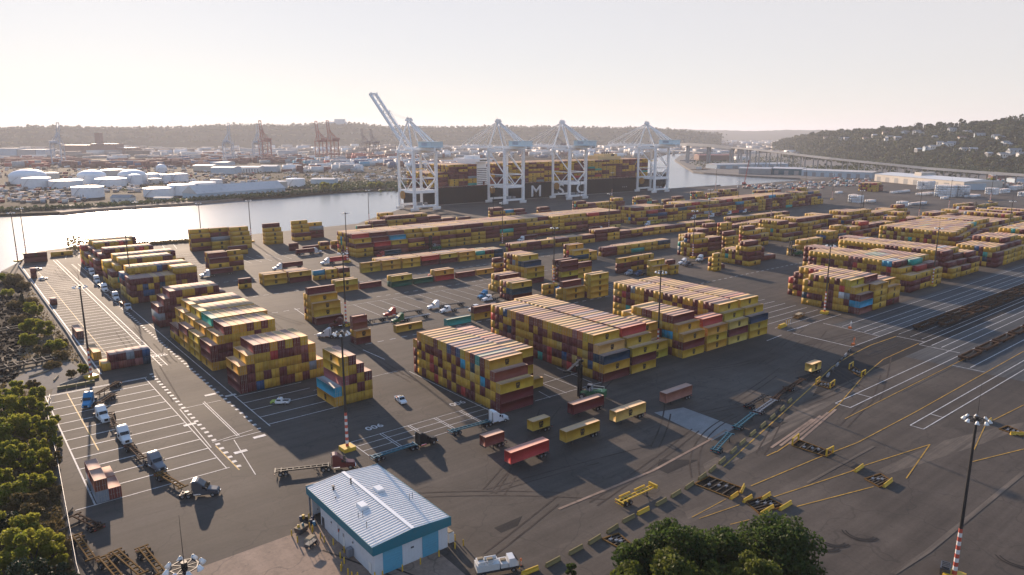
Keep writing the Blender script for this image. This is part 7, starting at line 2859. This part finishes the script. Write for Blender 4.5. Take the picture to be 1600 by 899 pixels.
SC = [(18, 700, 8.5, 4.2, 'b'), (50, 690, 7.5, 3.4, 'b'), (78, 690, 6, 2.6, 'b'), (8, 655, 6.5, 3.6, 'b'), (45, 650, 6, 3, 'b'), (70, 655, 5, 2.2, 'b'), (30, 735, 7, 3.4, 'b'), (60, 740, 6, 2.8, 'b'), (5, 770, 6, 3.2, 'b'), (85, 730, 4, 1.9, 'd'),
      (35, 800, 4, 2.4, 'd'), (62, 790, 3, 2.0, 'd'), (15, 840, 5, 2.6, 'k'), (58, 905, 10, 4.2, 'b'), (85, 890, 7, 3, 'b'), (35, 890, 8, 3.6, 'b'), (15, 930, 8, 4, 'b'), (90, 940, 7, 3.2, 'k'), (50, 950, 9, 4, 'k'), (100, 868, 3, 1.6, 'd'), (-20, 700, 8, 4, 'b'), (-15, 640, 6, 3.4, 'b'), (-25, 850, 9, 4, 'b'),
      (75, 835, 2.4, 1.6, 'd'), (22, 790, 5, 3, 'b'), (48, 775, 5, 2.8, 'b'), (72, 765, 4, 2.2, 'b'), (18, 725, 6, 3, 'b'), (62, 715, 5, 2.6, 'b'), (85, 665, 3, 1.8, 'b'), (60, 630, 5, 2.4, 'b'), (18, 635, 6, 3, 'b'), (40, 850, 6, 3.2, 'b'), (72, 870, 5, 2.6, 'b'), (28, 680, 6, 2.8, 'b'), (90, 700, 3, 1.8, 'b'), (5, 715, 6, 3, 'b'), (48, 815, 4, 2.4, 'd'), (88, 775, 2.2, 1.5, 'd'), (28, 620, 5, 2.6, 'b'), (52, 612, 4, 2.0, 'd'), (130, 585, 3.6, 1.8, 'b'), (112, 590, 2.6, 1.6, 'd'),
      (22, 445, 5, 5, 'd'), (8, 440, 4, 4, 'b'), (38, 450, 3, 3.6, 'd'), (36, 478, 6.5, 1.8, 'c'), (48, 490, 5, 3, 'b'), (58, 495, 5, 3, 'b'), (24, 480, 3, 3.6, 'd'), (52, 520, 6, 4, 'b'), (70, 525, 6, 4.2, 'b'), (45, 540, 4, 3.5, 'b'), (85, 548, 4, 3.5, 'b'), (66, 552, 3, 3.2, 'd'), (95, 560, 2.5, 3, 'd'), (30, 505, 2.5, 3.6, 'd'), (50, 475, 2.6, 3.4, 'd'), (12, 462, 3, 3.5, 'b'), (98, 540, 2, 2.4, 'd'), (80, 575, 1.6, 2.8, 'd')]
cn = {}
for (x, y, h, rad, k) in sorted(SC, key=lambda a: a[1]):
    q = P(x, y)
    nm, mt, what = {'b': ('shrub', 'leafbush', 'green leafy shrub'), 'd': ('shrub', 'leafdry', 'dry brownish shrub'), 'c': ('conifer', 'leafconifer', 'narrow dark conifer'), 'k': ('shrub', 'leafconifer', 'dark green shrub')}[k]
    zone = 'upper left bank' if y < 600 else 'lower left bank'
    key = (what, zone)
    cn[key] = cn.get(key, 0) + 1
    lab = '%s, %s one down the %s' % (what, ORD[cn[key] - 1], zone) if k != 'c' else 'narrow dark conifer standing alone among the scrub of the upper left bank'
    make_tree((q[0], q[1], 0), h, rad, mt, lab, int(1100 + 170 * rad * rad), .34 if h > 3 else .28, nm, 'shrub' if k != 'c' else 'conifer', 'scrub on the left bank', tall=.92, nl=10, con=(k == 'c'))
# dry grass and low weeds
cs = []
while len(cs) < 16000:
    x, y = random.uniform(-60, 135), random.uniform(425, 920)
    q = P(x, y)
    edge = 33 if q[1] > 262 else 11 + max(0, q[1] - 139) * .055
    if q[0] > edge - .3 or (y < 600 and x < 40 - abs(y - 500) * .12) or (565 < y < 612 and 10 < x < 125):
        continue
    cs.append((q[0], q[1], random.uniform(.05, .5)))
V, F = quads(np.array(cs), RNG.uniform(.2, .7, len(cs)))
o = bpy.data.objects.new('dry_grass', mesh_np('dry_grass', V, F, M['leafdry']))
C.objects.link(o)
tag(o, 'dry grass and weeds covering the left bank', 'grass', kind='stuff')
cs = []
for i in range(2600):
    x = random.uniform(100, 320)
    t2 = random.random()
    if x < 135:
        q = P(random.uniform(105, 140), random.uniform(379, 395))
        cs.append((q[0], q[1], random.uniform(.2, 6)))
    else:
        y_ = np.interp(x, [135, 220, 320], [384, 383, 376])
        q = P(x, y_ + random.uniform(-1.2, 1.5))
        cs.append((q[0], q[1], random.uniform(.1, 1.6)))
V, F = quads(np.array(cs), RNG.uniform(.5, 1.5, len(cs)))
o = bpy.data.objects.new('shore_bushes', mesh_np('shore_bushes', V, F, M['leafdry']))
C.objects.link(o)
tag(o, 'dry bushes fringing the water beyond the left blocks', 'bushes', kind='stuff')
for (x, y, h, rad) in [(508, 298, 12, 7), (526, 297, 9, 6), (580, 294, 8, 7), (592, 293, 7, 6), (1547, 292, 13, 8)]:
    q = P(x, y)
    make_tree((q[0], q[1], 0), h, rad, 'leafbush', 'round green tree %s' % {508: 'on the far bank left of its small neighbour', 526: 'on the far bank, the smaller neighbour', 580: 'on the far bank nearest the quay crane, left one', 592: 'on the far bank nearest the quay crane, right one', 1547: 'beside the big cream shed at the right'}[x], 700, 1.6, 'shore_tree', 'tree', 'trees on the far banks', tall=.9, nl=8)
# red crawler crane and flagpole by the slip
q = P(1163, 289)
o = empty('crawler_crane', (q[0], q[1], .03))
tag(o, 'red lattice crawler crane at the edge of the slip', 'crane')
bm_ = MB()
for y in (-.7, .7):
    for z in (0, 1.4):
        bm_.beam((0, y, 3 + z), (9, y * .6, 38 + z * .5), .3)
for k in range(12):
    f_ = k / 12
    bm_.beam((9 * f_, -.7, 3 + 35 * f_), (9 * (f_ + .08), .7, 3 + 35 * (f_ + .08)), .2)
bm_.build('boom', M['redpaint'], o)
MB().box(-4, 2, -1.6, 1.6, 1.4, 4).build('house', M['redpaint'], o)
for y in (-2, 2):
    MB().box(-3.5, 3.5, y - .5, y + .5, 0, 1.3).build('track', M['steel'], o)
print('OBJECTS', len(bpy.data.objects))

# rough greenery along the far banks
cs = []
for i in range(7000):
    x = random.uniform(-20, 640)
    y_ = np.interp(x, [-20, 140, 300, 440, 520, 640], [333, 325, 315, 306, 299.5, 290])
    if x < 300 and random.random() < .7:
        continue
    q = P(x, y_ - abs(random.gauss(0, 1.6)) - .4)
    cs.append((q[0], q[1], random.uniform(-.5, 2.6)))
for i in range(2600):
    x = random.uniform(60, 640)
    q = P(x, random.uniform(268, 300))
    if random.random() < .5:
        q = P(random.uniform(450, 640), random.uniform(285, 294))
    cs.append((q[0] + random.uniform(-6, 6), q[1] + random.uniform(-6, 6), random.uniform(-.5, 2.0)))
for i in range(3000):
    x = random.uniform(1085, 1360)
    q = P(x, random.uniform(246, 262) if x < 1250 else random.uniform(262, 272))
    cs.append((q[0] + random.uniform(-9, 9), q[1] + random.uniform(-9, 9), random.uniform(0, 6)))
V, F = quads(np.array(cs), RNG.uniform(1.2, 4.0, len(cs)))
o = bpy.data.objects.new('bank_greenery', mesh_np('bank_greenery', V, F, M['leaffar']))
C.objects.link(o)
tag(o, 'rough bushes and weeds along the far river banks', 'bushes', kind='stuff')
